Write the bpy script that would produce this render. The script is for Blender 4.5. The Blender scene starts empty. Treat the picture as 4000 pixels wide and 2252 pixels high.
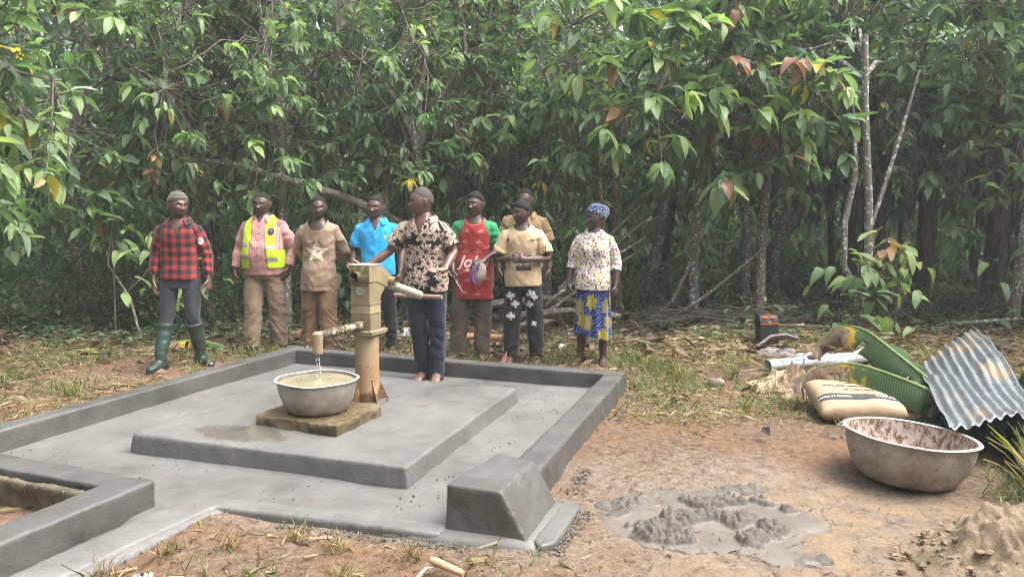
import bpy, bmesh, math, random
import numpy as np
from mathutils import Vector, Matrix, Euler
from mathutils.bvhtree import BVHTree

S = bpy.context.scene
COL = S.collection
random.seed(7)
RNG = np.random.default_rng(7)
PI = math.pi

# ------------------------------------------------------------------ camera
CAM_H, CAM_F = 1.55, 0.75            # height in metres, focal length / image width
PITCH = math.atan((1126 - 820) / 3000.0)
cam_data = bpy.data.cameras.new("camera")
cam = bpy.data.objects.new("camera", cam_data)
COL.objects.link(cam)
cam.location = (0, 0, CAM_H)
cam.rotation_euler = (PI / 2 - PITCH, 0, 0)
cam_data.sensor_width = 36
cam_data.lens = 36 * CAM_F
cam_data.clip_start = 0.05
cam_data.clip_end = 2000
S.camera = cam

# ------------------------------------------------------------------ sky, sun, exposure
SUN_EL, SUN_AZ = math.radians(60), math.radians(102)     # azimuth measured from +Y towards +X
W = bpy.data.worlds.new("World")
S.world = W
W.use_nodes = True
wn, wl = W.node_tree.nodes, W.node_tree.links
wn.clear()
sky = wn.new("ShaderNodeTexSky")
sky.sky_type = 'NISHITA'
sky.sun_disc = False
sky.sun_elevation = SUN_EL
sky.sun_rotation = SUN_AZ
sky.air_density = 1.0
sky.dust_density = 6.0
sky.ozone_density = 0.6
hs = wn.new("ShaderNodeHueSaturation")
hs.inputs["Saturation"].default_value = 0.46            # overcast: the cloud layer takes the blue out
bg = wn.new("ShaderNodeBackground")
bg.inputs["Strength"].default_value = 0.15
wo = wn.new("ShaderNodeOutputWorld")
wl.new(sky.outputs[0], hs.inputs["Color"])
wl.new(hs.outputs[0], bg.inputs["Color"])
wl.new(bg.outputs[0], wo.inputs["Surface"])
sd = bpy.data.lights.new("sun", 'SUN')
sd.energy = 1.5
sd.angle = math.radians(60)
sd.color = (1.0, 0.97, 0.93)
sun = bpy.data.objects.new("sun", sd)
COL.objects.link(sun)
sdir = Vector((math.sin(SUN_AZ) * math.cos(SUN_EL), math.cos(SUN_AZ) * math.cos(SUN_EL), math.sin(SUN_EL)))
sun.rotation_euler = sdir.to_track_quat('Z', 'Y').to_euler()
S.view_settings.view_transform = 'Standard'
S.view_settings.look = 'None'
S.view_settings.gamma = 1
S.view_settings.use_curve_mapping = False
S.view_settings.exposure = 1.9
cy = S.cycles
cy.max_bounces = 6
cy.diffuse_bounces = 3
cy.glossy_bounces = 3
cy.transmission_bounces = 4
cy.transparent_max_bounces = 8
cy.volume_bounces = 1
cy.caustics_reflective = False
cy.caustics_refractive = False
cy.use_denoising = True
cy.filter_width = 1.1
cy.sample_clamp_indirect = 6

# ------------------------------------------------------------------ node materials
MATS = {}
# albedo calibration of the clearing's mineral and dry surfaces against the foliage
TONE = {k: 0.80 for k in ('ground_soil', 'concrete_floor', 'concrete_pad', 'concrete_render', 'concrete_border', 'weathered_concrete', 'mortar_mix', 'wet_mortar', 'damp_sand', 'pump_paint', 'pump_mossy', 'pump_rusty', 'lever_paint', 'wet_stone', 'bowl_aluminium', 'cement_basin_inside', 'cement_basin_outside', 'cement_basin_rim', 'kraft_paper', 'galvanised_sheet', 'dry_leaf', 'grass_blade', 'cloudy_water', 'plaid_red_black', 'hi_vis_yellow', 'red_jersey', 'wax_print_skirt')}
TONE['denim_indigo'] = 0.55; TONE['ground_soil'] = 0.95; TONE['concrete_render'] = 0.70

class NT:
    """small helper to write node trees"""
    def __init__(self, name):
        m = bpy.data.materials.new(name)
        m.use_nodes = True
        self.m, self.n, self.l = m, m.node_tree.nodes, m.node_tree.links
        self.n.clear()
        self.out = self.n.new("ShaderNodeOutputMaterial")
        self.p = self.n.new("ShaderNodeBsdfPrincipled")
        self.l.new(self.p.outputs[0], self.out.inputs["Surface"])
        MATS[name] = m
    def link(self, a, b):
        self.l.new(a, b)
    def put(self, sock, val):
        if isinstance(val, bpy.types.NodeSocket):
            self.l.new(val, sock)
        elif isinstance(val, (tuple, list)) and len(val) == 3 and sock.type == 'RGBA':
            sock.default_value = (*val, 1)
        else:
            sock.default_value = val
    def coord(self, kind="Object"):
        return self.n.new("ShaderNodeTexCoord").outputs[kind]
    def attr(self, name, out="Vector"):
        a = self.n.new("ShaderNodeAttribute")
        a.attribute_name = name
        return a.outputs[out]
    def mapping(self, vec, scale=(1, 1, 1), loc=(0, 0, 0), rot=(0, 0, 0)):
        k = self.n.new("ShaderNodeMapping")
        self.put(k.inputs["Vector"], vec)
        k.inputs["Scale"].default_value = scale
        k.inputs["Location"].default_value = loc
        k.inputs["Rotation"].default_value = rot
        return k.outputs[0]
    def noise(self, vec, scale=5, detail=4, rough=0.55, dist=0, out="Fac"):
        k = self.n.new("ShaderNodeTexNoise")
        if vec is not None:
            self.put(k.inputs["Vector"], vec)
        k.inputs["Scale"].default_value = scale
        k.inputs["Detail"].default_value = detail
        k.inputs["Roughness"].default_value = rough
        k.inputs["Distortion"].default_value = dist
        return k.outputs[out]
    def voronoi(self, vec, scale=5, feature='F1', rnd=1.0, dim='3D'):
        k = self.n.new("ShaderNodeTexVoronoi")
        k.voronoi_dimensions = dim
        k.feature = feature
        self.put(k.inputs["Vector"], vec)
        k.inputs["Scale"].default_value = scale
        k.inputs["Randomness"].default_value = rnd
        return k
    def ramp(self, fac, stops, interp='LINEAR'):
        k = self.n.new("ShaderNodeValToRGB")
        k.color_ramp.interpolation = interp
        self.put(k.inputs[0], fac)
        els = k.color_ramp.elements
        while len(els) < len(stops):
            els.new(0.5)
        for e, (p, c) in zip(els, stops):
            e.position = p
            e.color = (*c, 1) if not isinstance(c, (int, float)) else (c, c, c, 1)
        return k.outputs[0]
    def mix(self, fac, a, b, mode='MIX'):
        k = self.n.new("ShaderNodeMix")
        k.data_type = 'RGBA'
        k.blend_type = mode
        self.put(k.inputs[0], fac)
        self.put(k.inputs[6], a)
        self.put(k.inputs[7], b)
        return k.outputs[2]
    def math(self, op, a, b=0.0, c=0.0, clamp=False):
        k = self.n.new("ShaderNodeMath")
        k.operation = op
        k.use_clamp = clamp
        self.put(k.inputs[0], a)
        self.put(k.inputs[1], b)
        self.put(k.inputs[2], c)
        return k.outputs[0]
    def vmath(self, op, a, b=(0, 0, 0)):
        k = self.n.new("ShaderNodeVectorMath")
        k.operation = op
        self.put(k.inputs[0], a)
        self.put(k.inputs[1], b)
        return k.outputs[0] if op not in ('LENGTH', 'DOT_PRODUCT', 'DISTANCE') else k.outputs["Value"]
    def sep(self, v):
        k = self.n.new("ShaderNodeSeparateXYZ")
        self.put(k.inputs[0], v)
        return k.outputs
    def comb(self, x, y, z=0.0):
        k = self.n.new("ShaderNodeCombineXYZ")
        self.put(k.inputs[0], x); self.put(k.inputs[1], y); self.put(k.inputs[2], z)
        return k.outputs[0]
    def bump(self, h, strength=0.3, dist=0.01, normal=None):
        k = self.n.new("ShaderNodeBump")
        k.inputs["Strength"].default_value = strength
        k.inputs["Distance"].default_value = dist
        self.put(k.inputs["Height"], h)
        if normal is not None:
            self.put(k.inputs["Normal"], normal)
        return k.outputs[0]
    def set(self, **kw):
        names = dict(color="Base Color", rough="Roughness", metal="Metallic", spec="Specular IOR Level", normal="Normal",
                     trans="Transmission Weight", ior="IOR", alpha="Alpha", sheen="Sheen Weight", coat="Coat Weight", sss="Subsurface Weight")
        for k, v in kw.items():
            if k == 'color' and self.m.name in TONE:
                f = TONE[self.m.name]; v = self.mix(1.0, v, (f, f, f), 'MULTIPLY')
            self.put(self.p.inputs[names[k]], v)
        return self.m

def M(name, c1, c2=None, scale=6, rough=0.7, spec=0.3, metal=0.0, bump=0.0, bscale=60, bdist=0.004, detail=5, lo=0.35, hi=0.65, stretch=(1, 1, 1)):
    """mottled two-tone material with a fine relief"""
    if name in MATS:
        return MATS[name]
    t = NT(name)
    v = t.mapping(t.coord(), stretch)
    col = c1
    if c2 is not None:
        col = t.mix(t.ramp(t.noise(v, scale, detail), [(lo, 0.0), (hi, 1.0)]), c1, c2)
    t.set(color=col, rough=rough, spec=spec, metal=metal)
    if bump:
        t.set(normal=t.bump(t.noise(v, bscale, 4), bump, bdist))
    return t.m

# ------------------------------------------------------------------ noise in numpy
def _hash(ix, iy, iz, seed):
    h = (ix * 374761393 + iy * 668265263 + iz * 2147483647 + seed * 974711) & 0xFFFFFFFF
    h = ((h ^ (h >> 13)) * 1274126177) & 0xFFFFFFFF
    h = (h ^ (h >> 16)) & 0xFFFF
    return h / 32767.5 - 1.0

def vnoise(P, seed=0):
    """smooth value noise in -1..1 for an (N,3) array"""
    P = np.asarray(P, dtype=float)
    i = np.floor(P).astype(np.int64)
    f = P - i
    f = f * f * (3 - 2 * f)
    r = 0
    for dx in (0, 1):
        wx = f[:, 0] if dx else 1 - f[:, 0]
        for dy in (0, 1):
            wy = f[:, 1] if dy else 1 - f[:, 1]
            for dz in (0, 1):
                wz = f[:, 2] if dz else 1 - f[:, 2]
                r = r + wx * wy * wz * _hash(i[:, 0] + dx, i[:, 1] + dy, i[:, 2] + dz, seed)
    return r

def fbm(P, seed=0, octaves=3):
    P = np.asarray(P, dtype=float)
    r, a = 0, 1.0
    for k in range(octaves):
        r = r + a * vnoise(P * 2 ** k + 17.3 * k, seed + k)
        a *= 0.5
    return r

def sstep(a, b, x):
    t = np.clip((x - a) / (b - a), 0, 1)
    return t * t * (3 - 2 * t)

# ------------------------------------------------------------------ mesh helpers
def link(o, parent=None):
    COL.objects.link(o)
    if parent is not None:
        o.parent = parent
    return o

def tag(o, label=None, cat=None, group=None, kind=None):
    if label: o["label"] = label
    if cat: o["category"] = cat
    if group: o["group"] = group
    if kind: o["kind"] = kind
    return o

def empty(name, loc=(0, 0, 0), rz=0.0):
    o = bpy.data.objects.new(name, None)
    o.empty_display_size = 0.1
    o.location = loc
    o.rotation_euler = (0, 0, rz)
    COL.objects.link(o)
    return o

class MB:
    """collects vertices and faces, builds one mesh"""
    def __init__(self):
        self.v, self.f, self.mi = [], [], []
    def add(self, vs, fs, mi=0):
        b = len(self.v)
        self.v += [tuple(x) for x in vs]
        self.f += [tuple(b + i for i in f) for f in fs]
        self.mi += [mi] * len(fs)
        return self
    def box(self, c, s, rot=None):
        x, y, z = s[0] / 2, s[1] / 2, s[2] / 2
        vs = [Vector((a * x, b * y, d * z)) for a, b, d in ((-1, -1, -1), (1, -1, -1), (1, 1, -1), (-1, 1, -1), (-1, -1, 1), (1, -1, 1), (1, 1, 1), (-1, 1, 1))]
        if rot is not None:
            vs = [rot @ v for v in vs]
        return self.add([v + Vector(c) for v in vs], [(0, 3, 2, 1), (4, 5, 6, 7), (0, 1, 5, 4), (1, 2, 6, 5), (2, 3, 7, 6), (3, 0, 4, 7)])
    def tube(self, pts, radii, n=8, cap=True, flat=None):
        """swept tube; radii: number or (ru, rv); flat = a vector giving the ru direction"""
        pts = [Vector(p) for p in pts]
        m = len(pts)
        if isinstance(radii, (int, float)):
            radii = [radii] * m
        vs, fs = [], []
        u = None
        for i, p in enumerate(pts):
            if i == 0: t = pts[1] - p
            elif i == m - 1: t = p - pts[i - 1]
            else: t = (pts[i + 1] - p).normalized() + (p - pts[i - 1]).normalized()
            if t.length < 1e-9: t = Vector((0, 0, 1))
            t.normalize()
            if flat is not None:
                u = Vector(flat)
            elif u is None:
                u = Vector((1, 0, 0)) if abs(t.x) < 0.8 else Vector((0, 1, 0))
            u = u - t * u.dot(t)
            if u.length < 1e-6: u = t.orthogonal()
            u.normalize()
            w = t.cross(u)
            r = radii[i]
            ru, rv = (r, r) if isinstance(r, (int, float)) else r
            for k in range(n):
                a = 2 * PI * k / n
                vs.append(p + u * (ru * math.cos(a)) + w * (rv * math.sin(a)))
        for i in range(m - 1):
            for k in range(n):
                k2 = (k + 1) % n
                fs.append((i * n + k, i * n + k2, (i + 1) * n + k2, (i + 1) * n + k))
        if cap:
            fs.append(tuple(range(n - 1, -1, -1)))
            fs.append(tuple((m - 1) * n + k for k in range(n)))
        return self.add(vs, fs)
    def rings(self, rings, n=24, cap=True, power=2.0):
        """horizontal rings (cx, cy, z, rx, ry)"""
        vs, fs = [], []
        for (cx, cy_, z, rx, ry) in rings:
            for k in range(n):
                a = 2 * PI * k / n
                c, s = math.cos(a), math.sin(a)
                e = 2.0 / power
                vs.append((cx + rx * math.copysign(abs(c) ** e, c), cy_ + ry * math.copysign(abs(s) ** e, s), z))
        m = len(rings)
        for i in range(m - 1):
            for k in range(n):
                k2 = (k + 1) % n
                fs.append((i * n + k, i * n + k2, (i + 1) * n + k2, (i + 1) * n + k))
        if cap:
            fs.append(tuple(range(n - 1, -1, -1)))
            fs.append(tuple((m - 1) * n + k for k in range(n)))
        return self.add(vs, fs)
    def lathe(self, prof, n=32, c=(0, 0, 0), closed=False):
        vs, fs = [], []
        for (r, z) in prof:
            for k in range(n):
                a = 2 * PI * k / n
                vs.append((c[0] + r * math.cos(a), c[1] + r * math.sin(a), c[2] + z))
        m = len(prof)
        for i in range(m - 1 + (1 if closed else 0)):
            j = (i + 1) % m
            for k in range(n):
                k2 = (k + 1) % n
                fs.append((i * n + k, i * n + k2, j * n + k2, j * n + k))
        return self.add(vs, fs)
    def ell(self, c, r, n=16, m=10, rot=None):
        vs, fs = [], []
        for i in range(m + 1):
            th = PI * i / m
            for k in range(n):
                a = 2 * PI * k / n
                p = Vector((r[0] * math.sin(th) * math.cos(a), r[1] * math.sin(th) * math.sin(a), r[2] * math.cos(th)))
                if rot is not None: p = rot @ p
                vs.append(p + Vector(c))
        for i in range(m):
            for k in range(n):
                k2 = (k + 1) % n
                fs.append((i * n + k, (i + 1) * n + k, (i + 1) * n + k2, i * n + k2))
        return self.add(vs, fs)
    def prism(self, poly, z0, z1):
        n = len(poly)
        vs = [(x, y, z0) for x, y in poly] + [(x, y, z1) for x, y in poly]
        fs = [tuple(range(n - 1, -1, -1)), tuple(range(n, 2 * n))] + [(i, (i + 1) % n, n + (i + 1) % n, n + i) for i in range(n)]
        return self.add(vs, fs)
    def mesh(self, name="mesh"):
        me = bpy.data.meshes.new(name)
        me.from_pydata([tuple(v) for v in self.v], [], self.f)
        me.validate(verbose=False)
        me.update()
        return me
    def build(self, name, mat, parent=None, smooth=True, loc=None, bevel=0.0, seg=2):
        me = self.mesh(name)
        if bevel:
            bm = bmesh.new(); bm.from_mesh(me)
            bmesh.ops.recalc_face_normals(bm, faces=bm.faces)
            es = [e for e in bm.edges if len(e.link_faces) == 2 and e.calc_face_angle(0) > 0.5]
            bmesh.ops.bevel(bm, geom=es, offset=bevel, segments=seg, profile=0.5, affect='EDGES', clamp_overlap=True)
            bm.to_mesh(me); bm.free()
        mats = mat if isinstance(mat, list) else [mat]
        for m in mats: me.materials.append(m)
        if len(mats) > 1 and not bevel and len(me.polygons) == len(self.mi):
            me.polygons.foreach_set("material_index", self.mi)
        me.polygons.foreach_set("use_smooth", [smooth] * len(me.polygons))
        if smooth:
            try: me.set_sharp_from_angle(angle=math.radians(42))
            except Exception: pass
        o = bpy.data.objects.new(name, me)
        link(o, parent)
        if loc is not None: o.location = loc
        return o

def remesh(me, voxel, smooth=2, factor=0.4, adapt=0.0, keep=1.0):
    """voxel union of everything in the mesh; returns a new mesh"""
    o = bpy.data.objects.new("tmp", me)
    COL.objects.link(o)
    r = o.modifiers.new("r", 'REMESH')
    r.mode = 'VOXEL'
    r.voxel_size = voxel
    r.adaptivity = adapt
    if smooth:
        s = o.modifiers.new("s", 'SMOOTH')
        s.factor = factor
        s.iterations = smooth
    if keep < 1:
        d = o.modifiers.new("d", 'DECIMATE'); d.ratio = keep
    dg = bpy.context.evaluated_depsgraph_get()
    dg.update()
    out = bpy.data.meshes.new_from_object(o.evaluated_get(dg))
    bpy.data.objects.remove(o)
    bpy.data.meshes.remove(me)
    return out

def co_of(me):
    a = np.empty(len(me.vertices) * 3)
    me.vertices.foreach_get("co", a)
    return a.reshape(-1, 3)

def no_of(me):
    a = np.empty(len(me.vertices) * 3)
    me.vertices.foreach_get("normal", a)
    return a.reshape(-1, 3)

def set_co(me, a):
    me.vertices.foreach_set("co", np.ascontiguousarray(a, dtype=np.float32).ravel())
    me.update()

def set_attr(me, name, arr, typ='FLOAT_VECTOR'):
    at = me.attributes.new(name, typ, 'POINT')
    key = {'FLOAT_VECTOR': 'vector', 'FLOAT_COLOR': 'color', 'FLOAT': 'value'}[typ]
    at.data.foreach_set(key, np.ascontiguousarray(arr, dtype=np.float32).ravel())

def del_faces(me, mask_fn):
    """delete faces where mask_fn(centres, normals) is True"""
    n = len(me.polygons)
    c = np.empty(n * 3); me.polygons.foreach_get("center", c); c = c.reshape(-1, 3)
    nn = np.empty(n * 3); me.polygons.foreach_get("normal", nn); nn = nn.reshape(-1, 3)
    kill = set(np.nonzero(mask_fn(c, nn))[0].tolist())
    if not kill: return
    bm = bmesh.new(); bm.from_mesh(me); bm.faces.ensure_lookup_table()
    bmesh.ops.delete(bm, geom=[bm.faces[i] for i in kill], context='FACES')
    bm.to_mesh(me); bm.free()
    smooth_rim(me)

def smooth_rim(me, it=8):
    """even out the stair-stepped open edges left by cutting"""
    bm = bmesh.new(); bm.from_mesh(me)
    bmesh.ops.delete(bm, geom=[v_ for v_ in bm.verts if not v_.link_faces], context='VERTS')
    nb_ = {}
    for e in bm.edges:
        if len(e.link_faces) == 1:
            a, b = e.verts
            nb_.setdefault(a, []).append(b); nb_.setdefault(b, []).append(a)
    for _ in range(it):
        new = {v_: (v_.co * 0.4 + sum((w.co for w in ws), Vector()) * (0.6 / len(ws))) for v_, ws in nb_.items()}
        for v_, c_ in new.items(): v_.co = c_
    bm.to_mesh(me); bm.free()

def mesh_obj(name, me, mat, parent=None, smooth=True):
    me.name = name
    me.materials.clear()
    for m in (mat if isinstance(mat, list) else [mat]): me.materials.append(m)
    me.polygons.foreach_set("use_smooth", [smooth] * len(me.polygons))
    o = bpy.data.objects.new(name, me)
    return link(o, parent)

def np_mesh(name, V, F):
    """V (N,3), F (M,k) arrays -> mesh, fast"""
    me = bpy.data.meshes.new(name)
    V = np.asarray(V, dtype=np.float32); F = np.asarray(F, dtype=np.int32)
    me.vertices.add(len(V)); me.vertices.foreach_set("co", V.ravel())
    k = F.shape[1]
    me.loops.add(F.size); me.loops.foreach_set("vertex_index", F.ravel())
    me.polygons.add(len(F))
    me.polygons.foreach_set("loop_start", np.arange(0, F.size, k, dtype=np.int32))
    me.polygons.foreach_set("loop_total", np.full(len(F), k, dtype=np.int32))
    me.update(calc_edges=True)
    return me

def text_mesh(body, size, bold=0.0, shear=0.0, align='CENTER', maxedge=None):
    cu = bpy.data.curves.new("t", 'FONT')
    cu.body = body; cu.size = size; cu.align_x = align; cu.align_y = 'CENTER'
    cu.offset = bold; cu.shear = shear; cu.resolution_u = 3
    o = bpy.data.objects.new("t", cu); COL.objects.link(o)
    dg = bpy.context.evaluated_depsgraph_get(); dg.update()
    me = bpy.data.meshes.new_from_object(o.evaluated_get(dg))
    bpy.data.objects.remove(o); bpy.data.curves.remove(cu)
    return me

def refine(me, maxedge):
    bm = bmesh.new(); bm.from_mesh(me)
    bmesh.ops.triangulate(bm, faces=bm.faces)
    for _ in range(6):
        es = [e for e in bm.edges if e.calc_length() > maxedge]
        if not es: break
        bmesh.ops.subdivide_edges(bm, edges=es, cuts=1)
        bmesh.ops.triangulate(bm, faces=[f for f in bm.faces if len(f.verts) > 3])
    bm.to_mesh(me); bm.free()
    return me
# ------------------------------------------------------------------ ground
# apron frame: U runs along the back kerb, V away from the camera
UA = Vector((0.934, -0.358, 0)); VA = Vector((0.358, 0.934, 0))

def mortar_mask(x, y):
    d = np.hypot((x - 0.98) / 0.62, (y - 3.72) / 0.52)
    return 1 - sstep(0.8, 1.05, d + 0.16 * vnoise(np.stack([x * 5, y * 5, x * 0], 1), 5))

def axis(lo, hi, step, far):
    a = list(np.arange(lo, hi + 1e-6, step))
    d, p = step, hi
    up = []
    while p < far:
        d *= 1.35; p += d; up.append(p)
    d, p = step, lo
    dn = []
    while p > -far:
        d *= 1.35; p -= d; dn.append(p)
    return np.array(dn[::-1] + a + up)

def ground_h(x, y):
    x = np.asarray(x, float); y = np.asarray(y, float)
    P = np.stack([x, y, np.zeros_like(x)], 1)
    h = 0.014 * vnoise(P * 1.3, 1) + 0.010 * vnoise(P * 4.1, 2) + 0.005 * vnoise(P * 11, 3)
    forest = sstep(8.6, 10.5, y)
    h = h + forest * 0.05 * (vnoise(P * 0.8, 4) + 0.5)
    return h

gx = axis(-5.2, 5.2, 0.06, 420); gy = axis(1.4, 10.5, 0.06, 420)
X, Y = np.meshgrid(gx, gy)
x, y = X.ravel(), Y.ravel()
near = np.exp(-np.maximum(0, np.hypot(x, y - 6) - 14) / 8)
V = np.stack([x, y, ground_h(x, y) * near], 1)
nx, ny = len(gx), len(gy)
ii, jj = np.meshgrid(np.arange(nx - 1), np.arange(ny - 1))
a = (jj * nx + ii).ravel()
F = np.stack([a, a + 1, a + nx + 1, a + nx], 1)
me = np_mesh("ground", V, F)
P2 = np.stack([x, y, np.zeros_like(x)], 1)
n1 = vnoise(P2 * 2.2, 11); n2 = vnoise(P2 * 6, 12)
# R: cement-grey smear, G: pale sand, B: dark leaf mould
smear = sstep(1.35, 0.55, np.hypot((x - 1.15) / 1.25, (y - 3.75) / 0.95) + 0.22 * n1 + 0.14 * n2)
smear = np.maximum(smear, 0.85 * sstep(0.16, 0.0, np.abs((x + 0.6) * 0.934 * 0.0 + np.maximum(0, np.abs((y - 3.45) + 0.29 * (x + 0.3)) - 0.0)) + 0.05 * n2) * (x > -2.0) * (x < 0.3))
sand = sstep(1.25, 0.35, np.hypot((x - 1.75) / 1.35, (y - 3.35) / 0.9) + 0.3 * n2)
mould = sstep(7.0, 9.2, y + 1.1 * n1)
rgb = np.stack([np.clip(smear, 0, 1), np.clip(sand, 0, 1), np.clip(mould, 0, 1), np.ones_like(x)], 1)
set_attr(me, "zone", rgb, 'FLOAT_COLOR')

t = NT("ground_soil")
v = t.coord()
z = t.n.new("ShaderNodeSeparateColor"); t.link(t.attr("zone", "Color"), z.inputs[0])
n_big = t.noise(v, 1.6, 5); n_mid = t.noise(v, 7, 6, 0.65); n_fine = t.noise(v, 45, 5, 0.7)
n_sm = t.noise(v, 19, 6, 0.7)
soil = t.ramp(n_sm, [(0.28, (0.070, 0.045, 0.032)), (0.42, (0.135, 0.090, 0.062)), (0.56, (0.195, 0.138, 0.098)), (0.75, (0.27, 0.205, 0.155))])
soil = t.mix(t.ramp(n_big, [(0.42, 0.0), (0.62, 0.75)]), soil, t.mix(n_sm, (0.13, 0.066, 0.036), (0.28, 0.165, 0.095)))
cement = t.ramp(n_sm, [(0.3, (0.15, 0.120, 0.095)), (0.5, (0.225, 0.185, 0.150)), (0.7, (0.29, 0.245, 0.205))])
sandc = t.ramp(n_fine, [(0.3, (0.24, 0.165, 0.10)), (0.7, (0.38, 0.285, 0.19))])
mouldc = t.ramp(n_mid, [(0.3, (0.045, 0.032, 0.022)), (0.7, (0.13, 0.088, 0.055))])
brk = t.math('MULTIPLY', z.outputs[0], t.ramp(n_mid, [(0.33, 0.25), (0.55, 1.0)]))
col = t.mix(brk, soil, cement)
col = t.mix(t.math('MULTIPLY', z.outputs[1], t.ramp(t.noise(v, 5, 6, 0.7), [(0.4, 0.0), (0.58, 0.9)])), col, sandc)
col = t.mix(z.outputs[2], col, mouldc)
col = t.mix(t.ramp(n_fine, [(0.30, 0.5), (0.44, 0.0)]), col, t.mix(1.0, col, (1.5, 1.45, 1.4), 'MULTIPLY'))
col = t.mix(t.ramp(n_fine, [(0.54, 0.0), (0.66, 0.75)]), col, t.mix(0.5, col, (0.05, 0.035, 0.025)))
h = t.math('ADD', t.math('ADD', n_mid, t.math('MULTIPLY', n_sm, 0.8)), t.math('MULTIPLY', n_fine, 0.5))
t.set(color=col, rough=0.92, spec=0.15, normal=t.bump(h, 1.0, 0.03))
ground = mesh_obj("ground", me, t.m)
tag(ground, "red brown laterite clearing with cement smears and forest floor behind", "ground", kind="structure")

# ------------------------------------------------------------------ fresh concrete
def concrete(name, base=0.30, streak=0.55, wall=False, wet=()):
    t = NT(name)
    v = t.coord()
    big = t.noise(v, 1.3, 5, 0.6); mid = t.noise(v, 6, 6, 0.62); fine = t.noise(v, 60, 4, 0.7)
    wv = t.vmath('ADD', v, t.vmath('MULTIPLY', t.vmath('SUBTRACT', t.noise(v, 2.2, 2, out='Color'), (0.5, 0.5, 0.5)), (0.35, 0.35, 0.35)))
    st = t.noise(t.mapping(wv, (2.2, 26, 8) if not wall else (3, 3, 14), rot=(0, 0, streak)), 2.2, 5, 0.6)
    c = t.ramp(big, [(0.28, (base * 0.66, base * 0.645, base * 0.61)), (0.5, (base * 0.98, base * 0.965, base * 0.93)), (0.72, (base * 1.22, base * 1.20, base * 1.16))])
    c = t.mix(t.ramp(mid, [(0.45, 0.0), (0.72, 0.5)]), c, (base * 1.32, base * 1.30, base * 1.27))
    c = t.mix(t.ramp(mid, [(0.30, 0.45), (0.42, 0.0)]), c, (base * 0.60, base * 0.585, base * 0.56))
    c = t.mix(t.ramp(st, [(0.52, 0.0), (0.72, 0.15 if wall else 0.5)]), c, (base * 0.70, base * 0.70, base * 0.69))
    c = t.mix(t.ramp(t.noise(v, 3.4, 6, 0.7), [(0.58, 0.0), (0.74, 0.5)]), c, (base * 0.85, base * 0.70, base * 0.52))
    vo = t.voronoi(v, 70)
    keep = t.math('MULTIPLY', t.ramp(t.noise(v, 2.6, 4), [(0.46, 0.0), (0.60, 1.0)]), t.math('GREATER_THAN', t.sep(vo.outputs["Color"])[0], 0.5))
    sp = t.math('MULTIPLY', t.ramp(vo.outputs["Distance"], [(0.13, 1.0), (0.20, 0.0)]), keep)
    c = t.mix(t.math('MULTIPLY', sp, 0.85), c, (0.055, 0.052, 0.048))
    h = t.math('ADD', t.math('MULTIPLY', st, 0.12 if wall else 0.5), t.math('MULTIPLY', mid, 1.0))
    h = t.math('ADD', h, t.math('MULTIPLY', fine, 0.12))
    if wall:   # drag marks and tears of the float
        rp = t.noise(t.mapping(wv, (2.2, 2.2, 4.5)), 1.6, 4, 0.5, 0.8)
        h = t.math('ADD', h, t.math('MULTIPLY', t.ramp(rp, [(0.54, 0.0), (0.58, 1.0), (0.70, 0.3)]), 0.12))
    r = t.ramp(big, [(0.3, 0.34), (0.7, 0.62)])
    nrm = t.bump(h, 0.6 if wall else 0.42, 0.016)
    for (wx, wy, sx, sy, rot) in wet:      # muddy water film lying on the surface
        q = t.sep(t.mapping(t.vmath('SUBTRACT', v, (wx, wy, 0)), (1, 1, 1), rot=(0, 0, rot)))
        d2 = t.math('ADD', t.math('POWER', t.math('ABSOLUTE', t.math('DIVIDE', q[0], sx)), 2.0), t.math('POWER', t.math('ABSOLUTE', t.math('DIVIDE', q[1], sy)), 2.0))
        k = t.math('ADD', t.math('SQRT', d2), t.math('MULTIPLY', t.math('SUBTRACT', t.noise(v, 5.5, 6, 0.65), 0.5), 1.5))
        film = t.ramp(k, [(0.70, 1.0), (1.05, 0.0)])
        c = t.mix(t.math('MULTIPLY', film, 0.5), c, (0.085, 0.072, 0.050))
        r = t.mix(film, r, (0.10, 0.10, 0.10))
        nk = t.n.new("ShaderNodeMix"); nk.data_type = 'VECTOR'
        t.put(nk.inputs[0], film); t.put(nk.inputs[4], nrm); t.put(nk.inputs[5], t.bump(mid, 0.05, 0.01)); nrm = nk.outputs[1]
    t.set(color=c, rough=r, spec=0.4, normal=nrm)
    return t.m
CON_FLOOR = concrete("concrete_floor", 0.158)
CON_PAD = concrete("concrete_pad", 0.158, wet=((-1.70, 4.72, 0.34, 0.17, 0.36),))
CON_WALL = concrete("concrete_render", 0.118, 0.3, True)

def remeshed(mb, name, mat, parent, voxel, amp=0.004, freq=3.0, seed=0, amp2=0.002):
    amp *= 1.7; amp2 *= 1.5
    me = remesh(mb.mesh(), voxel, 1, 0.15)
    c, n = co_of(me), no_of(me)
    d = amp * vnoise(c * freq, seed) + amp2 * vnoise(c * freq * 5, seed + 1)
    d += amp2 * 1.2 * np.maximum(0, vnoise(c * freq * 2.3, seed + 3)) 
    set_co(me, c + n * d[:, None])
    return mesh_obj(name, me, mat, parent)

apron = empty("pump_apron", (-0.8, 5.5, 0))
tag(apron, "freshly rendered grey concrete apron with kerbs around the hand pump", "platform")
apron.location = (0, 0, 0)
m = MB()
m.prism([(-3.60, 4.25), (-2.95, 4.12), (-1.90, 3.66), (-2.75, 1.60), (-2.45, 1.50), (-1.50, 3.80), (-0.30, 3.44), (0.10, 3.36), (0.30, 3.85), (0.12, 4.20), (0.95, 6.48), (-2.23, 7.70), (-3.70, 4.45)], -0.12, 0.03)
remeshed(m, "floor_slab", CON_FLOOR, apron, 0.034, 0.004, 1.4, 3, 0.0015)

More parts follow.
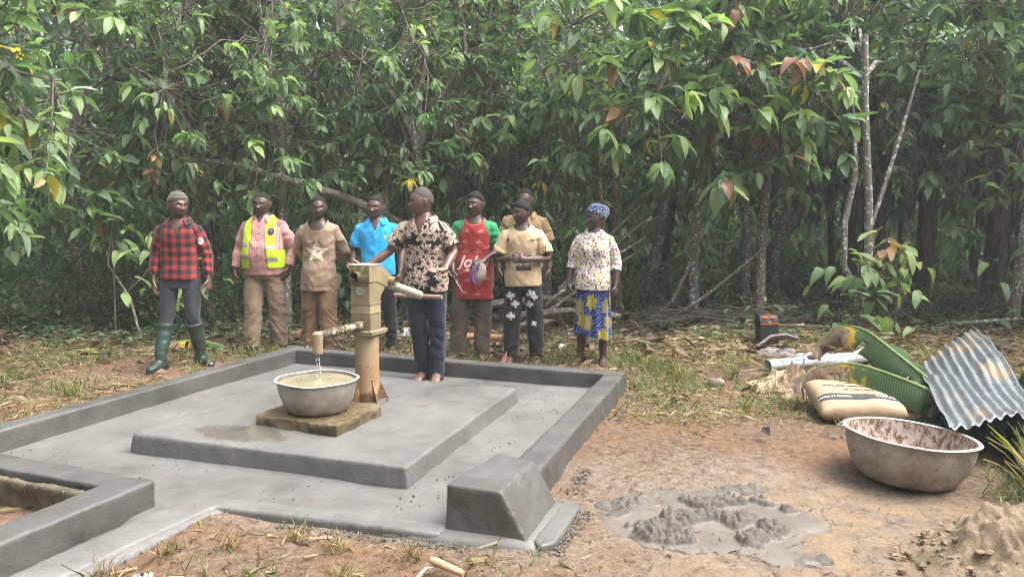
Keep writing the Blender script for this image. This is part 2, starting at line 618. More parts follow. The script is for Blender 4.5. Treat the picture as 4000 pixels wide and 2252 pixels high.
def wall_seg(p0, p1, w, z1, name, mat=CON_WALL, batter=0.0, seed=0, z0=-0.1, voxel=0.014):
    """kerb between two outer points, w metres wide to the left of p0->p1"""
    a, b = Vector((*p0, 0)), Vector((*p1, 0))
    d = (b - a).normalized(); nrm = Vector((-d.y, d.x, 0))
    bt = batter
    vs = []
    for zz, k in ((z0, bt), (z1, 0)):
        for p, q in ((a, -k), (b, -k), (b, w + k), (a, w + k)):
            pt = p + nrm * q
            vs.append((pt.x, pt.y, zz))
    m = MB(); m.add(vs, [(3, 2, 1, 0), (4, 5, 6, 7), (0, 1, 5, 4), (1, 2, 6, 5), (2, 3, 7, 6), (3, 0, 4, 7)])
    return remeshed(m, name, mat, apron, voxel, 0.005, 2.2, seed, 0.003)
# back, left and right kerbs: one continuous upstand, three runs
wall_seg((0.985, 6.50), (-2.25, 7.75), 0.16, 0.168, "kerb", seed=1)
wall_seg((-2.245, 7.745), (-3.72, 3.80), 0.15, 0.172, "kerb", seed=2)
wall_seg((0.10, 3.86), (0.985, 6.515), 0.17, 0.165, "kerb", batter=0.012, seed=3)
# inner raised pad the pump stands on
m = MB(); vs = []
for zz, k in ((0.0, 0.015), (0.150, 0.0)):
    for (px, py), (sx, sy) in zip([(-2.39, 4.72), (-0.58, 4.09), (0.03, 5.97), (-1.80, 6.66)], [(-1, -1), (1, -1), (1, 1), (-1, 1)]):
        q = Vector((px, py, 0)) + UA * (k * sx) + VA * (k * sy)
        vs.append((q.x, q.y, zz))
m.add(vs, [(3, 2, 1, 0), (4, 5, 6, 7), (0, 1, 5, 4), (1, 2, 6, 5), (2, 3, 7, 6), (3, 0, 4, 7)])
remeshed(m, "raised_pad", CON_PAD, apron, 0.018, 0.006, 1.6, 7, 0.003)
# drain wall: L shape at the near left
m = MB()
m.prism([(-3.85, 4.66), (-1.83, 3.83), (-2.75, 1.52), (-2.94, 1.60), (-2.08, 3.75), (-3.92, 4.49)], -0.1, 0.172)
remeshed(m, "drain_wall", CON_WALL, apron, 0.015, 0.005, 2.0, 11, 0.004)
# old weathered face of the drain wall, outside
t = NT("weathered_concrete")
v = t.coord()
drip = t.noise(t.mapping(v, (14, 14, 0.8)), 3, 4, 0.6)
c = t.ramp(t.noise(v, 9, 5), [(0.3, (0.06, 0.05, 0.03)), (0.7, (0.17, 0.14, 0.085))])
c = t.mix(t.ramp(drip, [(0.62, 0.0), (0.7, 0.8)]), c, (0.42, 0.41, 0.39))
t.set(color=c, rough=0.85, normal=t.bump(t.noise(v, 40, 4), 0.5, 0.01))
m = MB()
m.prism([(-3.92, 4.475), (-2.09, 3.735), (-2.075, 3.70), (-2.10, 3.69), (-3.94, 4.435)], -0.06, 0.135)
remeshed(m, "weathered_face", t.m, apron, 0.015, 0.008, 6, 13, 0.004)
# flush border strip along the near edge
m = MB()
m.prism([(-2.52, 1.95), (-2.33, 1.90), (-1.86, 3.06), (-1.53, 3.81), (-0.34, 3.47), (-0.29, 3.60), (-1.66, 3.98), (-1.84, 3.70)], -0.05, 0.040)
remeshed(m, "edge_border", concrete("concrete_border", 0.185), apron, 0.014, 0.004, 3, 17, 0.002)
# end block at the near right corner, battered outer faces
m = MB()
m.add([(-0.33, 3.55, -0.06), (0.12, 3.38, -0.06), (0.29, 3.86, -0.06), (-0.08, 4.16, -0.06),
       (-0.31, 3.56, 0.243), (-0.055, 3.47, 0.243), (0.115, 3.93, 0.238), (-0.075, 4.06, 0.238)],
      [(3, 2, 1, 0), (4, 5, 6, 7), (0, 1, 5, 4), (1, 2, 6, 5), (2, 3, 7, 6), (3, 0, 4, 7)])
remeshed(m, "end_block", CON_WALL, apron, 0.012, 0.004, 3, 19, 0.003)
m = MB()
m.prism([(0.13, 3.36), (0.20, 3.40), (0.36, 3.86), (0.27, 3.94), (0.10, 3.42)], -0.05, 0.032)
remeshed(m, "block_footing", CON_FLOOR, apron, 0.012, 0.003, 4, 23, 0.002)

# crumbled mortar along the outside edges (uncountable crumbs)
OCT_V = [Vector(q).normalized() for q in [(-1, 0, 0), (1, 0, 0), (0, -1, 0), (0, 1, 0), (0, 0, -1), (0, 0, 1), (1, 1, 0), (1, -1, 0), (-1, 1, 0), (-1, -1, 0), (1, 0, 1), (-1, 0, 1), (0, 1, 1), (0, -1, 1), (1, 0, -1), (-1, 0, -1), (0, 1, -1), (0, -1, -1)]]
OCT_F = []
for A_, B_, C_ in [(0, 2, 5), (2, 1, 5), (1, 3, 5), (3, 0, 5), (2, 0, 4), (1, 2, 4), (3, 1, 4), (0, 3, 4)]:
    md = lambda i, j: min(range(18), key=lambda k: (OCT_V[k] - (OCT_V[i] + OCT_V[j]).normalized()).length)
    ab, bc, ca = md(A_, B_), md(B_, C_), md(C_, A_)
    OCT_F += [(A_, ab, ca), (B_, bc, ab), (C_, ca, bc), (ab, bc, ca)]
def clods(name, pts, mat, label, cat="mortar"):
    """rounded irregular lumps"""
    m = MB()
    for (x_, y_, z_, s_) in pts:
        R = Euler((random.random() * 6, random.random() * 6, random.random() * 6)).to_matrix()
        sq = Vector((random.uniform(0.8, 1.5), random.uniform(0.7, 1.2), random.uniform(0.5, 0.9)))
        vs = []
        for q in OCT_V:
            w_ = R @ (q * s_ * random.uniform(0.75, 1.2))
            vs.append((x_ + w_.x * sq.x, y_ + w_.y * sq.y, z_ + w_.z * sq.z))
        m.add(vs, OCT_F)
    o = m.build(name, mat, None, smooth=True); tag(o, label, cat, kind="stuff"); return o
def crumbs(name, pts, mat, label, parent=None, cat="crumbs"):
    m = MB()
    for (x_, y_, z_, s_) in pts:
        o = [Vector((random.uniform(-1, 1), random.uniform(-1, 1), random.uniform(-1, 1))).normalized() for _ in range(1)]
        base = [(-1, 0, 0), (1, 0, 0), (0, -1, 0), (0, 1, 0), (0, 0, -1), (0, 0, 1)]
        R = Euler((random.random() * 6, random.random() * 6, random.random() * 6)).to_matrix()
        vs = [R @ (Vector(b) * s_ * random.uniform(0.6, 1.3)) + Vector((x_, y_, z_)) for b in base]
        m.add(vs, [(0, 2, 5), (2, 1, 5), (1, 3, 5), (3, 0, 5), (2, 0, 4), (1, 2, 4), (3, 1, 4), (0, 3, 4)])
    o = m.build(name, mat, parent, smooth=True)
    tag(o, label, cat, kind="stuff")
    return o
pts = []
def along(p0, p1, n, spread, smin, smax, side=0.0):
    for _ in range(n):
        k = random.random()
        off = random.gauss(side, spread)
        d = Vector((p1[0] - p0[0], p1[1] - p0[1])); L = d.length; d /= L
        x_ = p0[0] + d.x * L * k - d.y * off; y_ = p0[1] + d.y * L * k + d.x * off
        if float(vnoise(np.array([[x_ * 9, y_ * 9, 0.5]]), 3)[0]) < -0.25: continue
        pts.append((x_, y_, 0.002, smin * 0.8 + (smax - smin) * random.random() ** 2.5))
along((-1.55, 3.80), (-0.33, 3.43), 900, 0.022, 0.002, 0.010, -0.015)
along((-2.05, 2.6), (-1.55, 3.80), 500, 0.018, 0.002, 0.008, -0.03)
along((-0.34, 3.46), (0.13, 3.33), 500, 0.022, 0.002, 0.011, -0.02)
along((0.15, 3.34), (0.37, 3.86), 500, 0.025, 0.002, 0.011, -0.03)
along((0.30, 4.10), (1.03, 6.45), 1300, 0.026, 0.002, 0.012, -0.03)
MORTAR_CRUMB = M("mortar_crumb", (0.10, 0.088, 0.074), (0.19, 0.17, 0.145), 14, 0.85, 0.2, bump=0.6, bscale=90)
crumbs("mortar_crumbs", pts, MORTAR_CRUMB, "grey mortar crumbs along the outer edges of the apron")
pts = []
for _ in range(1500):   # grit scattered on the fresh floor
    k, l = random.random(), random.random()
    q = Vector((-2.2, 7.4, 0)) + UA * (k * 3.0) - VA * (l * 3.2)
    if abs((q - Vector((-1.18, 5.35, 0))).dot(UA)) < 1.0 and abs((q - Vector((-1.18, 5.35, 0))).dot(VA)) < 1.03: continue
    if q.y < 4.25 and q.x < -1.7: continue
    if float(vnoise(np.array([[q.x * 2.5, q.y * 2.5, 0.3]]), 44)[0]) < -0.05: continue
    pts.append((q.x, q.y, 0.033, 0.003 + 0.007 * random.random() ** 1.8))
crumbs("mortar_grit", pts, MORTAR_CRUMB, "dark mortar grit sprinkled over the apron floor")
# ------------------------------------------------------------------ hand pump
t = NT("pump_paint")
v = t.coord()
n1 = t.noise(v, 7, 5); n2 = t.noise(v, 38, 5, 0.7)
c = t.ramp(n1, [(0.3, (0.24, 0.19, 0.105)), (0.7, (0.37, 0.31, 0.195))])
c = t.mix(t.ramp(n2, [(0.5, 0.0), (0.75, 0.5)]), c, (0.20, 0.15, 0.08))
c = t.mix(t.ramp(t.noise(t.mapping(v, (9, 9, 1.2)), 3, 4), [(0.58, 0.0), (0.75, 0.5)]), c, (0.12, 0.075, 0.035))
t.set(color=c, rough=0.6, metal=0.0, spec=0.4, normal=t.bump(n2, 0.25, 0.004))
PUMP = t.m
t = NT("pump_mossy")
v = t.coord()
c = t.ramp(t.noise(v, 22, 6, 0.7), [(0.35, (0.09, 0.085, 0.03)), (0.55, (0.20, 0.17, 0.07)), (0.66, (0.42, 0.38, 0.26)), (0.8, (0.16, 0.13, 0.06))])
t.set(color=c, rough=0.8, normal=t.bump(t.noise(v, 60, 4), 0.4, 0.004))
PUMP_MOSS = t.m
t = NT("pump_rusty")
v = t.coord()
zz = t.sep(v)[2]
vo = t.voronoi(v, 32)
spots = t.ramp(vo.outputs["Distance"], [(0.26, 1.0), (0.38, 0.0)])
spots = t.math('MULTIPLY', spots, t.ramp(t.noise(v, 7, 3), [(0.46, 0.0), (0.56, 1.0)]))
c = t.ramp(t.noise(v, 6, 5), [(0.3, (0.36, 0.20, 0.095)), (0.7, (0.50, 0.34, 0.19))])
c = t.mix(t.ramp(zz, [(0.42, 0.0), (0.62, 0.7)]), c, (0.40, 0.34, 0.22))
c = t.mix(t.math('MULTIPLY', spots, t.ramp(zz, [(0.28, 1.0), (0.52, 0.15)])), c, (0.14, 0.05, 0.018))
low = t.math('ADD', t.ramp(zz, [(0.16, 1.0), (0.34, 0.0)]), t.math('MULTIPLY', t.math('SUBTRACT', t.noise(v, 14, 5), 0.5), 2.2))
c = t.mix(t.ramp(low, [(0.5, 0.0), (0.75, 0.85)]), c, (0.12, 0.055, 0.025))
t.set(color=c, rough=0.65, normal=t.bump(t.noise(v, 50, 4), 0.3, 0.004))
PUMP_RUST = t.m
t = NT("flaking_spout")
v = t.coord()
f = t.noise(t.mapping(v, (1, 1, 1)), 28, 6, 0.75)
c = t.ramp(f, [(0.40, (0.025, 0.022, 0.02)), (0.52, (0.06, 0.05, 0.04)), (0.56, (0.42, 0.30, 0.17)), (0.75, (0.5, 0.42, 0.30))])
t.set(color=c, rough=0.7, normal=t.bump(f, 0.5, 0.005))
SPOUT = t.m
STEEL = M("worn_steel", (0.22, 0.19, 0.16), (0.40, 0.36, 0.30), 20, 0.5, 0.5, 0.3, 0.3, 80)
HOLE_SHADE = M("hole_shade", (0.03, 0.028, 0.024), rough=0.9)

pump = empty("hand_pump", (0, 0, 0))
tag(pump, "khaki painted steel hand pump with spout and lever on the pad", "hand pump")
PB = Vector((-1.072, 5.60, 0.15))
def pl(u, v_, z_):
    """pump frame -> world: u along the kerb, v away from camera, z above the pad"""
    return PB + UA * u + VA * v_ + Vector((0, 0, z_))
PROT = Matrix((UA, VA, Vector((0, 0, 1)))).transposed()
def pbox(m, c, s): return m.box(pl(*c), s, PROT)
# pedestal: octagonal-round tube
m = MB(); m.tube([pl(0, 0, -0.02), pl(0, 0, 0.50)], 0.088, 28); m.build("pedestal", PUMP_RUST, pump)
for a in (0.4, 2.5, -0.9, -2.2):
    d = Vector((math.cos(a), math.sin(a), 0))
    m = MB(); n_ = Vector((-d.y, d.x, 0)) * 0.005
    b0 = PB + d * 0.08
    tri = [b0 + Vector((0, 0, -0.01)), b0 + d * 0.075 + Vector((0, 0, -0.01)), b0 + d * 0.06 + Vector((0, 0, 0.03)), b0 + Vector((0, 0, 0.17))]
    m.add([p + n_ for p in tri] + [p - n_ for p in tri], [(0, 1, 2, 3), (7, 6, 5, 4), (0, 4, 5, 1), (1, 5, 6, 2), (2, 6, 7, 3), (3, 7, 4, 0)])
    m.build("gusset", PUMP_RUST, pump, smooth=False)
m = MB(); pbox(m, (0, 0, 0.506), (0.225, 0.225, 0.012)); m.build("lower_flange", PUMP, pump, bevel=0.002)
m = MB(); pbox(m, (0, 0, 0.5215), (0.228, 0.228, 0.012)); m.build("upper_flange", PUMP, pump, bevel=0.002)
for su in (-1, 1):
    for sv in (-1, 1):
        m = MB(); m.tube([pl(su * 0.094, sv * 0.094, 0.49), pl(su * 0.094, sv * 0.094, 0.541)], 0.009, 6); m.build("bolt", STEEL, pump, smooth=False)
# water tank
m = MB(); pbox(m, (0, 0, 0.625), (0.162, 0.150, 0.194)); m.build("water_tank", PUMP, pump, bevel=0.004)
for z_ in (0.722, 0.655):
    m = MB(); pbox(m, (0, 0, z_), (0.170, 0.158, 0.010)); m.build("flange_band", PUMP, pump, bevel=0.002)
# head: side profile in the v-z plane
prof = [(-0.078, 0.727), (0.075, 0.727), (0.088, 0.80), (0.215, 0.91), (0.215, 0.948), (0.075, 1.002 + 0.0), (-0.078, 1.002)]
prof = [(-0.078, 0.727), (0.074, 0.727), (0.086, 0.775), (0.19, 0.872), (0.175, 0.875), (-0.078, 0.90)]
def extr(m, prof, w):
    a = [pl(-w, p[0], p[1]) for p in prof]; b = [pl(w, p[0], p[1]) for p in prof]
    n = len(prof)
    m.add(a + b, [tuple(range(n)), tuple(range(2 * n - 1, n - 1, -1))] + [(i, n + i, n + (i + 1) % n, (i + 1) % n) for i in range(n)])
    return m
extr(MB(), prof, 0.079).build("head_body", PUMP, pump, smooth=False, bevel=0.003)
cov = [(-0.086, 0.880), (0.02, 0.880), (0.20, 0.815), (0.245, 0.862), (0.232, 0.905), (0.085, 1.0), (-0.086, 1.0)]
extr(MB(), cov, 0.085).build("head_cover", PUMP, pump, smooth=False, bevel=0.003)
m = MB(); pbox(m, (0, -0.0875, 0.94), (0.168, 0.004, 0.116)); m.build("mossy_front", PUMP_MOSS, pump, bevel=0.001)
m = MB(); pbox(m, (0, -0.0, 1.004), (0.176, 0.180, 0.008)); m.build("head_lid", M("faded_lid", (0.36, 0.31, 0.24), (0.48, 0.42, 0.36), 20, 0.8), pump, bevel=0.002)
# round stub on the front, open
m = MB()
a0, a1 = pl(-0.012, -0.088, 0.925), pl(-0.012, -0.135, 0.925)
m.tube([a0, a1], 0.034, 22, cap=False); m.tube([a1, a0], 0.027, 22, cap=False)
so = m.build("front_stub", PUMP_MOSS, pump)
m = MB(); m.tube([pl(-0.012, -0.0905, 0.925), pl(-0.012, -0.093, 0.925)], 0.028, 20); m.build("stub_shade_disc", HOLE_SHADE, so)  # dark disc closes the stub, standing in for the shade inside
# axle tube across the back of the cover
m = MB(); m.tube([pl(0.08, 0.205, 0.868), pl(0.135, 0.205, 0.868)], 0.034, 22, cap=False); m.tube([pl(0.135, 0.205, 0.868), pl(0.08, 0.205, 0.868)], 0.026, 22, cap=False)
ax = m.build("axle_tube", PUMP, pump)
m = MB(); m.tube([pl(0.09, 0.205, 0.868), pl(0.118, 0.205, 0.868)], 0.027, 20); m.build("axle_core", STEEL, ax)
# lever and cross bar
t = NT("lever_paint")
v = t.coord()
c = t.ramp(t.noise(v, 25, 6, 0.7), [(0.4, (0.36, 0.32, 0.24)), (0.55, (0.48, 0.45, 0.38)), (0.7, (0.24, 0.20, 0.15))])
t.set(color=c, rough=0.65)
LEVER = t.m
m = MB(); m.tube([pl(0.03, 0.17, 0.87), pl(0.03, 0.40, 0.805), pl(0.03, 0.78, 0.70)], [0.036, 0.036, 0.036], 18)
hd = m.build("lever", LEVER, pump)
m = MB(); m.tube([pl(-0.21, 0.79, 0.69), pl(0.23, 0.79, 0.69)], 0.019, 14); m.build("cross_bar", M("rusty_bar", (0.20, 0.13, 0.10), (0.34, 0.25, 0.20), 24, 0.6, 0.4, 0.2), hd)
# spout: long arm with elbow
m = MB(); m.tube([pl(0.005, -0.07, 0.567), pl(0.003, -0.612, 0.567)], 0.031, 18)
sp_ = m.build("spout", SPOUT, pump)
m = MB(); m.tube([pl(0.003, -0.612, 0.604), pl(0.003, -0.612, 0.585), pl(0.003, -0.612, 0.53), pl(0.003, -0.612, 0.455)], [0.012, 0.034, 0.034, 0.034], 20, cap=False)
m.tube([pl(0.003, -0.612, 0.456), pl(0.003, -0.610, 0.52)], [0.029, 0.029], 18, cap=False)
m.build("spout_elbow", M("elbow_rust", (0.20, 0.135, 0.085), (0.33, 0.25, 0.16), 16, 0.65, 0.35, 0, 0.3, 60), pump)
# name plate
m = MB(); pbox(m, (0.0, -0.081, 0.815), (0.088, 0.004, 0.064)); npl = m.build("name_plate", M("tarnished_plate", (0.16, 0.16, 0.155), (0.33, 0.32, 0.30), 60, 0.45, 0.5, 0.5), pump, bevel=0.001)
m = MB()
for k, w in enumerate((0.05, 0.062, 0.058, 0.045)):
    m.box(pl(0.0, -0.0835, 0.838 - 0.014 * k), (w, 0.0016, 0.004), PROT)
m.build("embossed_line", M("plate_line", (0.5, 0.49, 0.45), rough=0.4), npl, smooth=False)
for su in (-0.039, 0.039):
    for sz in (0.788, 0.842):
        m = MB(); m.ell(pl(su, -0.0835, sz), (0.003, 0.003, 0.003), 8, 6); m.build("rivet", STEEL, npl)
# anchor bolt beside the base
m = MB(); q = pl(0.16, 0.02, 0.0); m.tube([q + Vector((0, 0, -0.01)), q + Vector((0, 0, 0.012))], 0.014, 6); m.tube([q, q + Vector((0, 0, 0.036))], 0.007, 8)
m.build("anchor_bolt", STEEL, pump, smooth=False)

# ------------------------------------------------------------------ stone slab and water bowl
t = NT("wet_stone")
v = t.coord()
c = t.ramp(t.noise(v, 8, 6, 0.6), [(0.3, (0.075, 0.052, 0.028)), (0.55, (0.16, 0.12, 0.065)), (0.75, (0.23, 0.18, 0.11))])
t.set(color=c, rough=t.ramp(t.noise(v, 5, 3), [(0.4, 0.25), (0.6, 0.6)]), spec=0.5, normal=t.bump(t.noise(v, 25, 5), 0.5, 0.01))
m = MB()
m.prism([(-1.67, 4.90), (-1.09, 4.65), (-0.90, 5.14), (-0.95, 5.20), (-1.50, 5.42)], 0.13, 0.222)
me = remesh(m.mesh(), 0.011, 2, 0.5)
c_, n_ = co_of(me), no_of(me)
edge = np.clip(np.abs(n_[:, 2]) * -1 + 1, 0, 1)
set_co(me, c_ + n_ * ((0.010 * vnoise(c_ * 9, 4) + 0.008 * vnoise(c_ * 26, 5)) * (0.25 + edge))[:, None])
stone = mesh_obj("stone_slab", me, t.m)
tag(stone, "wet brown stone slab under the water bowl", "stone slab")

t = NT("bowl_aluminium")
v = t.coord()
n1 = t.noise(v, 9, 6, 0.7); n2 = t.noise(v, 45, 5, 0.7)
c = t.ramp(n1, [(0.3, (0.30, 0.26, 0.22)), (0.6, (0.50, 0.46, 0.41)), (0.75, (0.62, 0.60, 0.57))])
t.set(color=c, rough=t.ramp(n2, [(0.3, 0.42), (0.7, 0.68)]), metal=0.55, normal=t.bump(n1, 0.25, 0.01))
BOWL_ALU = t.m
t = NT("rim_aluminium")
c = t.ramp(t.noise(t.coord(), 20, 5), [(0.3, (0.42, 0.40, 0.38)), (0.7, (0.62, 0.60, 0.58))])
t.set(color=c, rough=0.38, metal=0.35)
RIM_ALU = t.m
def basin(name, c, r_base, r_rim, h, wall, rimr, mats, tilt=(0, 0), wob=0.008, seed=0, n=72):
    root = empty(name, c)
    root.rotation_euler = (tilt[0], tilt[1], 0)
    prof = []
    K = 12
    for i in range(K + 1):
        k = i / K
        prof.append((r_base + (r_rim - r_base) * (1 - (1 - k) ** 2.1) * 1.0, h * k))
    rb = [(0.0, 0.0), (r_base * 0.85, 0.0)] + [(max(r, r_base * 0.9), z if z > 0 else 0.004) for r, z in prof[0:1]] + prof[1:]
    outer = rb
    inner = [(max(0.0, r - wall), z + wall * (1.0 if z < 0.02 else 0.0)) for r, z in rb][::-1]
    def bend(me):
        cc = co_of(me)
        a = np.arctan2(cc[:, 1], cc[:, 0]); rr = np.hypot(cc[:, 0], cc[:, 1])
        k = (cc[:, 2] / h)
        d = wob * k * (np.sin(2 * a + seed) + 0.6 * np.sin(3 * a + 2 * seed) + 0.35 * np.sin(7 * a))
        cc[:, 0] += np.cos(a) * d; cc[:, 1] += np.sin(a) * d
        cc[:, 2] += wob * 0.6 * k * np.sin(3 * a + seed + 1) + wob * 0.4 * k * np.sin(5 * a)
        cc[:, :2] += (0.004 * vnoise(cc * 14, seed))[:, None] * np.stack([np.cos(a), np.sin(a)], 1) * (k > 0.05)[:, None]
        set_co(me, cc)
    m = MB(); m.lathe(outer, n)
    o = m.build("bowl_outside", mats[0], root); bend(o.data)
    m = MB(); m.lathe(inner, n)
    o = m.build("bowl_inside", mats[1], root); bend(o.data)
    rim = []
    for k in range(10):
        a = 2 * PI * k / 10
        rim.append((r_rim + rimr * 0.9 + rimr * 1.5 * math.cos(a), h + rimr * 0.6 * math.sin(a) - 0.001))
    m = MB(); m.lathe(rim, n, closed=True)
    o = m.build("rolled_rim", mats[2], root); bend(o.data)
    return root
bowl = basin("water_bowl", (-1.295, 5.02, 0.224), 0.185, 0.258, 0.215, 0.003, 0.0065, [BOWL_ALU, BOWL_ALU, RIM_ALU], wob=0.0045, seed=2)
tag(bowl, "dented aluminium bowl brimming with cloudy water under the spout", "bowl")
# cloudy water with rings where the stream lands
t = NT("cloudy_water")
v = t.coord()
t.set(color=t.ramp(t.noise(v, 6, 4), [(0.3, (0.27, 0.24, 0.15)), (0.7, (0.34, 0.305, 0.20))]), rough=0.05, spec=0.5, normal=t.bump(t.noise(v, 18, 2), 0.08, 0.004))
m = MB()
R_, N_ = 40, 64
vs = [(0, 0, 0.0)]; fs = []
for i in range(1, R_ + 1):
    r = 0.252 * i / R_
    zz = 0.0035 * math.sin(r * 190) * math.exp(-r * 13) + (0.012 * math.exp(-(r / 0.018) ** 2))
    for k in range(N_):
        a = 2 * PI * k / N_
        vs.append((r * math.cos(a), r * math.sin(a), zz + (0.006 * random.random() if r < 0.03 else 0.0007 * random.random())))
for k in range(N_): fs.append((0, 1 + k, 1 + (k + 1) % N_))
for i in range(R_ - 1):
    for k in range(N_):
        k2 = (k + 1) % N_
        fs.append((1 + i * N_ + k, 1 + (i + 1) * N_ + k, 1 + (i + 1) * N_ + k2, 1 + i * N_ + k2))
m.add(vs, fs)
wtr = m.build("water", t.m, bowl); wtr.location = (0, 0, 0.196)
# falling drops
t = NT("clear_water")
t.set(color=(0.9, 0.92, 0.93), rough=0.05, spec=0.6, trans=0.55, ior=1.33)
m = MB()
for k in range(30):
    z_ = random.uniform(0.45, 0.71)
    q = pl(random.choice((-0.012, 0.0, 0.014)) + random.gauss(0, 0.003), -0.612 + random.gauss(0, 0.004), 0); 
    m.ell((q.x, q.y, z_ - 0.14 + 0.005), (0.0032, 0.0032, random.uniform(0.008, 0.02)), 6, 5)
for off in (-0.011, 0.012):
    q = pl(off, -0.612, 0); z_ = 0.60
    while z_ > 0.43:
        l_ = random.uniform(0.012, 0.035); x_ = q.x + random.gauss(0, 0.0015)
        m.tube([(x_, q.y, z_), (x_ + 0.001, q.y, z_ - l_ * 0.5), (x_, q.y, z_ - l_)], [0.0008, 0.0024, 0.0010], 6); z_ -= l_ + random.uniform(0.004, 0.016)
o = m.build("falling_water", t.m)
tag(o, "thin broken trickle of water falling from the spout into the bowl", "water", kind="stuff")
# ------------------------------------------------------------------ people
def skin_mat(name, col, dark):
    t = NT(name)
    v = t.coord()
    a = t.attr("paint", "Color")
    n = t.noise(v, 26, 4)
    c = t.mix(t.ramp(n, [(0.3, 0.0), (0.7, 1.0)]), col, dark)
    c = t.mix(1.0, c, a, 'MULTIPLY')
    t.set(color=c, rough=0.40, spec=0.5, normal=t.bump(t.noise(v, 140, 3), 0.12, 0.002))
    return t.m

def head_surface(th, ph, jaw=1.0, wide=1.0, smile=0.0, mouth_open=0.0):
    """sculpted head; th polar from the crown, ph azimuth with 0 at the face (-Y)"""
    a, b, c = 0.087 * wide, 0.106, 0.130
    x = a * np.sin(th) * np.sin(ph); y = -b * np.sin(th) * np.cos(ph); z = c * np.cos(th)
    t = np.clip(-z / c, 0, 1)
    x = x * (1 - 0.34 * t ** 1.6 * jaw)
    y = np.where(y > 0, y * (1 - 0.50 * t), y * (1 - 0.06 * t))
    y = y - 0.010 * t                                    # jaw sits forward
    up = np.clip(z / c, 0, 1)
    y = np.where(y < 0, y * (1 - 0.10 * up ** 2), y * (1 + 0.05 * up))
    front = sstep(0.0, 0.05, -y)
    def g(x0, z0, sx, sz): return np.exp(-((x - x0) / sx) ** 2 - ((z - z0) / sz) ** 2) * front
    d = 0.007 * g(0.028, 0.026, 0.024, 0.009) + 0.007 * g(-0.028, 0.026, 0.024, 0.009)
    d -= 0.012 * (g(0.031, 0.006, 0.017, 0.011) + g(-0.031, 0.006, 0.017, 0.011))
    d += 0.010 * g(0, -0.004, 0.010, 0.020) + 0.025 * g(0, -0.031, 0.0145, 0.013)
    d += 0.014 * (g(0.0175, -0.036, 0.009, 0.009) + g(-0.0175, -0.036, 0.009, 0.009))
    d += (0.006 + 0.005 * smile) * (g(0.046, -0.020, 0.018, 0.016) + g(-0.046, -0.020, 0.018, 0.016))
    wl_ = 0.026 + 0.008 * smile
    d += 0.013 * g(0, -0.0615, wl_, 0.0065) + 0.014 * g(0, -0.0765 - 0.010 * mouth_open, wl_ * 0.85, 0.0075)
    d -= (0.003 + 0.012 * mouth_open) * g(0, -0.069 - 0.004 * mouth_open, wl_, 0.004 + 0.006 * mouth_open)
    d += 0.008 * g(0, -0.104, 0.022, 0.014)
    return x, y - d, z

def grid_head(nu, nv, **kw):
    th = np.linspace(0.02, PI - 0.02, nv); ph = np.linspace(-PI, PI, nu, endpoint=False)
    T, Pp = np.meshgrid(th, ph, indexing='ij')
    x, y, z = head_surface(T, Pp, **kw)
    return T, Pp, np.stack([x, y, z], -1)

def face_y(x_, z_, **kw):
    """depth of the face surface at a point, found on a fine grid"""
    th, ph = np.meshgrid(np.linspace(0.9, 2.7, 220), np.linspace(-0.9, 0.9, 180), indexing='ij')
    X_, Y_, Z_ = head_surface(th, ph, **kw)
    i = np.argmin((X_ - x_) ** 2 + (Z_ - z_) ** 2)
    return float(Y_.ravel()[i])

def grid_faces(nv, nu, keep=None):
    fs = []
    for i in range(nv - 1):
        for k in range(nu):
            k2 = (k + 1) % nu
            if keep is not None and not (keep[i, k] and keep[i, k2] and keep[i + 1, k] and keep[i + 1, k2]): continue
            fs.append((i * nu + k, (i + 1) * nu + k, (i + 1) * nu + k2, i * nu + k2))
    return fs

def add_hand(m, wrist, d, n, thumb, curl=0.5, s=1.0, spread=0.05):
    """palm plus five fingers; d towards the fingertips, n palm side, thumb = side the thumb leaves from"""
    w = Vector(wrist); d = Vector(d).normalized(); n = Vector(n); n = (n - d * n.dot(d)).normalized()
    tv = d.cross(n).normalized()
    if tv.dot(Vector(thumb)) < 0: tv = -tv
    m.tube([w - d * 0.02 * s, w + d * 0.02 * s, w + d * 0.055 * s, w + d * 0.088 * s, w + d * 0.100 * s],
           [(0.027 * s, 0.020 * s), (0.034 * s, 0.0185 * s), (0.042 * s, 0.0165 * s), (0.041 * s, 0.014 * s), (0.034 * s, 0.010 * s)], 14, flat=tv)
    for i, L in enumerate((0.070, 0.079, 0.074, 0.058)):
        o = (0.0345 - 0.0232 * i) * s
        p = w + d * (0.085 - 0.006 * abs(i - 1)) * s + tv * o
        fd = (d + tv * (spread * (1.5 - i))).normalized()
        pts, a = [p - fd * 0.012 * s, p], 0.0
        for k, seg in enumerate((0.44, 0.31, 0.25)):
            a += curl * (0.55, 0.85, 0.7)[k] * (0.9 + 0.12 * i)
            dd = fd * math.cos(a) + n * math.sin(a)
            p = p + dd * L * seg * s
            pts.append(p)
        m.tube(pts, [0.0090 * s, 0.0094 * s, 0.0088 * s, 0.0082 * s, 0.0062 * s], 8)
    p = w + d * 0.028 * s + tv * 0.026 * s
    d1 = (tv * 0.75 + d * 0.62 + n * 0.30).normalized()
    d2 = (tv * 0.40 + d * 0.85 + n * (0.25 + 0.4 * curl)).normalized()
    m.tube([p - d1 * 0.012 * s, p, p + d1 * 0.036 * s, p + d1 * 0.036 * s + d2 * 0.030 * s, p + d1 * 0.036 * s + d2 * 0.054 * s],
           [0.013 * s, 0.0135 * s, 0.0115 * s, 0.0100 * s, 0.0070 * s], 9)

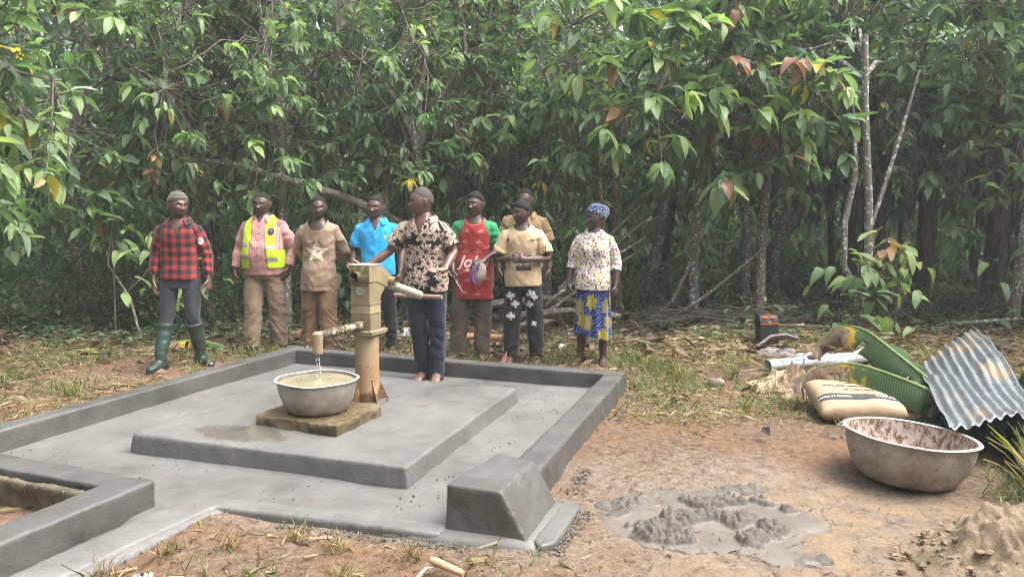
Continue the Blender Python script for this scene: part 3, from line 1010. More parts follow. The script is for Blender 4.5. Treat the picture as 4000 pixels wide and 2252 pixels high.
# torso half-widths and depths by height, for a figure 1.75 m tall
TORSO = [(0.80, 0.150, 0.105), (0.86, 0.168, 0.118), (0.94, 0.172, 0.122), (1.02, 0.160, 0.110), (1.10, 0.152, 0.104), (1.20, 0.163, 0.110),
         (1.30, 0.178, 0.118), (1.36, 0.176, 0.112), (1.40, 0.156, 0.100), (1.435, 0.122, 0.088), (1.465, 0.088, 0.076), (1.51, 0.064, 0.064)]
TZ = np.array([r[0] for r in TORSO]); TX = np.array([r[1] for r in TORSO]); TY = np.array([r[2] for r in TORSO])
EYE_W = M("eye_white", (0.42, 0.38, 0.34), rough=0.4)
EYE_D = M("eye_iris", (0.012, 0.008, 0.006), rough=0.15)
TEETH = M("teeth_white", (0.75, 0.72, 0.65), rough=0.3)
MOUTH_IN = M("mouth_inside", (0.06, 0.015, 0.012), rough=0.6)
HAIR = M("short_black_hair", (0.012, 0.010, 0.009), (0.028, 0.024, 0.022), 60, 0.85, 0.2, bump=0.9, bscale=160, bdist=0.006)

class Person:
    def __init__(self, x, y, z, yaw, H, label, skin, dark, arms, legs=None, head=(0, 0, 0), belly=0.0, slim=1.0, lean=0.0, face=None, seed=0, hips_dx=0.0, shoulder=1.0):
        self.root = empty("person", (x, y, z), yaw)
        tag(self.root, label, "person", "people gathered round the pump")
        tl = {1: (0.0, 0.02), 2: (-0.02, -0.012), 3: (0.015, 0.022), 4: (0.0, -0.025), 5: (0.03, -0.02), 6: (0.01, 0.03), 7: (0.02, 0.015), 8: (0.03, -0.02), 9: (0.0, 0.018)}[seed]
        self.root.rotation_euler = (tl[0], tl[1], yaw)      # nobody stands quite plumb
        self.k = H / 1.75
        self.arms, self.belly, self.slim, self.seed, self.lean, self.sh = arms, belly, slim, seed, lean, shoulder
        self.legs = legs or {-1: [(-0.095, 0, 0.90), (-0.105, -0.01, 0.49), (-0.11, 0.01, 0.085)], 1: [(0.095, 0, 0.90), (0.105, -0.01, 0.49), (0.11, 0.01, 0.085)]}
        self.toe = {s: 0.18 * s for s in (-1, 1)}
        self.head_e = Euler((head[1], head[2], head[0]))
        self.face = dict(jaw=1.0, wide=1.0, smile=0.0, mouth_open=0.0); self.face.update(face or {})
        self.hpos = Vector((0.0, -0.024 + lean * 0.3, 1.612))
        self.skin = skin_mat("skin_%d" % seed, (1.20 * skin[0], 1.36 * skin[1], 1.50 * skin[2]), (1.14 * dark[0], 1.30 * dark[1], 1.42 * dark[2]))
    # -- geometry in the unscaled 1.75 m frame, scaled on build
    def tor(self, z, off=0.0, offy=None):
        rx = np.interp(z, TZ, TX) * self.slim; ry = np.interp(z, TZ, TY) * self.slim
        if z > 1.28: rx *= self.sh
        bel = self.belly * math.exp(-((z - 1.10) / 0.15) ** 2)
        rx += bel * 0.45; ry += bel * 0.7
        cy_ = -bel * 0.35 + self.lean * max(0, (1.44 - z)) * 0.0
        return (0, cy_, z, rx + off, ry + (off if offy is None else offy))
    def shoulder(self, s): return Vector((s * 0.170 * self.sh * (0.5 + 0.5 * self.slim), 0.004, 1.372))
    def arm_pts(self, s):
        el, wr = Vector(self.arms[s][0]), Vector(self.arms[s][1])
        return [Vector((s * 0.085, 0.0, 1.408)), self.shoulder(s), self.shoulder(s).lerp(el, 0.5) + Vector((s * 0.004, 0, 0)), el, el.lerp(wr, 0.35), wr]
    def leg_pts(self, s):
        h, kn, an = [Vector(p) for p in self.legs[s]]
        return [h, h.lerp(kn, 0.5), kn, kn.lerp(an, 0.30) + Vector((0, 0.012, 0)), an]
    def scaled(self, me):
        set_co(me, co_of(me) * self.k); return me
    def build_body(self, barefoot=True, feet=True):
        m = MB()
        m.rings([self.tor(z) for z in np.linspace(0.80, 1.51, 16)], 24)
        m.tube([(0, 0.012, 1.42), (0, 0.006, 1.50), self.hpos + Vector((0, 0.018, -0.06)), self.hpos + Vector((0, 0.015, 0.0))], [0.070 * self.slim, 0.063 * self.slim, 0.060, 0.05], 18)
        for s in (-1, 1):
            p = self.arm_pts(s)
            f = 0.35 + 0.65 * self.slim
            m.tube(p, [0.046 * f, 0.057 * f, 0.050 * f, 0.041 * f, 0.042 * f, 0.027 * f], 14)
            _, wr, d, n, th, cu = self.arms[s]
            add_hand(m, wr, d, n, th, cu, 1.08)
            q = self.leg_pts(s)
            m.tube(q, [0.088 * f, 0.078 * f, 0.057 * f, 0.056 * f, 0.038], 16)
            if feet:
                an = q[-1]; a = self.toe[s]
                fw = Vector((math.sin(a), -math.cos(a), 0))
                z0 = an.z - 0.085
                side = Vector((fw.y, -fw.x, 0))
                b = Vector((an.x, an.y, 0))
                pts = [b - fw * 0.060, b - fw * 0.045, b, b + fw * 0.07, b + fw * 0.13, b + fw * 0.165]
                hh = [0.022, 0.040, 0.050, 0.034, 0.020, 0.012]; ww = [0.020, 0.032, 0.034, 0.042, 0.044, 0.030]
                m.tube([Vector((p_.x, p_.y, z0 + h_)) for p_, h_ in zip(pts, hh)], [(w_, h_) for w_, h_ in zip(ww, hh)], 14, flat=side)
                m.tube([an + Vector((0, 0, 0.03)), b + fw * 0.02 + Vector((0, 0, z0 + 0.045))], [0.036, 0.036], 12)
                for i in range(5):     # toes
                    o = (0.034 - 0.017 * i) * (-s)
                    tp = b + fw * (0.150 - 0.006 * i) + side * o
                    m.tube([Vector((tp.x, tp.y, z0 + 0.014)), Vector((tp.x, tp.y, z0 + 0.012)) + fw * 0.028], [0.0105, 0.008], 7)
        nu, nv = 64, 52
        T, Pp, G = grid_head(nu, nv, **self.face)
        R = self.head_e.to_matrix()
        hp = [R @ Vector(v_) + self.hpos for v_ in G.reshape(-1, 3)]
        fs = grid_faces(nv, nu) + [tuple(range(nu)), tuple((nv - 1) * nu + k for k in range(nu - 1, -1, -1))]
        m.add(hp, fs)
        for s in (-1, 1):
            c = R @ Vector((s * 0.086 * self.face['wide'], 0.014, -0.002)) + self.hpos
            m.ell(c, (0.013, 0.024, 0.037), 12, 8, R @ Euler((0.12, s * 0.12, s * -0.45)).to_matrix())
        me = remesh(m.mesh(), 0.0052, 1, 0.3, 0.0, 0.30)
        # paint lips, brows, palms, soles; socket, nostril and mouth-line shade is painted in too
        c = co_of(me)
        Ri = np.array(R.inverted())
        hl = (c - np.array(self.hpos)) @ Ri.T
        paint = np.ones((len(c), 4))
        fr = (hl[:, 1] < -0.03) & (np.abs(hl[:, 2]) < 0.13) & (c[:, 2] > 1.45)
        mo = self.face['mouth_open']; wl_ = 0.027 + 0.008 * self.face['smile']
        cz = -0.069 - 0.005 * mo - 0.010 * self.face['smile'] * (1 - (hl[:, 0] / 0.03) ** 2) * 0.6 + 0.004 * self.face['smile']
        lip = np.exp(-(np.abs(hl[:, 0]) / wl_) ** 4 - (np.abs(hl[:, 2] - cz) / (0.0125 + 0.006 * mo)) ** 4) * fr
        line = np.exp(-(np.abs(hl[:, 0]) / (wl_ * 1.05)) ** 4 - (np.abs(hl[:, 2] - cz) / 0.0026) ** 2) * fr
        paint[:, :3] *= (1 + lip[:, None] * np.array([0.55, 0.25, 0.35]))
        paint[:, :3] *= (1 - 0.75 * line[:, None])
        for s in (-1, 1):
            bz = 0.030 - 0.10 * np.abs(np.abs(hl[:, 0]) - 0.030)
            br = np.exp(-((hl[:, 0] - s * 0.031) / 0.019) ** 4 - ((hl[:, 2] - bz) / 0.0048) ** 2) * fr
            paint[:, :3] *= (1 - 0.85 * br[:, None])
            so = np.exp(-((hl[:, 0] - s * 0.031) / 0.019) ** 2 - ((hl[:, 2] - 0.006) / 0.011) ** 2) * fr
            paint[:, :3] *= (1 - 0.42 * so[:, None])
            nost = np.exp(-((hl[:, 0] - s * 0.009) / 0.006) ** 2 - ((hl[:, 2] + 0.0425) / 0.0045) ** 2) * fr
            paint[:, :3] *= (1 - 0.7 * nost[:, None])
        if self.beard:
            jb = sstep(-0.050, -0.085, hl[:, 2]) * (hl[:, 1] < 0.03) * (c[:, 2] > 1.48) * (1 - lip) * sstep(-0.135, -0.118, hl[:, 2])
            jb = np.maximum(jb, np.exp(-(hl[:, 0] / 0.03) ** 4 - ((hl[:, 2] + 0.051) / 0.005) ** 2) * fr)
            paint[:, :3] *= (1 - self.beard * jb[:, None])
        for s in (-1, 1):
            _, wr, d, n, th, cu = self.arms[s]
            d = Vector(d).normalized(); n = Vector(n); n = (n - d * n.dot(d)).normalized()
            rel = c - np.array(wr)
            nn = no_of(me)
            pa = sstep(0.0, 0.5, nn @ np.array(n)) * (np.linalg.norm(rel, axis=1) < 0.2) * sstep(0.0, 0.03, rel @ np.array(d))
            paint[:, :3] *= (1 + pa[:, None] * np.array([1.5, 1.3, 1.1]))
        dust = sstep(0.09, 0.01, c[:, 2])[:, None] * np.array([0.35, 0.32, 0.28])
        paint[:, :3] *= 1 + dust
        set_attr(me, "paint", np.clip(paint, 0, 3), 'FLOAT_COLOR')
        self.scaled(me)
        self.body = mesh_obj("body", me, self.skin, self.root)
        # eyes
        for s in (-1, 1):
            q = Vector((s * 0.031, 0, 0.005))
            yy = face_y(0.031, 0.004, **self.face) + 0.0045
            m = MB(); m.ell((0, 0, 0), (0.0125, 0.0085, 0.0050), 14, 9)
            m.v = [tuple((R @ (Vector(v_) + Vector((s * 0.031, yy, 0.004))) + self.hpos) * self.k) for v_ in m.v]
            e = m.build("eye", EYE_W, self.root)
            gx_ = self.gaze * 0.0045
            m = MB(); m.ell((gx_, -0.0056, 0.0002), (0.0066, 0.0038, 0.0052), 10, 7)
            m.v = [tuple((R @ (Vector(v_) + Vector((s * 0.031, yy, 0.004))) + self.hpos) * self.k) for v_ in m.v]
            m.build("iris", EYE_D, e)
        if mo > 0.2:
            m = MB(); ym = face_y(0.0, -0.070 - 0.004 * mo, **self.face); m.ell((0, ym + 0.0065, -0.071 - 0.004 * mo), (0.021 + 0.004 * mo, 0.009, 0.006 + 0.005 * mo), 14, 8)
            m.v = [tuple((R @ Vector(v_) + self.hpos) * self.k) for v_ in m.v]
            m.build("mouth", MOUTH_IN, self.root)
            m = MB(); m.ell((0, ym + 0.0055, -0.0672 - 0.001 * mo), (0.017, 0.0095, 0.0042), 14, 8)
            m.v = [tuple((R @ Vector(v_) + self.hpos) * self.k) for v_ in m.v]
            m.build("teeth", TEETH, self.root)
    beard = 0.0
    gaze = 0.0
    def cap(self, name, mat, off, front, side, back, edge=0.35, bulge=None, seedn=0, rough=0.0, inner=-0.004):
        """shell on the skull above a hairline: hair, beanie or headscarf"""
        nu, nv = 72, 44
        T, Pp, G = grid_head(nu, nv, **dict(self.face, smile=0, mouth_open=0))
        ca = np.cos(Pp)
        line = np.where(ca > 0, side + (front - side) * ca ** 1.5 if False else side + (front - side) * np.clip(ca, 0, 1) ** 0.7, side + (back - side) * np.clip(-ca, 0, 1) ** 0.8)
        dz = G[..., 2] - line
        keep = dz > -0.012
        nrm = G / np.linalg.norm(G, axis=-1, keepdims=True)
        o = inner + (off - inner) * sstep(-0.004, 0.018 * edge + 0.004, dz)
        if rough: o = o + rough * vnoise(G.reshape(-1, 3) * 70, seedn).reshape(o.shape) * (dz > 0)
        Q = G + nrm * o[..., None]
        if bulge is not None: Q = bulge(Q, T, Pp, dz)
        R = self.head_e.to_matrix()
        m = MB()
        m.add([(R @ Vector(v_) + self.hpos) * self.k for v_ in Q.reshape(-1, 3)], grid_faces(nv, nu, keep) + [tuple(range(nu))])
        ob = m.build(name, mat, self.root)
        bm = bmesh.new(); bm.from_mesh(ob.data)
        bmesh.ops.delete(bm, geom=[v_ for v_ in bm.verts if not v_.link_faces], context='VERTS')
        bm.to_mesh(ob.data); bm.free()
        return ob
    # -- clothing
    def sleeve_uv(self, c, sleeves):
        """pattern coordinates: torso front/back plane, or along and around the sleeve"""
        uv = np.stack([c[:, 0], c[:, 2], np.where(c[:, 1] < 0, 0.0, 5.0)], 1)
        self.sl_uv = uv.copy()
        for s in sleeves:
            p = self.arm_pts(s)[1:]
            P = np.array([tuple(q) for q in p])
            best = np.full(len(c), 9.0); along_ = np.zeros(len(c)); ang = np.zeros(len(c)); acc = 0.0
            for i in range(len(P) - 1):
                d = P[i + 1] - P[i]; L = np.linalg.norm(d); d = d / L
                rel = c - P[i]
                tt = np.clip(rel @ d, 0, L)
                r = rel - tt[:, None] * d
                dist = np.linalg.norm(r, axis=1)
                ok = dist < best
                e1 = np.cross(d, [0, 1, 0]); e1 /= np.linalg.norm(e1); e2 = np.cross(d, e1)
                best = np.where(ok, dist, best); along_ = np.where(ok, acc + tt, along_)
                ang = np.where(ok, np.arctan2(r @ e1, r @ e2), ang)
                acc += L
            tors = np.abs(c[:, 0]) - np.interp(c[:, 2], TZ, TX) * self.slim * 0.93
            is_sl = (s * c[:, 0] > 0.02) & (((best < 0.085) & (tors > 0)) | ((best < 0.075) & (along_ > 0.20) & (np.abs(c[:, 1]) > 0.13)))
            su = np.stack([ang * 0.062 + s * 3.0, 1.42 - along_, np.full(len(c), 9.0)], 1)
            uv[is_sl] = su[is_sl]
            hs_ = s * c[:, 0] > 0; self.sl_uv[hs_] = su[hs_]
        return uv
    def shirt(self, name, mat, hem, sleeve, off=0.016, flare=0.01, neck=('crew', 0.080), wr=0.006, fit=0.016, voxel=0.0095, hem_back=None, cuff=None, sl_off=None, extra=None, sleeves=(-1, 1), zfreq=1.0):
        m = MB()
        zs = np.linspace(hem, 1.488, 20)
        rr = []
        for z in zs:
            cx, cy_, _, rx, ry = self.tor(max(z, 0.86))
            k = np.clip((1.12 - z) / 0.25, 0, 1)
            rx = max(rx, 0.166 * self.slim + 0.3 * self.belly * 0) if z < 1.2 else rx
            o = off + flare * k
            rr.append((cx, cy_, z, rx + o, ry + o))
        m.rings(rr, 28, power=2.25)
        sl = sl_off if sl_off is not None else off
        for s in sleeves:
            p = self.arm_pts(s)
            f = 0.35 + 0.65 * self.slim
            r = [0.047 * f + sl * 0.3, 0.058 * f + sl * 0.7, 0.052 * f + sl, 0.043 * f + sl, 0.042 * f + sl * 0.9, 0.030 * f + sl * 0.7]
            # cut the sleeve at a fraction of the arm
            pts, rad = [p[0]], [r[0]]
            L = [0]
            for i in range(1, 6): L.append(L[-1] + (p[i] - p[i - 1]).length)
            end = L[1] + (L[5] - L[1]) * sleeve
            for i in range(1, 6):
                if L[i] < end - 1e-4: pts.append(p[i]); rad.append(r[i])
                else:
                    k = (end - L[i - 1]) / (L[i] - L[i - 1])
                    pts.append(p[i - 1].lerp(p[i], k)); rad.append(r[i - 1] + (r[i] - r[i - 1]) * k + (cuff or 0)); break
            m.tube(pts, rad, 16)
            if s == -1: endL = (pts[-1], (pts[-1] - pts[-2]).normalized())
            else: endR = (pts[-1], (pts[-1] - pts[-2]).normalized())
        me = remesh(m.mesh(), voxel, 2, 0.5)
        ends = [e for e in ((endL if -1 in sleeves else None), (endR if 1 in sleeves else None)) if e]
        nk = neck
        def kill(c, n):
            k = (c[:, 2] < hem + 0.006) & (n[:, 2] < -0.55)
            for q, d in ends:
                rel = c - np.array(q)
                k |= (np.linalg.norm(rel, axis=1) < 0.11) & (n @ np.array(d) > 0.62) & (rel @ np.array(d) > -0.012)
            rad = np.hypot(c[:, 0], c[:, 1] - 0.008)
            k |= (rad < nk[1]) & (c[:, 2] > 1.38)
            if nk[0] == 'crew':
                k |= (c[:, 1] < 0) & (np.hypot(c[:, 0] / (nk[1] * 1.08), (c[:, 2] - 1.475) / nk[2] if len(nk) > 2 else (c[:, 2] - 1.475) / 0.05) < 1)
            else:      # open V down to nk[2]
                zb = nk[2]
                k |= (c[:, 1] < 0) & (c[:, 2] > zb) & (np.abs(c[:, 0]) < (c[:, 2] - zb) / (1.48 - zb) * nk[3])
            return k
        del_faces(me, kill)
        c, n = co_of(me), no_of(me)
        w = np.ones(len(c))
        uvp = self.sleeve_uv(c, sleeves)
        # cloth folds: soft vertical drape low down, slanting pulls near the arms, rings on the sleeves
        sd_ = self.seed * 7
        q = c * np.array([9, 9, 3.2 * zfreq])
        fold = vnoise(q + vnoise(c * 4, sd_)[:, None] * 0.8, sd_ + 1)
        diag = vnoise(np.stack([c[:, 0] * 6 + c[:, 2] * 11, c[:, 1] * 5, c[:, 2] * 6 - np.abs(c[:, 0]) * 14], 1), sd_ + 2)
        slv = vnoise(np.stack([uvp[:, 0] * 8, uvp[:, 1] * 26 + uvp[:, 0] * 10, c[:, 1] * 6], 1), sd_ + 3)
        low = sstep(1.36, 1.0, c[:, 2])
        is_sl = uvp[:, 2] > 8
        rdg = lambda q_: 1 - 2 * np.abs(q_)
        d = wr * (1.3 * low * fold + 0.8 * diag + 0.7 * rdg(vnoise(np.stack([c[:, 0] * 7 + c[:, 2] * 5, c[:, 1] * 4, c[:, 2] * 9 - c[:, 0] * 6], 1), sd_ + 6)) + 0.35 * vnoise(c * 28, sd_ + 4))
        d = np.where(is_sl, wr * (1.3 * slv + 0.4 * fold), d)
        if hem_back is not None:
            pass
        c2 = c + n * d[:, None]
        if extra is not None: c2 = extra(c2)
        set_co(me, c2)
        corner_pat(me, np.stack([c[:, 0], c[:, 2], np.where(c[:, 1] < 0, 0.0, 5.0)], 1), self.sl_uv, is_sl)
        me2 = self.scaled(me)
        o = mesh_obj(name, me2, mat, self.root)
        return o
    def trousers(self, name, mat, top=1.0, off=0.012, loose=0.0, bottom=0.07, wr=0.006, voxel=0.0095, stack=1.0):
        m = MB()
        rr = []
        for z in np.linspace(0.80, top, 8):
            cx, cy_, _, rx, ry = self.tor(max(z, 0.84))
            rr.append((cx, cy_ * 0.6, z, rx * (0.93 if z > 0.97 else 1.0) + off, ry * (0.96) + off))
        m.rings(rr, 24, power=2.2)
        ends = []
        for s in (-1, 1):
            q = self.leg_pts(s)
            f = 0.35 + 0.65 * self.slim
            r = [0.090 * f + off, 0.080 * f + off + loose * 0.5, 0.060 * f + off + loose * 0.8, 0.056 * f + off + loose, 0.045 + off + loose * 0.85]
            an, kn = q[-1], q[3]
            e = an + (an - kn).normalized() * (an.z - bottom)
            m.tube(q[:-1] + [e], r, 16)
            ends.append((e, (an - kn).normalized()))
        me = remesh(m.mesh(), voxel, 2, 0.5)
        def kill(c, n):
            k = (c[:, 2] > top - 0.006) & (n[:, 2] > 0.6)
            for e, d in ends:
                k |= (np.linalg.norm(c - np.array(e), axis=1) < 0.14) & (n @ np.array(d) > 0.6) & ((c - np.array(e)) @ np.array(d) > -0.02)
            return k
        del_faces(me, kill)
        c, n = co_of(me), no_of(me)
        sd_ = self.seed * 11 + 50
        sx = np.where(c[:, 0] > 0, 1.0, -1.0)
        rings_ = vnoise(np.stack([c[:, 0] * 9 + sx * 7, c[:, 1] * 9, c[:, 2] * 30 + c[:, 0] * 12 * sx], 1), sd_)
        vert = vnoise(np.stack([c[:, 0] * 16, c[:, 1] * 12, c[:, 2] * 3.0], 1), sd_ + 1)
        lowz = sstep(0.62, 0.30, c[:, 2]); crotch = np.exp(-((c[:, 2] - 0.78) / 0.09) ** 2); knee = np.exp(-((c[:, 2] - 0.5) / 0.10) ** 2)
        rings_ = 0.5 * rings_ + 0.8 * (0.5 - np.abs(vnoise(np.stack([c[:, 0] * 12 + sx * 3, c[:, 1] * 10, c[:, 2] * 17 + c[:, 0] * 22 * sx], 1), sd_ + 9)))
        d = 1.0 * wr * (stack * rings_ * (0.35 + 1.3 * lowz + 0.8 * knee + 0.9 * crotch) + 0.8 * vert)
        set_co(me, c + n * d[:, None])
        set_attr(me, "pat", np.stack([c[:, 0], c[:, 2], c[:, 1]], 1))
        self.scaled(me)
        o = mesh_obj(name, me, mat, self.root)
        return o
    def collar(self, name, mat, parent, r=0.082, h=0.038, gap=0.5, drop=0.05, z=1.478):
        r = r + 0.004
        """turned-down collar: a band round the neck falling outwards, open at the front"""
        m = MB(); n = 40
        vs, fs = [], []
        rows = [(0.0, -0.010, 0.0), (0.004, h * 0.6, 0.0), (0.010, h, 0.0), (0.020, h * 0.75, 0.2), (0.034, h * 0.10, 0.7), (0.042, -h * 0.45, 1.0)]
        for (dr, dz, _k) in rows:
            for i in range(n + 1):
                a = -PI + gap + (2 * PI - 2 * gap) * i / n      # 0 at the back
                fr = (1 - math.cos(a)) / 2                      # 1 at the front
                rr_ = r + dr * (1 + 0.35 * fr)
                zz = z + dz * (1 - 0.15 * fr) - drop * fr ** 1.6
                vs.append(((rr_ * 1.0) * math.sin(a) * self.k, (0.010 + rr_ * 0.98 * math.cos(a) - 0.030 * fr ** 2) * self.k, zz * self.k))
        for i in range(len(rows) - 1):
            for j in range(n):
                fs.append((i * (n + 1) + j, i * (n + 1) + j + 1, (i + 1) * (n + 1) + j + 1, (i + 1) * (n + 1) + j))
        m.add(vs, fs)
        o = m.build(name, mat, parent)
        pv = np.array(m.v) / self.k
        set_attr(o.data, "pat", np.stack([pv[:, 0], pv[:, 2] + 0.3 * np.abs(pv[:, 0]), pv[:, 1] * 0], 1))
        return o
    def decal(self, name, me2d, at, mat, onto, lift=0.0025, maxedge=0.012, rot=0.0, axis='Y'):
        """flat print laid on the cloth: 2-D mesh (x right, y up) projected along the wearer's facing axis"""
        refine(me2d, maxedge)
        bv = getattr(onto, "_x", None)
        key = onto.name
        if key not in BVHS:
            bm = bmesh.new(); bm.from_mesh(onto.data); BVHS[key] = BVHTree.FromBMesh(bm); bm.free()
        bv = BVHS[key]
        c = co_of(me2d)
        cs, sn = math.cos(rot), math.sin(rot)
        out = np.zeros_like(c); ok = True
        last = None
        for i, (a, b, _) in enumerate(c):
            px_, pz_ = at[0] * self.k + a * cs - b * sn, at[1] * self.k + a * sn + b * cs
            if axis == 'Y': hit = bv.ray_cast(Vector((px_, -1.0, pz_)), Vector((0, 1, 0)))
            else:
                sx = 1 if axis == 'X' else -1
                hit = bv.ray_cast(Vector((sx * 1.0, px_, pz_)), Vector((-sx, 0, 0)))
            if hit[0] is None:
                p = last if last is not None else Vector((px_, -0.15, pz_))
            else:
                p = hit[0] + hit[1] * lift if hit[1].dot(Vector((0, -1, 0)) if axis == 'Y' else Vector((1 if axis == 'X' else -1, 0, 0))) > 0 else hit[0] - hit[1] * lift
            last = p
            out[i] = p
        set_co(me2d, out)
        return mesh_obj(name, me2d, mat, onto)
BVHS = {}
def corner_pat(me, uv_t, uv_s, is_sl):
    """pattern coordinates per face corner, so a face is wholly torso or wholly sleeve"""
    nl, npol = len(me.loops), len(me.polygons)
    lv = np.empty(nl, np.int32); me.loops.foreach_get("vertex_index", lv)
    lt = np.empty(npol, np.int32); me.polygons.foreach_get("loop_total", lt)
    pi_ = np.repeat(np.arange(npol), lt)
    frac = np.bincount(pi_, is_sl[lv].astype(float), npol) / lt
    cls = (frac > 0.5)[pi_]
    val = np.where(cls[:, None], uv_s[lv], uv_t[lv])
    at = me.attributes.new("pat", 'FLOAT_VECTOR', 'CORNER')
    at.data.foreach_set("vector", np.ascontiguousarray(val, dtype=np.float32).ravel())

def poly_mesh(pts):
    me = bpy.data.meshes.new("poly")
    me.from_pydata([(p[0], p[1], 0) for p in pts], [], [tuple(range(len(pts)))])
    return me
def star_pts(r, r2, n=5, wob=0.0):
    return [((r if k % 2 == 0 else r2) * math.sin(PI * k / n) * (1 + random.uniform(-wob, wob)), (r if k % 2 == 0 else r2) * math.cos(PI * k / n) * (1 + random.uniform(-wob, wob))) for k in range(2 * n)]
def disc_pts(r, n=20, ry=None):
    return [(r * math.cos(2 * PI * k / n), (ry or r) * math.sin(2 * PI * k / n)) for k in range(n)]
def rect_pts(w, h): return [(-w / 2, -h / 2), (w / 2, -h / 2), (w / 2, h / 2), (-w / 2, h / 2)]
def cross_pts(s):
    a, b = 0.22 * s, 0.5 * s
    return [(-a * .5, -b), (a * .5 , -b * 1.15), (a, -b), (a * .45, -a), (b * .9, -a * 1.1), (b * 1.05, 0), (b * .9, a * 1.1), (a * .45, a * .6), (a, b * .8), (0, b * 1.0), (-a, b * .8), (-a * .45, a * .6), (-b * .9, a * 1.1), (-b * 1.05, 0), (-b * .9, -a * 1.1), (-a * .45, -a)]

# ---- cloth materials
def cloth(name, build, rough=0.85, bump=0.12):
    t = NT(name)
    pat = t.attr("pat"); v = t.coord()
    c = build(t, pat, v)
    weave = t.noise(v, 260, 2)
    t.set(color=c, rough=rough, spec=0.2, sheen=0.15, normal=t.bump(t.math('ADD', weave, t.noise(v, 22, 4)), bump, 0.004))
    return t.m
def plain(c1, c2, scale=7):
    return lambda t, p, v: t.mix(t.ramp(t.noise(v, scale, 5), [(0.35, 0.0), (0.7, 1.0)]), c1, c2)
def stained(c1, c2, stain, scale=5, lo=0.5, hi=0.68, k=0.7):
    def f(t, p, v):
        c = t.mix(t.ramp(t.noise(v, 9, 5), [(0.35, 0.0), (0.7, 1.0)]), c1, c2)
        return t.mix(t.ramp(t.noise(v, scale, 6, 0.65), [(lo, 0.0), (hi, k)]), c, stain)
    return f
def stripe(t, s, period, duty, soft=0.02):
    fr = t.math('FRACT', t.math('MULTIPLY', t.math('ADD', s, 20.0), 1.0 / period))
    return t.ramp(fr, [(0.0, 1.0), (duty, 1.0), (min(0.99, duty + soft), 0.0), (1.0, 0.0)])
def plaid(t, p, v):
    s = t.sep(p)
    a = stripe(t, s[0], 0.082, 0.5); b = stripe(t, s[1], 0.088, 0.5)
    sm = t.math('ADD', a, b)
    c = t.ramp(t.math('MULTIPLY', sm, 0.5), [(0.0, (0.42, 0.042, 0.032)), (0.45, (0.16, 0.030, 0.034)), (0.55, (0.15, 0.030, 0.035)), (1.0, (0.016, 0.014, 0.022))])
    return t.mix(t.ramp(t.noise(v, 9, 4), [(0.4, 0.0), (0.8, 0.3)]), c, (0.10, 0.05, 0.05))
def pink_check(t, p, v):
    s = t.sep(p)
    a = stripe(t, s[0], 0.021, 0.17); b = stripe(t, s[1], 0.021, 0.17)
    g = t.math('MAXIMUM', a, b)
    c = t.mix(t.noise(v, 10, 4), (0.52, 0.26, 0.24), (0.60, 0.34, 0.31))
    return t.mix(t.math('MULTIPLY', g, 0.72), c, (0.10, 0.04, 0.05))
def petals(t, p, scale, n, r0, r1, rnd=0.85):
    """flower mask and per-flower random value from Voronoi cells"""
    vo = t.voronoi(p, scale, rnd=rnd, dim='2D')
    dlt = t.vmath('SUBTRACT', t.vmath('SCALE', p), vo.outputs["Position"])
    k = t.n.new("ShaderNodeVectorMath"); k.operation = 'SUBTRACT'
    t.put(k.inputs[0], p); t.put(k.inputs[1], vo.outputs["Position"])
    s = t.sep(k.outputs[0])
    ang = t.math('ARCTAN2', s[1], s[0])
    r = t.math('SQRT', t.math('ADD', t.math('MULTIPLY', s[0], s[0]), t.math('MULTIPLY', s[1], s[1])))
    r = t.math('MULTIPLY', r, scale)
    rnd_ = t.sep(vo.outputs["Color"])
    pet = t.math('ABSOLUTE', t.math('COSINE', t.math('ADD', t.math('MULTIPLY', ang, n / 2.0), t.math('MULTIPLY', rnd_[0], 6.0))))
    lim = t.math('ADD', t.math('MULTIPLY', pet, r1 - r0), r0)
    m = t.math('LESS_THAN', r, lim)
    return m, r, pet, rnd_, ang
def floral_black(t, p, v):
    p = t.vmath('ADD', p, t.vmath('MULTIPLY', t.vmath('SUBTRACT', t.noise(p, 22, 3, out='Color'), (0.5, 0.5, 0.5)), (0.055, 0.055, 0.0)))
    m, r, pet, rn, ang = petals(t, p, 7.0, 7, 0.22, 0.62)
    m2, r2, pet2, rn2, ang2 = petals(t, t.mapping(p, (1, 1, 1), (0.31, 0.17, 0)), 12.0, 5, 0.12, 0.5)
    st = t.noise(t.comb(t.math('MULTIPLY', ang, 2.6), t.math('MULTIPLY', r, 1.6), 0.0), 2.6, 3)
    ink = t.math('MULTIPLY', t.ramp(st, [(0.42, 0.0), (0.50, 1.0)]), t.ramp(r, [(0.06, 0.0), (0.16, 1.0)]))
    mm = t.math('MULTIPLY', t.math('MAXIMUM', m, t.math('MULTIPLY', m2, t.math('GREATER_THAN', rn2[1], 0.45))), ink)
    cream = t.ramp(t.noise(v, 40, 4), [(0.35, (0.42, 0.30, 0.23)), (0.7, (0.58, 0.45, 0.37))])
    return t.mix(mm, (0.012, 0.011, 0.014), cream)
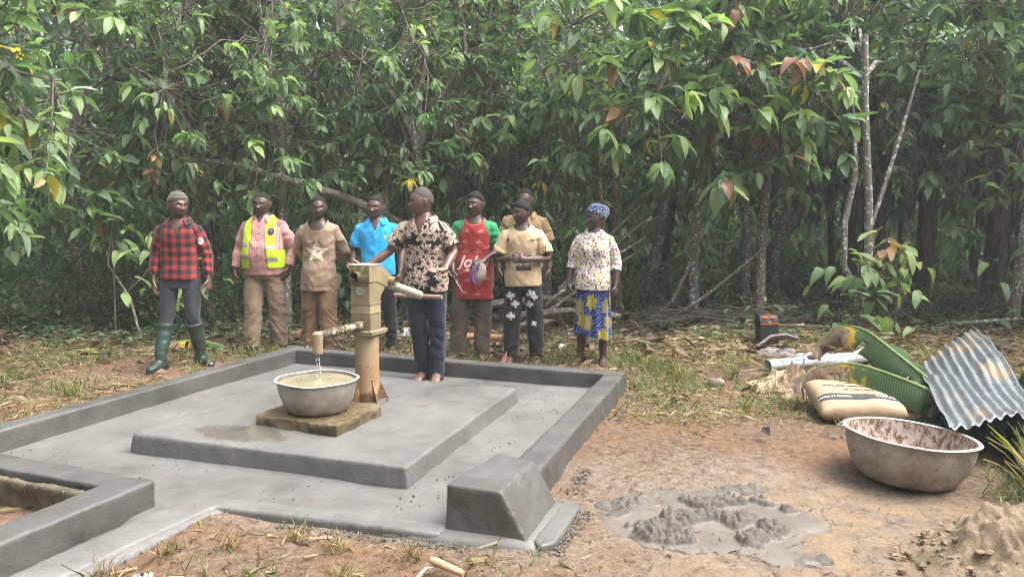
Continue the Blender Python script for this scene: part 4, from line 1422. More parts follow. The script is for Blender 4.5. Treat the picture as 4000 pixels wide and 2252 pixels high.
def floral_white(t, p, v):
    m, r, pet, rn, ang = petals(t, p, 38, 5, 0.20, 0.50, 1.0)
    m = t.math('MULTIPLY', m, t.math('GREATER_THAN', rn[1], 0.25))
    c = t.mix(t.math('GREATER_THAN', rn[2], 0.55), (0.48, 0.40, 0.06), (0.14, 0.05, 0.16))
    m2, r2, pet2, rn2, a2 = petals(t, t.mapping(p, (1, 1, 1), (0.013, 0.02, 0)), 52, 4, 0.1, 0.4, 1.0)
    base = t.mix(t.noise(v, 8, 3), (0.66, 0.60, 0.58), (0.74, 0.69, 0.68))
    base = t.mix(t.math('MULTIPLY', m2, t.math('GREATER_THAN', rn2[0], 0.6)), base, (0.22, 0.14, 0.22))
    return t.mix(m, base, c)
def wax_print(t, p, v):
    m, r, pet, rn, ang = petals(t, t.mapping(p, (1, 0.8, 1)), 6.0, 6, 0.30, 0.46, 0.7)
    cell = t.voronoi(p, 62, 'DISTANCE_TO_EDGE', dim='2D').outputs["Distance"]
    crack = t.ramp(cell, [(0.03, 0.0), (0.08, 1.0)])
    yel = t.mix(t.math('GREATER_THAN', rn[1], 0.5), (0.34, 0.29, 0.13), (0.46, 0.38, 0.02))
    yel = t.mix(crack, (0.03, 0.04, 0.12), yel)
    wv = t.n.new("ShaderNodeTexWave"); wv.wave_type = 'RINGS'; wv.rings_direction = 'SPHERICAL'
    t.put(wv.inputs["Vector"], p); wv.inputs["Scale"].default_value = 9; wv.inputs["Distortion"].default_value = 14; wv.inputs["Detail"].default_value = 1.5
    curl = t.ramp(wv.outputs["Fac"], [(0.94, 0.0), (0.985, 0.75)])
    blue = t.mix(curl, (0.009, 0.022, 0.16), (0.40, 0.46, 0.58))
    return t.mix(m, blue, yel)
def polo_dots(t, p, v):
    d = t.voronoi(p, 17, rnd=0.55, dim='2D').outputs["Distance"]
    c = t.mix(t.noise(v, 7, 4), (0.020, 0.30, 0.62), (0.030, 0.36, 0.70))
    return t.mix(t.ramp(d, [(0.05, 0.7), (0.075, 0.0)]), c, (0.45, 0.65, 0.8))
def scarf_dots(t, p, v):
    vo = t.voronoi(v, 75, rnd=0.35)
    c = t.mix(t.math('GREATER_THAN', t.sep(vo.outputs["Color"])[0], 0.7), (0.55, 0.58, 0.66), (0.08, 0.30, 0.50))
    return t.mix(t.ramp(vo.outputs["Distance"], [(0.26, 1.0), (0.34, 0.0)]), (0.010, 0.014, 0.055), c)
DENIM = cloth("denim_indigo", stained((0.022, 0.030, 0.052), (0.035, 0.045, 0.07), (0.09, 0.10, 0.13), 4, 0.52, 0.72, 0.6))
DENIM_DUSTY = cloth("denim_dusty", stained((0.028, 0.034, 0.050), (0.042, 0.048, 0.062), (0.075, 0.062, 0.055), 4, 0.45, 0.7, 0.6))
BLACKJEAN = cloth("denim_black", stained((0.016, 0.016, 0.018), (0.026, 0.026, 0.028), (0.15, 0.15, 0.15), 6, 0.56, 0.74, 0.6))
BLACKCHINO = cloth("chino_black", plain((0.011, 0.011, 0.014), (0.02, 0.02, 0.024)))
KHAKI = cloth("khaki_twill", stained((0.23, 0.165, 0.11), (0.30, 0.22, 0.15), (0.15, 0.10, 0.065), 3.5, 0.5, 0.7, 0.5))
MUDDY = cloth("muddy_trousers", stained((0.19, 0.115, 0.062), (0.26, 0.17, 0.10), (0.085, 0.045, 0.022), 4.5, 0.42, 0.65, 0.8))
GREYBROWN = cloth("grey_brown_trousers", stained((0.090, 0.070, 0.058), (0.13, 0.10, 0.085), (0.055, 0.042, 0.035), 4))
PLAID = cloth("plaid_red_black", plaid)
PINK = cloth("pink_check", pink_check)
HIVIS = cloth("hi_vis_yellow", plain((0.55, 0.80, 0.02), (0.62, 0.86, 0.03)), 0.6)
REFLECT = M("reflective_tape", (0.28, 0.28, 0.30), (0.40, 0.40, 0.42), 30, 0.4, 0.5, 0.3)
VESTTRIM = M("vest_trim", (0.02, 0.025, 0.02), rough=0.8)
TANSTAIN = cloth("tan_sweatshirt", stained((0.27, 0.185, 0.13), (0.34, 0.245, 0.18), (0.125, 0.075, 0.055), 3.2, 0.46, 0.66, 0.75))
POLO = cloth("polo_blue", polo_dots)
FLORAL = cloth("floral_black_cream", floral_black)
REDCLOTH = cloth("red_jersey", stained((0.40, 0.035, 0.032), (0.46, 0.048, 0.042), (0.22, 0.03, 0.03), 4, 0.55, 0.75, 0.5), 0.7)
GREENCLOTH = cloth("green_jersey", plain((0.018, 0.20, 0.075), (0.03, 0.26, 0.10)), 0.7)
OLIVE = cloth("olive_polo", stained((0.25, 0.17, 0.085), (0.32, 0.22, 0.12), (0.12, 0.06, 0.035), 7, 0.56, 0.7, 0.6))
BEIGE = cloth("beige_tee", stained((0.50, 0.38, 0.235), (0.58, 0.45, 0.29), (0.36, 0.22, 0.12), 5, 0.52, 0.72, 0.45))
BLOUSE = cloth("floral_white_blouse", floral_white)
WAX = cloth("wax_print_skirt", wax_print)
BEANIE = cloth("olive_beanie", lambda t, p, v: t.mix(stripe(t, t.sep(v)[2], 0.030, 0.22, 0.08), t.mix(t.noise(v, 30, 3), (0.085, 0.078, 0.05), (0.12, 0.11, 0.075)), (0.03, 0.03, 0.02)))
SCARF = cloth("dotted_headscarf", scarf_dots)
PRINT_W = M("print_white", (0.62, 0.55, 0.52), rough=0.7)
PRINT_CREAM = M("print_flaking", (0.30, 0.21, 0.15), (0.66, 0.58, 0.44), 55, 0.8, lo=0.42, hi=0.50)
PRINT_SILVER = M("print_silver", (0.42, 0.42, 0.42), (0.62, 0.62, 0.61), 40, 0.6)
PRINT_DARK = M("print_dark", (0.035, 0.035, 0.03), (0.055, 0.055, 0.05), 20, 0.8)
PRINT_RED = M("print_red", (0.45, 0.06, 0.04), rough=0.7)
PRINT_NAVY = M("print_navy", (0.02, 0.03, 0.12), rough=0.7)
PRINT_ORANGE = M("print_orange", (0.60, 0.17, 0.05), rough=0.7)
PRINT_OLIVE = M("print_olive", (0.16, 0.17, 0.08), rough=0.7)
BUTTON = M("shirt_button", (0.05, 0.04, 0.05), rough=0.4)

DOWN = (0, 0, -1)
def hang(s, out=0.24, fwd=-0.02, wx=0.27, wy=-0.05, wz=0.86, curl=0.55, ez=1.13):
    return [(s * out, 0.03 + fwd * 0, ez), (s * wx, wy, wz), (s * 0.05, -0.12, -1), (-s * 1.0, 0.25, 0), (0, -1, 0), curl]
def buttons(p, onto, x_, z0, z1, n, mat=BUTTON):
    for k in range(n):
        p.decal("button", poly_mesh(disc_pts(0.0065, 10)), (x_, z0 + (z1 - z0) * k / (n - 1)), mat, onto, 0.004)

# ---- 1: plaid shirt, beanie, rubber boots
p = Person(-3.27, 7.50, 0.0, 0.10, 1.73, "man in red and black plaid shirt, beanie and green rubber boots", (0.105, 0.052, 0.034), (0.075, 0.036, 0.024),
           {-1: hang(-1, 0.235, 0, 0.235, -0.05, 0.90, 0.5), 1: hang(1, 0.25, 0, 0.285, -0.04, 0.90, 0.45)},
           legs={-1: [(-0.095, 0, 0.90), (-0.125, -0.04, 0.50), (-0.150, -0.16, 0.10)], 1: [(0.095, 0, 0.90), (0.120, -0.02, 0.50), (0.150, 0.10, 0.09)]},
           head=(0.75, 0.03, 0.02), slim=0.94, face=dict(jaw=0.9), seed=1)
p.toe = {-1: -0.25, 1: 0.85}; p.beard = 0.5; p.gaze = 0.8
p.build_body()
sh = p.shirt("shirt", PLAID, 0.885, 0.97, 0.016, 0.006, ('v', 0.076, 1.30, 0.062), 0.006)
p.collar("collar", PLAID, sh, 0.080, 0.036, 0.75, 0.045)
buttons(p, sh, 0.012, 0.98, 1.27, 6)
p.decal("placket", poly_mesh(rect_pts(0.004, 0.36)), (0.028, 1.12), M("placket_seam", (0.05, 0.015, 0.018), rough=0.9), sh)
p.decal("pocket_seam", poly_mesh(rect_pts(0.09, 0.004)), (0.088, 1.315), MATS["placket_seam"], sh)
b = p.decal("arm_patch", poly_mesh(disc_pts(0.026, 20, 0.036)), (0.215, 1.27), PRINT_W, sh, 0.004)
p.trousers("jeans", DENIM_DUSTY, 0.985, 0.006, 0.0, 0.22, 0.005)
RUBBER = M("green_rubber", (0.020, 0.040, 0.034), (0.035, 0.060, 0.050), 8, 0.38, 0.5, bump=0.15, bscale=20)
RUBBER_SOLE = M("boot_sole", (0.012, 0.016, 0.014), rough=0.7)
for s in (-1, 1):
    m = MB()
    q = p.leg_pts(s); an = q[-1]; a = p.toe[s]; fw = Vector((math.sin(a), -math.cos(a), 0)); side = Vector((fw.y, -fw.x, 0))
    top = q[2].lerp(an, 0.12 if s == -1 else 0.10)
    z0 = an.z - 0.085
    m.tube([top, q[3] + Vector((0, 0, 0)), an + Vector((0, 0, 0.06)), an], [0.081, 0.076, 0.058, 0.056], 22)
    b_ = Vector((an.x, an.y, 0))
    pts = [b_ - fw * 0.085, b_ - fw * 0.065, b_ - fw * 0.01, b_ + fw * 0.06, b_ + fw * 0.13, b_ + fw * 0.185, b_ + fw * 0.205]
    hh = [0.032, 0.050, 0.062, 0.046, 0.036, 0.028, 0.016]; ww = [0.026, 0.041, 0.043, 0.047, 0.050, 0.038, 0.022]
    m.tube([Vector((x_.x, x_.y, z0 + h_)) for x_, h_ in zip(pts, hh)], [(w_, h_) for w_, h_ in zip(ww, hh)], 18, flat=side)
    me = remesh(m.mesh(), 0.008, 3, 0.5)
    del_faces(me, lambda c, n: (c[:, 2] > top.z - 0.012) & (n[:, 2] > 0.55) & (np.hypot(c[:, 0] - top.x, c[:, 1] - top.y) < 0.072))
    c, n = co_of(me), no_of(me)
    d = 0.0035 * vnoise(c * np.array([10, 10, 26]), 77 + s) * sstep(0.05, 0.14, c[:, 2])
    d += 0.005 * np.exp(-((c[:, 2] - (top.z - 0.02)) / 0.012) ** 2)
    set_co(me, c + n * d[:, None]); p.scaled(me)
    bo = mesh_obj("rubber_boot", me, RUBBER, p.root)
    bo.modifiers.new("rubber", 'SOLIDIFY').thickness = 0.004
    m = MB()
    pts2 = [(p_ + side * w_ * 1.02) for p_, w_ in zip(pts, ww)] + [pts[-1] + fw * 0.012] + [(p_ - side * w_ * 1.02) for p_, w_ in zip(pts[::-1], ww[::-1])]
    m.prism([(x_.x * p.k, x_.y * p.k) for x_ in pts2], z0 * p.k - 0.002, (z0 + 0.020) * p.k)
    m.build("boot_sole", RUBBER_SOLE, bo)
p.cap("beanie", BEANIE, 0.016, 0.052, 0.018, -0.005, 0.6, rough=0.001)

# ---- 2: hi-vis vest over pink checked shirt
p = Person(-2.71, 8.42, 0.0, -0.05, 1.75, "stout man in yellow hi-vis vest over pink checked shirt", (0.075, 0.037, 0.027), (0.052, 0.026, 0.020),
           {-1: hang(-1, 0.285, 0, 0.315, -0.05, 0.91, 0.55), 1: [(0.315, 0.06, 1.13), (0.275, -0.03, 0.925), (-0.25, -0.1, -1), (-1, 0.2, 0), (0, -1, 0), 0.5]},
           legs={-1: [(-0.100, 0, 0.90), (-0.125, -0.05, 0.49), (-0.150, -0.06, 0.085)], 1: [(0.100, 0, 0.90), (0.115, 0.02, 0.49), (0.120, 0.07, 0.085)]}, head=(-0.06, 0.05, 0.05), belly=0.075, slim=1.12, face=dict(jaw=0.62, wide=1.08), seed=2)
p.build_body()
sh = p.shirt("shirt", PINK, 0.845, 0.97, 0.018, 0.010, ('v', 0.086, 1.40, 0.045), 0.006)
p.collar("collar", PINK, sh, 0.088, 0.036, 0.6, 0.045)
buttons(p, sh, 0.0, 0.99, 1.37, 6)
p.trousers("cargo_trousers", KHAKI, 0.985, 0.014, 0.022, 0.05, 0.008)
tr = [o for o in p.root.children if o.name.startswith("cargo")][0]
for s in (-1, 1):
    p.decal("pocket_flap", poly_mesh(rect_pts(0.085, 0.045)), (s * 0.165, 0.675), KHAKI, tr, 0.014)
    p.decal("cargo_pocket", poly_mesh(rect_pts(0.085, 0.14)), (s * 0.165, 0.595), KHAKI, tr, 0.010)
# vest: outer shell with an open front
vo_ = p.shirt("hi_vis_vest", HIVIS, 0.915, 0.05, 0.030, 0.012, ('v', 0.100, 0.90, 0.10), 0.004, sl_off=0.026)
def cut_vest(c, n):
    z_ = c[:, 2] / p.k; x_ = c[:, 0] / p.k; y_ = c[:, 1] / p.k
    half = 0.072 + 0.030 * sstep(1.40, 1.0, z_)
    k = (y_ < 0) & (np.abs(x_) < half)
    k |= (np.abs(x_) > 0.168 + 0.03 * sstep(1.25, 1.05, z_)) & (z_ > 1.12) 
    return k
del_faces(vo_.data, cut_vest)
for s in (-1, 1):
    for zc in (1.175, 1.045):
        o = p.decal("reflective_band", poly_mesh(rect_pts(0.098, 0.040)), (s * 0.150, zc - (0.03 if s > 0 else 0)), REFLECT, vo_, 0.0035)
o = p.decal("emblem", poly_mesh(disc_pts(0.030, 20, 0.040)), (0.135, 1.315), PRINT_NAVY, vo_, 0.005)
p.decal("emblem_mark", poly_mesh(star_pts(0.020, 0.009, 4)), (0.135, 1.322), PRINT_RED, vo_, 0.008)
p.cap("hair", HAIR, 0.005, 0.078, 0.030, -0.045, 0.5, rough=0.0012)
for s in (-1, 1):
    q = p.leg_pts(s)[-1]; a = p.toe[s]; fw = Vector((math.sin(a), -math.cos(a), 0)); side = Vector((fw.y, -fw.x, 0)); b_ = Vector((q.x, q.y, 0))
    m = MB(); m.tube([b_ - fw * 0.08 + Vector((0, 0, 0.035)), b_ + Vector((0, 0, 0.05)), b_ + fw * 0.1 + Vector((0, 0, 0.036)), b_ + fw * 0.19 + Vector((0, 0, 0.022))], [(0.036, 0.034), (0.043, 0.05), (0.050, 0.036), (0.034, 0.02)], 16, flat=side)
    m.v = [tuple(Vector(v_) * p.k) for v_ in m.v]
    m.build("black_shoe", M("black_leather", (0.012, 0.012, 0.012), rough=0.45), p.root)

# ---- 3: star sweatshirt, hands behind the back
p = Person(-2.12, 8.36, 0.0, 0.0, 1.71, "thin man in stained tan sweatshirt with a flaking star print", (0.065, 0.034, 0.026), (0.045, 0.024, 0.019),
           {-1: [(-0.265, 0.10, 1.13), (-0.10, 0.17, 0.95), (0.8, 0.1, -0.5), (0, 0.9, 0.2), (0, 0.2, 1), 0.5], 1: [(0.265, 0.10, 1.13), (0.10, 0.19, 0.97), (-0.8, 0.1, -0.5), (0, 0.9, 0.2), (0, 0.2, 1), 0.5]},
           legs={-1: [(-0.090, 0, 0.90), (-0.105, 0.0, 0.49), (-0.115, 0.03, 0.085)], 1: [(0.090, 0, 0.90), (0.100, -0.05, 0.49), (0.125, -0.05, 0.085)]}, head=(0.20, 0.03, -0.03), slim=0.90, face=dict(jaw=1.05, wide=0.97), seed=3)
p.beard = 0.3
p.build_body()
sh = p.shirt("sweatshirt", TANSTAIN, 0.70, 0.96, 0.028, 0.020, ('crew', 0.095, 0.115), 0.009, sl_off=0.024)
p.decal("star_print", poly_mesh(star_pts(0.130, 0.060, 5, 0.10)), (0.0, 1.13), PRINT_CREAM, sh, 0.003)
p.decal("hem_seam", poly_mesh(rect_pts(0.34, 0.004)), (0.0, 0.765), M("hem_dark_brown", (0.08, 0.05, 0.04), rough=0.9), sh)  # thin dark brown line marks the hem seam
p.trousers("trousers", MUDDY, 0.985, 0.016, 0.030, 0.05, 0.009)
p.cap("hair", HAIR, 0.005, 0.076, 0.028, -0.045, 0.5, rough=0.0012)

# ---- 4: blue polo
p = Person(-1.42, 8.28, 0.0, 0.0, 1.715, "man in bright blue polo shirt and black trousers behind the pump", (0.095, 0.047, 0.032), (0.070, 0.034, 0.024),
           {-1: [(-0.265, 0.02, 1.14), (-0.275, -0.10, 0.90), (0.15, -0.2, -1), (1, 0.25, 0), (0, -1, 0), 0.5], 1: [(0.26, 0.06, 1.14), (0.250, -0.06, 0.90), (0, -0.15, -1), (-1, 0.25, 0), (0, -1, 0), 0.8]},
           head=(-0.20, 0.0, 0.12), belly=0.02, slim=0.99, face=dict(jaw=0.72, wide=1.06, smile=0.7, mouth_open=0.25), seed=4)
p.gaze = -0.4
p.build_body()
sh = p.shirt("polo_shirt", POLO, 0.865, 0.38, 0.017, 0.008, ('v', 0.082, 1.35, 0.055), 0.006, sl_off=0.026, cuff=0.006)
p.collar("collar", POLO, sh, 0.082, 0.040, 0.62, 0.050)
buttons(p, sh, 0.004, 1.29, 1.345, 2, PRINT_W)
p.decal("chest_logo", poly_mesh(disc_pts(0.012, 8, 0.015)), (0.105, 1.29), PRINT_W, sh, 0.003)
p.trousers("trousers", BLACKCHINO, 0.985, 0.009, 0.006, 0.05, 0.006)
p.cap("hair", HAIR, 0.007, 0.074, 0.026, -0.045, 0.5, rough=0.0012)

# ---- 5: floral shirt, speaking, arms out
p = Person(-0.745, 6.84, 0.034, -0.22, 1.725, "man in black and cream floral shirt gesturing beside the lever, barefoot", (0.135, 0.066, 0.047), (0.100, 0.048, 0.034),
           {-1: [(-0.315, -0.06, 1.175), (-0.505, -0.20, 1.035), (-0.95, -0.35, 0.02), (0.25, -0.7, 0.55), (0.1, 0.2, 1), 0.55],
            1: [(0.275, 0.0, 1.16), (0.255, -0.22, 1.03), (-0.75, -0.55, -0.10), (-0.1, -0.3, 0.9), (0.3, -0.3, 0.9), 0.35]},
           legs={-1: [(-0.090, 0, 0.90), (-0.085, -0.02, 0.49), (-0.055, 0.02, 0.085)], 1: [(0.090, 0, 0.90), (0.095, -0.01, 0.49), (0.080, -0.02, 0.085)]},
           head=(-1.05, -0.03, 0.0), slim=0.97, face=dict(jaw=0.85, smile=0.5), seed=5, shoulder=1.05)
p.gaze = -0.6
p.build_body()
def drape(c):      # hem hangs lower on one side and dips forward
    c = c.copy(); k = sstep(0.98, 0.80, c[:, 2]); c[:, 2] -= k * (0.05 * sstep(0.1, -0.16, c[:, 0])); return c
sh = p.shirt("floral_shirt", FLORAL, 0.815, 0.36, 0.019, 0.016, ('v', 0.082, 1.315, 0.058), 0.007, sl_off=0.028, cuff=0.008, extra=drape)
p.collar("collar", FLORAL, sh, 0.084, 0.036, 0.78, 0.055)
p.decal("pocket_tag", poly_mesh(rect_pts(0.022, 0.012)), (0.095, 1.335), PRINT_W, sh, 0.004)
p.trousers("jeans", DENIM, 0.985, 0.008, 0.012, 0.012, 0.009)
p.cap("hair", M("shaved_grey_hair", (0.045, 0.036, 0.033), (0.085, 0.072, 0.068), 80, 0.8, 0.3, bump=0.4, bscale=200), 0.0035, 0.082, 0.030, -0.040, 0.5, rough=0.0008)

# ---- 6: red and green jersey
p = Person(-0.425, 8.05, 0.0, -0.05, 1.745, "laughing man in long red jersey with green sleeves", (0.080, 0.040, 0.030), (0.055, 0.028, 0.022),
           {-1: [(-0.245, 0.02, 1.13), (-0.205, -0.14, 0.93), (0.05, -0.5, -0.9), (1, 0.2, 0), (0, -1, 0.2), 1.0],
            1: [(0.265, 0.0, 1.145), (0.115, -0.235, 1.045), (-0.85, -0.30, -0.22), (0, 0.55, -0.8), (0, -0.8, 0.3), 0.75]},
           legs={-1: [(-0.095, 0, 0.90), (-0.135, -0.03, 0.49), (-0.165, 0.0, 0.085)], 1: [(0.095, 0, 0.90), (0.110, -0.01, 0.49), (0.105, -0.03, 0.085)]}, head=(-0.42, -0.02, -0.03), slim=0.94, face=dict(jaw=0.95, smile=1.0, mouth_open=0.9), seed=6)
p.gaze = -0.5
P6 = p
p.build_body()
sh = p.shirt("jersey", REDCLOTH, 0.635, 0.02, 0.022, 0.030, ('crew', 0.082, 0.072), 0.008, sl_off=0.004)
sl6 = p.shirt("jersey_sleeves", GREENCLOTH, 1.25, 0.44, 0.024, 0.0, ('crew', 0.090, 0.08), 0.006, sl_off=0.030, cuff=0.012)
def cut_raglan(c, n):
    z_ = c[:, 2] / p.k; x_ = np.abs(c[:, 0]) / p.k; y_ = c[:, 1]
    return (x_ < 0.098 + 0.065 * sstep(1.46, 1.26, z_)) 
del_faces(sl6.data, cut_raglan)
sl6.name = "sleeve"
sl6b = sl6.copy(); sl6b.data = sl6.data.copy(); link(sl6b)
del_faces(sl6.data, lambda c, n: c[:, 0] > 0); del_faces(sl6b.data, lambda c, n: c[:, 0] < 0)
sl6b.parent = p.root
p.decal("neck_rib", poly_mesh([(0.088 * math.cos(a), 0.076 * math.sin(a)) for a in np.linspace(PI * 1.04, PI * 1.96, 16)] + [(0.102 * math.cos(a), 0.092 * math.sin(a)) for a in np.linspace(PI * 1.96, PI * 1.04, 16)]), (0, 1.482), PRINT_RED, sh, 0.004)
for (tx, tz) in [(-0.075, 1.335), (0.075, 1.335), (-0.085, 1.225), (0.055, 1.225), (-0.085, 1.125), (0.050, 1.125), (-0.15, 1.18), (0.15, 1.17), (-0.06, 0.93), (-0.145, 0.90), (-0.05, 0.83), (0.05, 0.80), (-0.13, 0.775), (0.14, 0.85), (-0.07, 0.70), (0.06, 0.69)]:
    p.decal("party_print", text_mesh("NDC", 0.030, 0.0006), (tx, tz), M("print_pink", (0.58, 0.32, 0.29), rough=0.7), sh, 0.003)
    p.decal("party_mark", poly_mesh([(-0.007, -0.008), (0.007, -0.008), (0.0, 0.010)]), (tx, tz + 0.024), MATS["print_pink"], sh, 0.003)
p.decal("name_print", text_mesh("John", 0.165, 0.0026, 0.35), (0.0, 1.02), PRINT_W, sh, 0.003)
p.decal("name_print", text_mesh("M", 0.040, 0.0006), (-0.055, 0.94), PRINT_W, sh, 0.003)
p.trousers("trousers", GREYBROWN, 0.985, 0.014, 0.026, 0.04, 0.008)
p.cap("hair", HAIR, 0.012, 0.068, 0.018, -0.050, 0.5, rough=0.002)

# ---- 7: olive polo, behind
p = Person(0.13, 8.78, 0.0, -0.05, 1.80, "tall man in faded olive polo standing behind the beige tee man", (0.075, 0.040, 0.030), (0.055, 0.030, 0.024),
           {-1: hang(-1, 0.265, 0, 0.285, -0.05, 0.88, 0.5), 1: hang(1, 0.26, 0, 0.28, -0.05, 0.88, 0.5)},
           head=(-0.32, 0.10, 0.0), slim=1.0, face=dict(jaw=0.85), seed=7, shoulder=1.05)
p.build_body()
sh = p.shirt("polo_shirt", OLIVE, 0.86, 0.42, 0.022, 0.012, ('v', 0.082, 1.36, 0.055), 0.007, sl_off=0.034, cuff=0.012)
p.collar("collar", OLIVE, sh, 0.082, 0.036, 0.62, 0.05)
p.trousers("trousers", GREYBROWN, 0.985, 0.012, 0.012, 0.05, 0.007)
p.cap("hair", HAIR, 0.005, 0.085, 0.032, -0.045, 0.5, rough=0.001)

# ---- 8: beige tee, hands clasped
p = Person(0.135, 7.84, 0.0, -0.10, 1.655, "young man in beige tee with clasped hands and cross-patched black jeans", (0.085, 0.043, 0.032), (0.060, 0.031, 0.024),
           {-1: [(-0.265, -0.02, 1.115), (-0.085, -0.235, 1.145), (0.80, -0.20, 0.25), (0.25, 0.65, -0.5), (-0.1, -0.2, 1), 0.9],
            1: [(0.275, -0.03, 1.115), (0.035, -0.255, 1.135), (-0.85, -0.05, 0.12), (0, 0.85, -0.3), (0, -0.4, 0.9), 0.9]},
           legs={-1: [(-0.095, 0, 0.90), (-0.125, -0.02, 0.49), (-0.150, -0.01, 0.085)], 1: [(0.095, 0, 0.90), (0.120, -0.02, 0.49), (0.125, -0.02, 0.085)]},
           head=(-0.72, 0.0, 0.02), slim=0.95, face=dict(jaw=0.9, smile=0.9, mouth_open=0.15), seed=8)
p.gaze = -0.5
p.build_body()
sh = p.shirt("tee_shirt", BEIGE, 0.83, 0.36, 0.020, 0.014, ('crew', 0.080, 0.055), 0.007, sl_off=0.032, cuff=0.012)
p.decal("tee_panel", poly_mesh(rect_pts(0.150, 0.150)), (0.015, 1.085), PRINT_DARK, sh, 0.003)
p.decal("tee_words", text_mesh("FOR YOU", 0.034, 0.0012), (0.015, 1.065), PRINT_W, sh, 0.005)
p.decal("tee_line", poly_mesh(rect_pts(0.13, 0.008)), (0.015, 1.040), PRINT_RED, sh, 0.005)
p.decal("chest_logo", poly_mesh(disc_pts(0.011, 12)), (0.105, 1.325), PRINT_OLIVE, sh, 0.003)
p.decal("chest_words", poly_mesh(rect_pts(0.05, 0.012)), (0.142, 1.325), PRINT_OLIVE, sh, 0.003)
p.decal("shoulder_mark", poly_mesh(rect_pts(0.022, 0.024)), (-0.145, 1.325), PRINT_NAVY, sh, 0.003)
p.decal("shoulder_mark", poly_mesh(rect_pts(0.022, 0.010)), (-0.145, 1.345), PRINT_RED, sh, 0.004)
p.decal("sleeve_stripe", poly_mesh(rect_pts(0.012, 0.085)), (0.232, 1.235), PRINT_ORANGE, sh, 0.004)
p.decal("sleeve_stripe", poly_mesh(rect_pts(0.010, 0.070)), (0.250, 1.228), PRINT_NAVY, sh, 0.004)
tr = p.trousers("patched_jeans", BLACKJEAN, 0.985, 0.012, 0.020, 0.03, 0.009)
for (tx, tz, s_, r_) in [(-0.135, 0.735, 0.085, 0.15), (-0.085, 0.645, 0.075, 0.0), (-0.135, 0.515, 0.085, -0.05), (0.085, 0.755, 0.090, 0.25), (0.070, 0.640, 0.080, 0.1), (0.115, 0.43, 0.060, 0.5), (0.125, 0.72, 0.06, -0.2)]:
    p.decal("cross_patch", poly_mesh(cross_pts(s_)), (tx, tz), PRINT_SILVER, tr, 0.004, rot=r_)
p.decal("torn_knee", poly_mesh(rect_pts(0.075, 0.055)), (0.105, 0.575), BLACKCHINO, tr, 0.005)
p.cap("hair", HAIR, 0.015, 0.062, 0.016, -0.045, 0.5, rough=0.003)

# ---- 9: woman with headscarf
p = Person(0.80, 7.66, 0.0, -0.25, 1.60, "woman in floral white blouse, blue and yellow skirt and dotted headscarf", (0.062, 0.032, 0.024), (0.045, 0.023, 0.018),
           {-1: hang(-1, 0.235, 0, 0.265, -0.06, 0.91, 0.5), 1: hang(1, 0.245, 0, 0.255, -0.06, 0.90, 0.6)},
           legs={-1: [(-0.095, 0, 0.90), (-0.105, -0.01, 0.49), (-0.115, -0.04, 0.085)], 1: [(0.095, 0, 0.90), (0.110, -0.01, 0.49), (0.130, 0.02, 0.085)]},
           head=(-0.78, 0.03, 0.0), slim=0.98, face=dict(jaw=0.95, wide=0.97), seed=9, shoulder=0.94)
p.gaze = -0.7
p.toe = {-1: -0.55, 1: 0.15}
p.build_body()
def bust(c):
    c = c.copy(); f = np.exp(-((c[:, 2] - 1.26) / 0.07) ** 2) * (c[:, 1] < 0)
    c[:, 1] -= 0.030 * f * np.exp(-((np.abs(c[:, 0]) - 0.075) / 0.06) ** 2); return c
sh = p.shirt("blouse", BLOUSE, 0.83, 0.70, 0.016, 0.014, ('crew', 0.068, 0.025), 0.006, extra=bust, sl_off=0.016)
m = MB()
rr = []
for z in np.linspace(0.335, 0.985, 16):
    k = (0.985 - z) / 0.65
    rr.append((0.0, 0.0, z, 0.172 + 0.038 * k, 0.130 + 0.035 * k))
m.rings(rr, 36)
me = remesh(m.mesh(), 0.009, 2, 0.5)
del_faces(me, lambda c, n: ((c[:, 2] < 0.343) & (n[:, 2] < -0.5)) | ((c[:, 2] > 0.978) & (n[:, 2] > 0.5)))
c, n = co_of(me), no_of(me)
a = np.arctan2(c[:, 1], c[:, 0])
d = (0.012 * np.sin(9 * a + 1.5 * vnoise(c * 4, 3)) + 0.007 * vnoise(c * np.array([14, 14, 4]), 5)) * sstep(0.95, 0.6, c[:, 2])
c = c + n * d[:, None]
c[:, 2] -= 0.05 * sstep(0.5, 0.335, c[:, 2]) * sstep(-0.05, 0.2, c[:, 0])
set_co(me, c)
set_attr(me, "pat", np.stack([a * 0.19, c[:, 2], a * 0], 1))
p.scaled(me)
sk = mesh_obj("wrap_skirt", me, WAX, p.root)
def bun(Q, T, Pp, dz):
    f = np.exp(-((np.abs(Pp) - PI) / 1.0) ** 2) * np.exp(-((T - 1.05) / 0.6) ** 2)
    Q = Q.copy(); Q[..., 1] += 0.085 * f; Q[..., 2] += 0.018 * f; Q[..., 2] += 0.016 * np.exp(-(T / 0.7) ** 2)
    return Q
p.cap("headscarf", SCARF, 0.014, 0.050, 0.020, -0.055, 0.6, bulge=bun, rough=0.003)

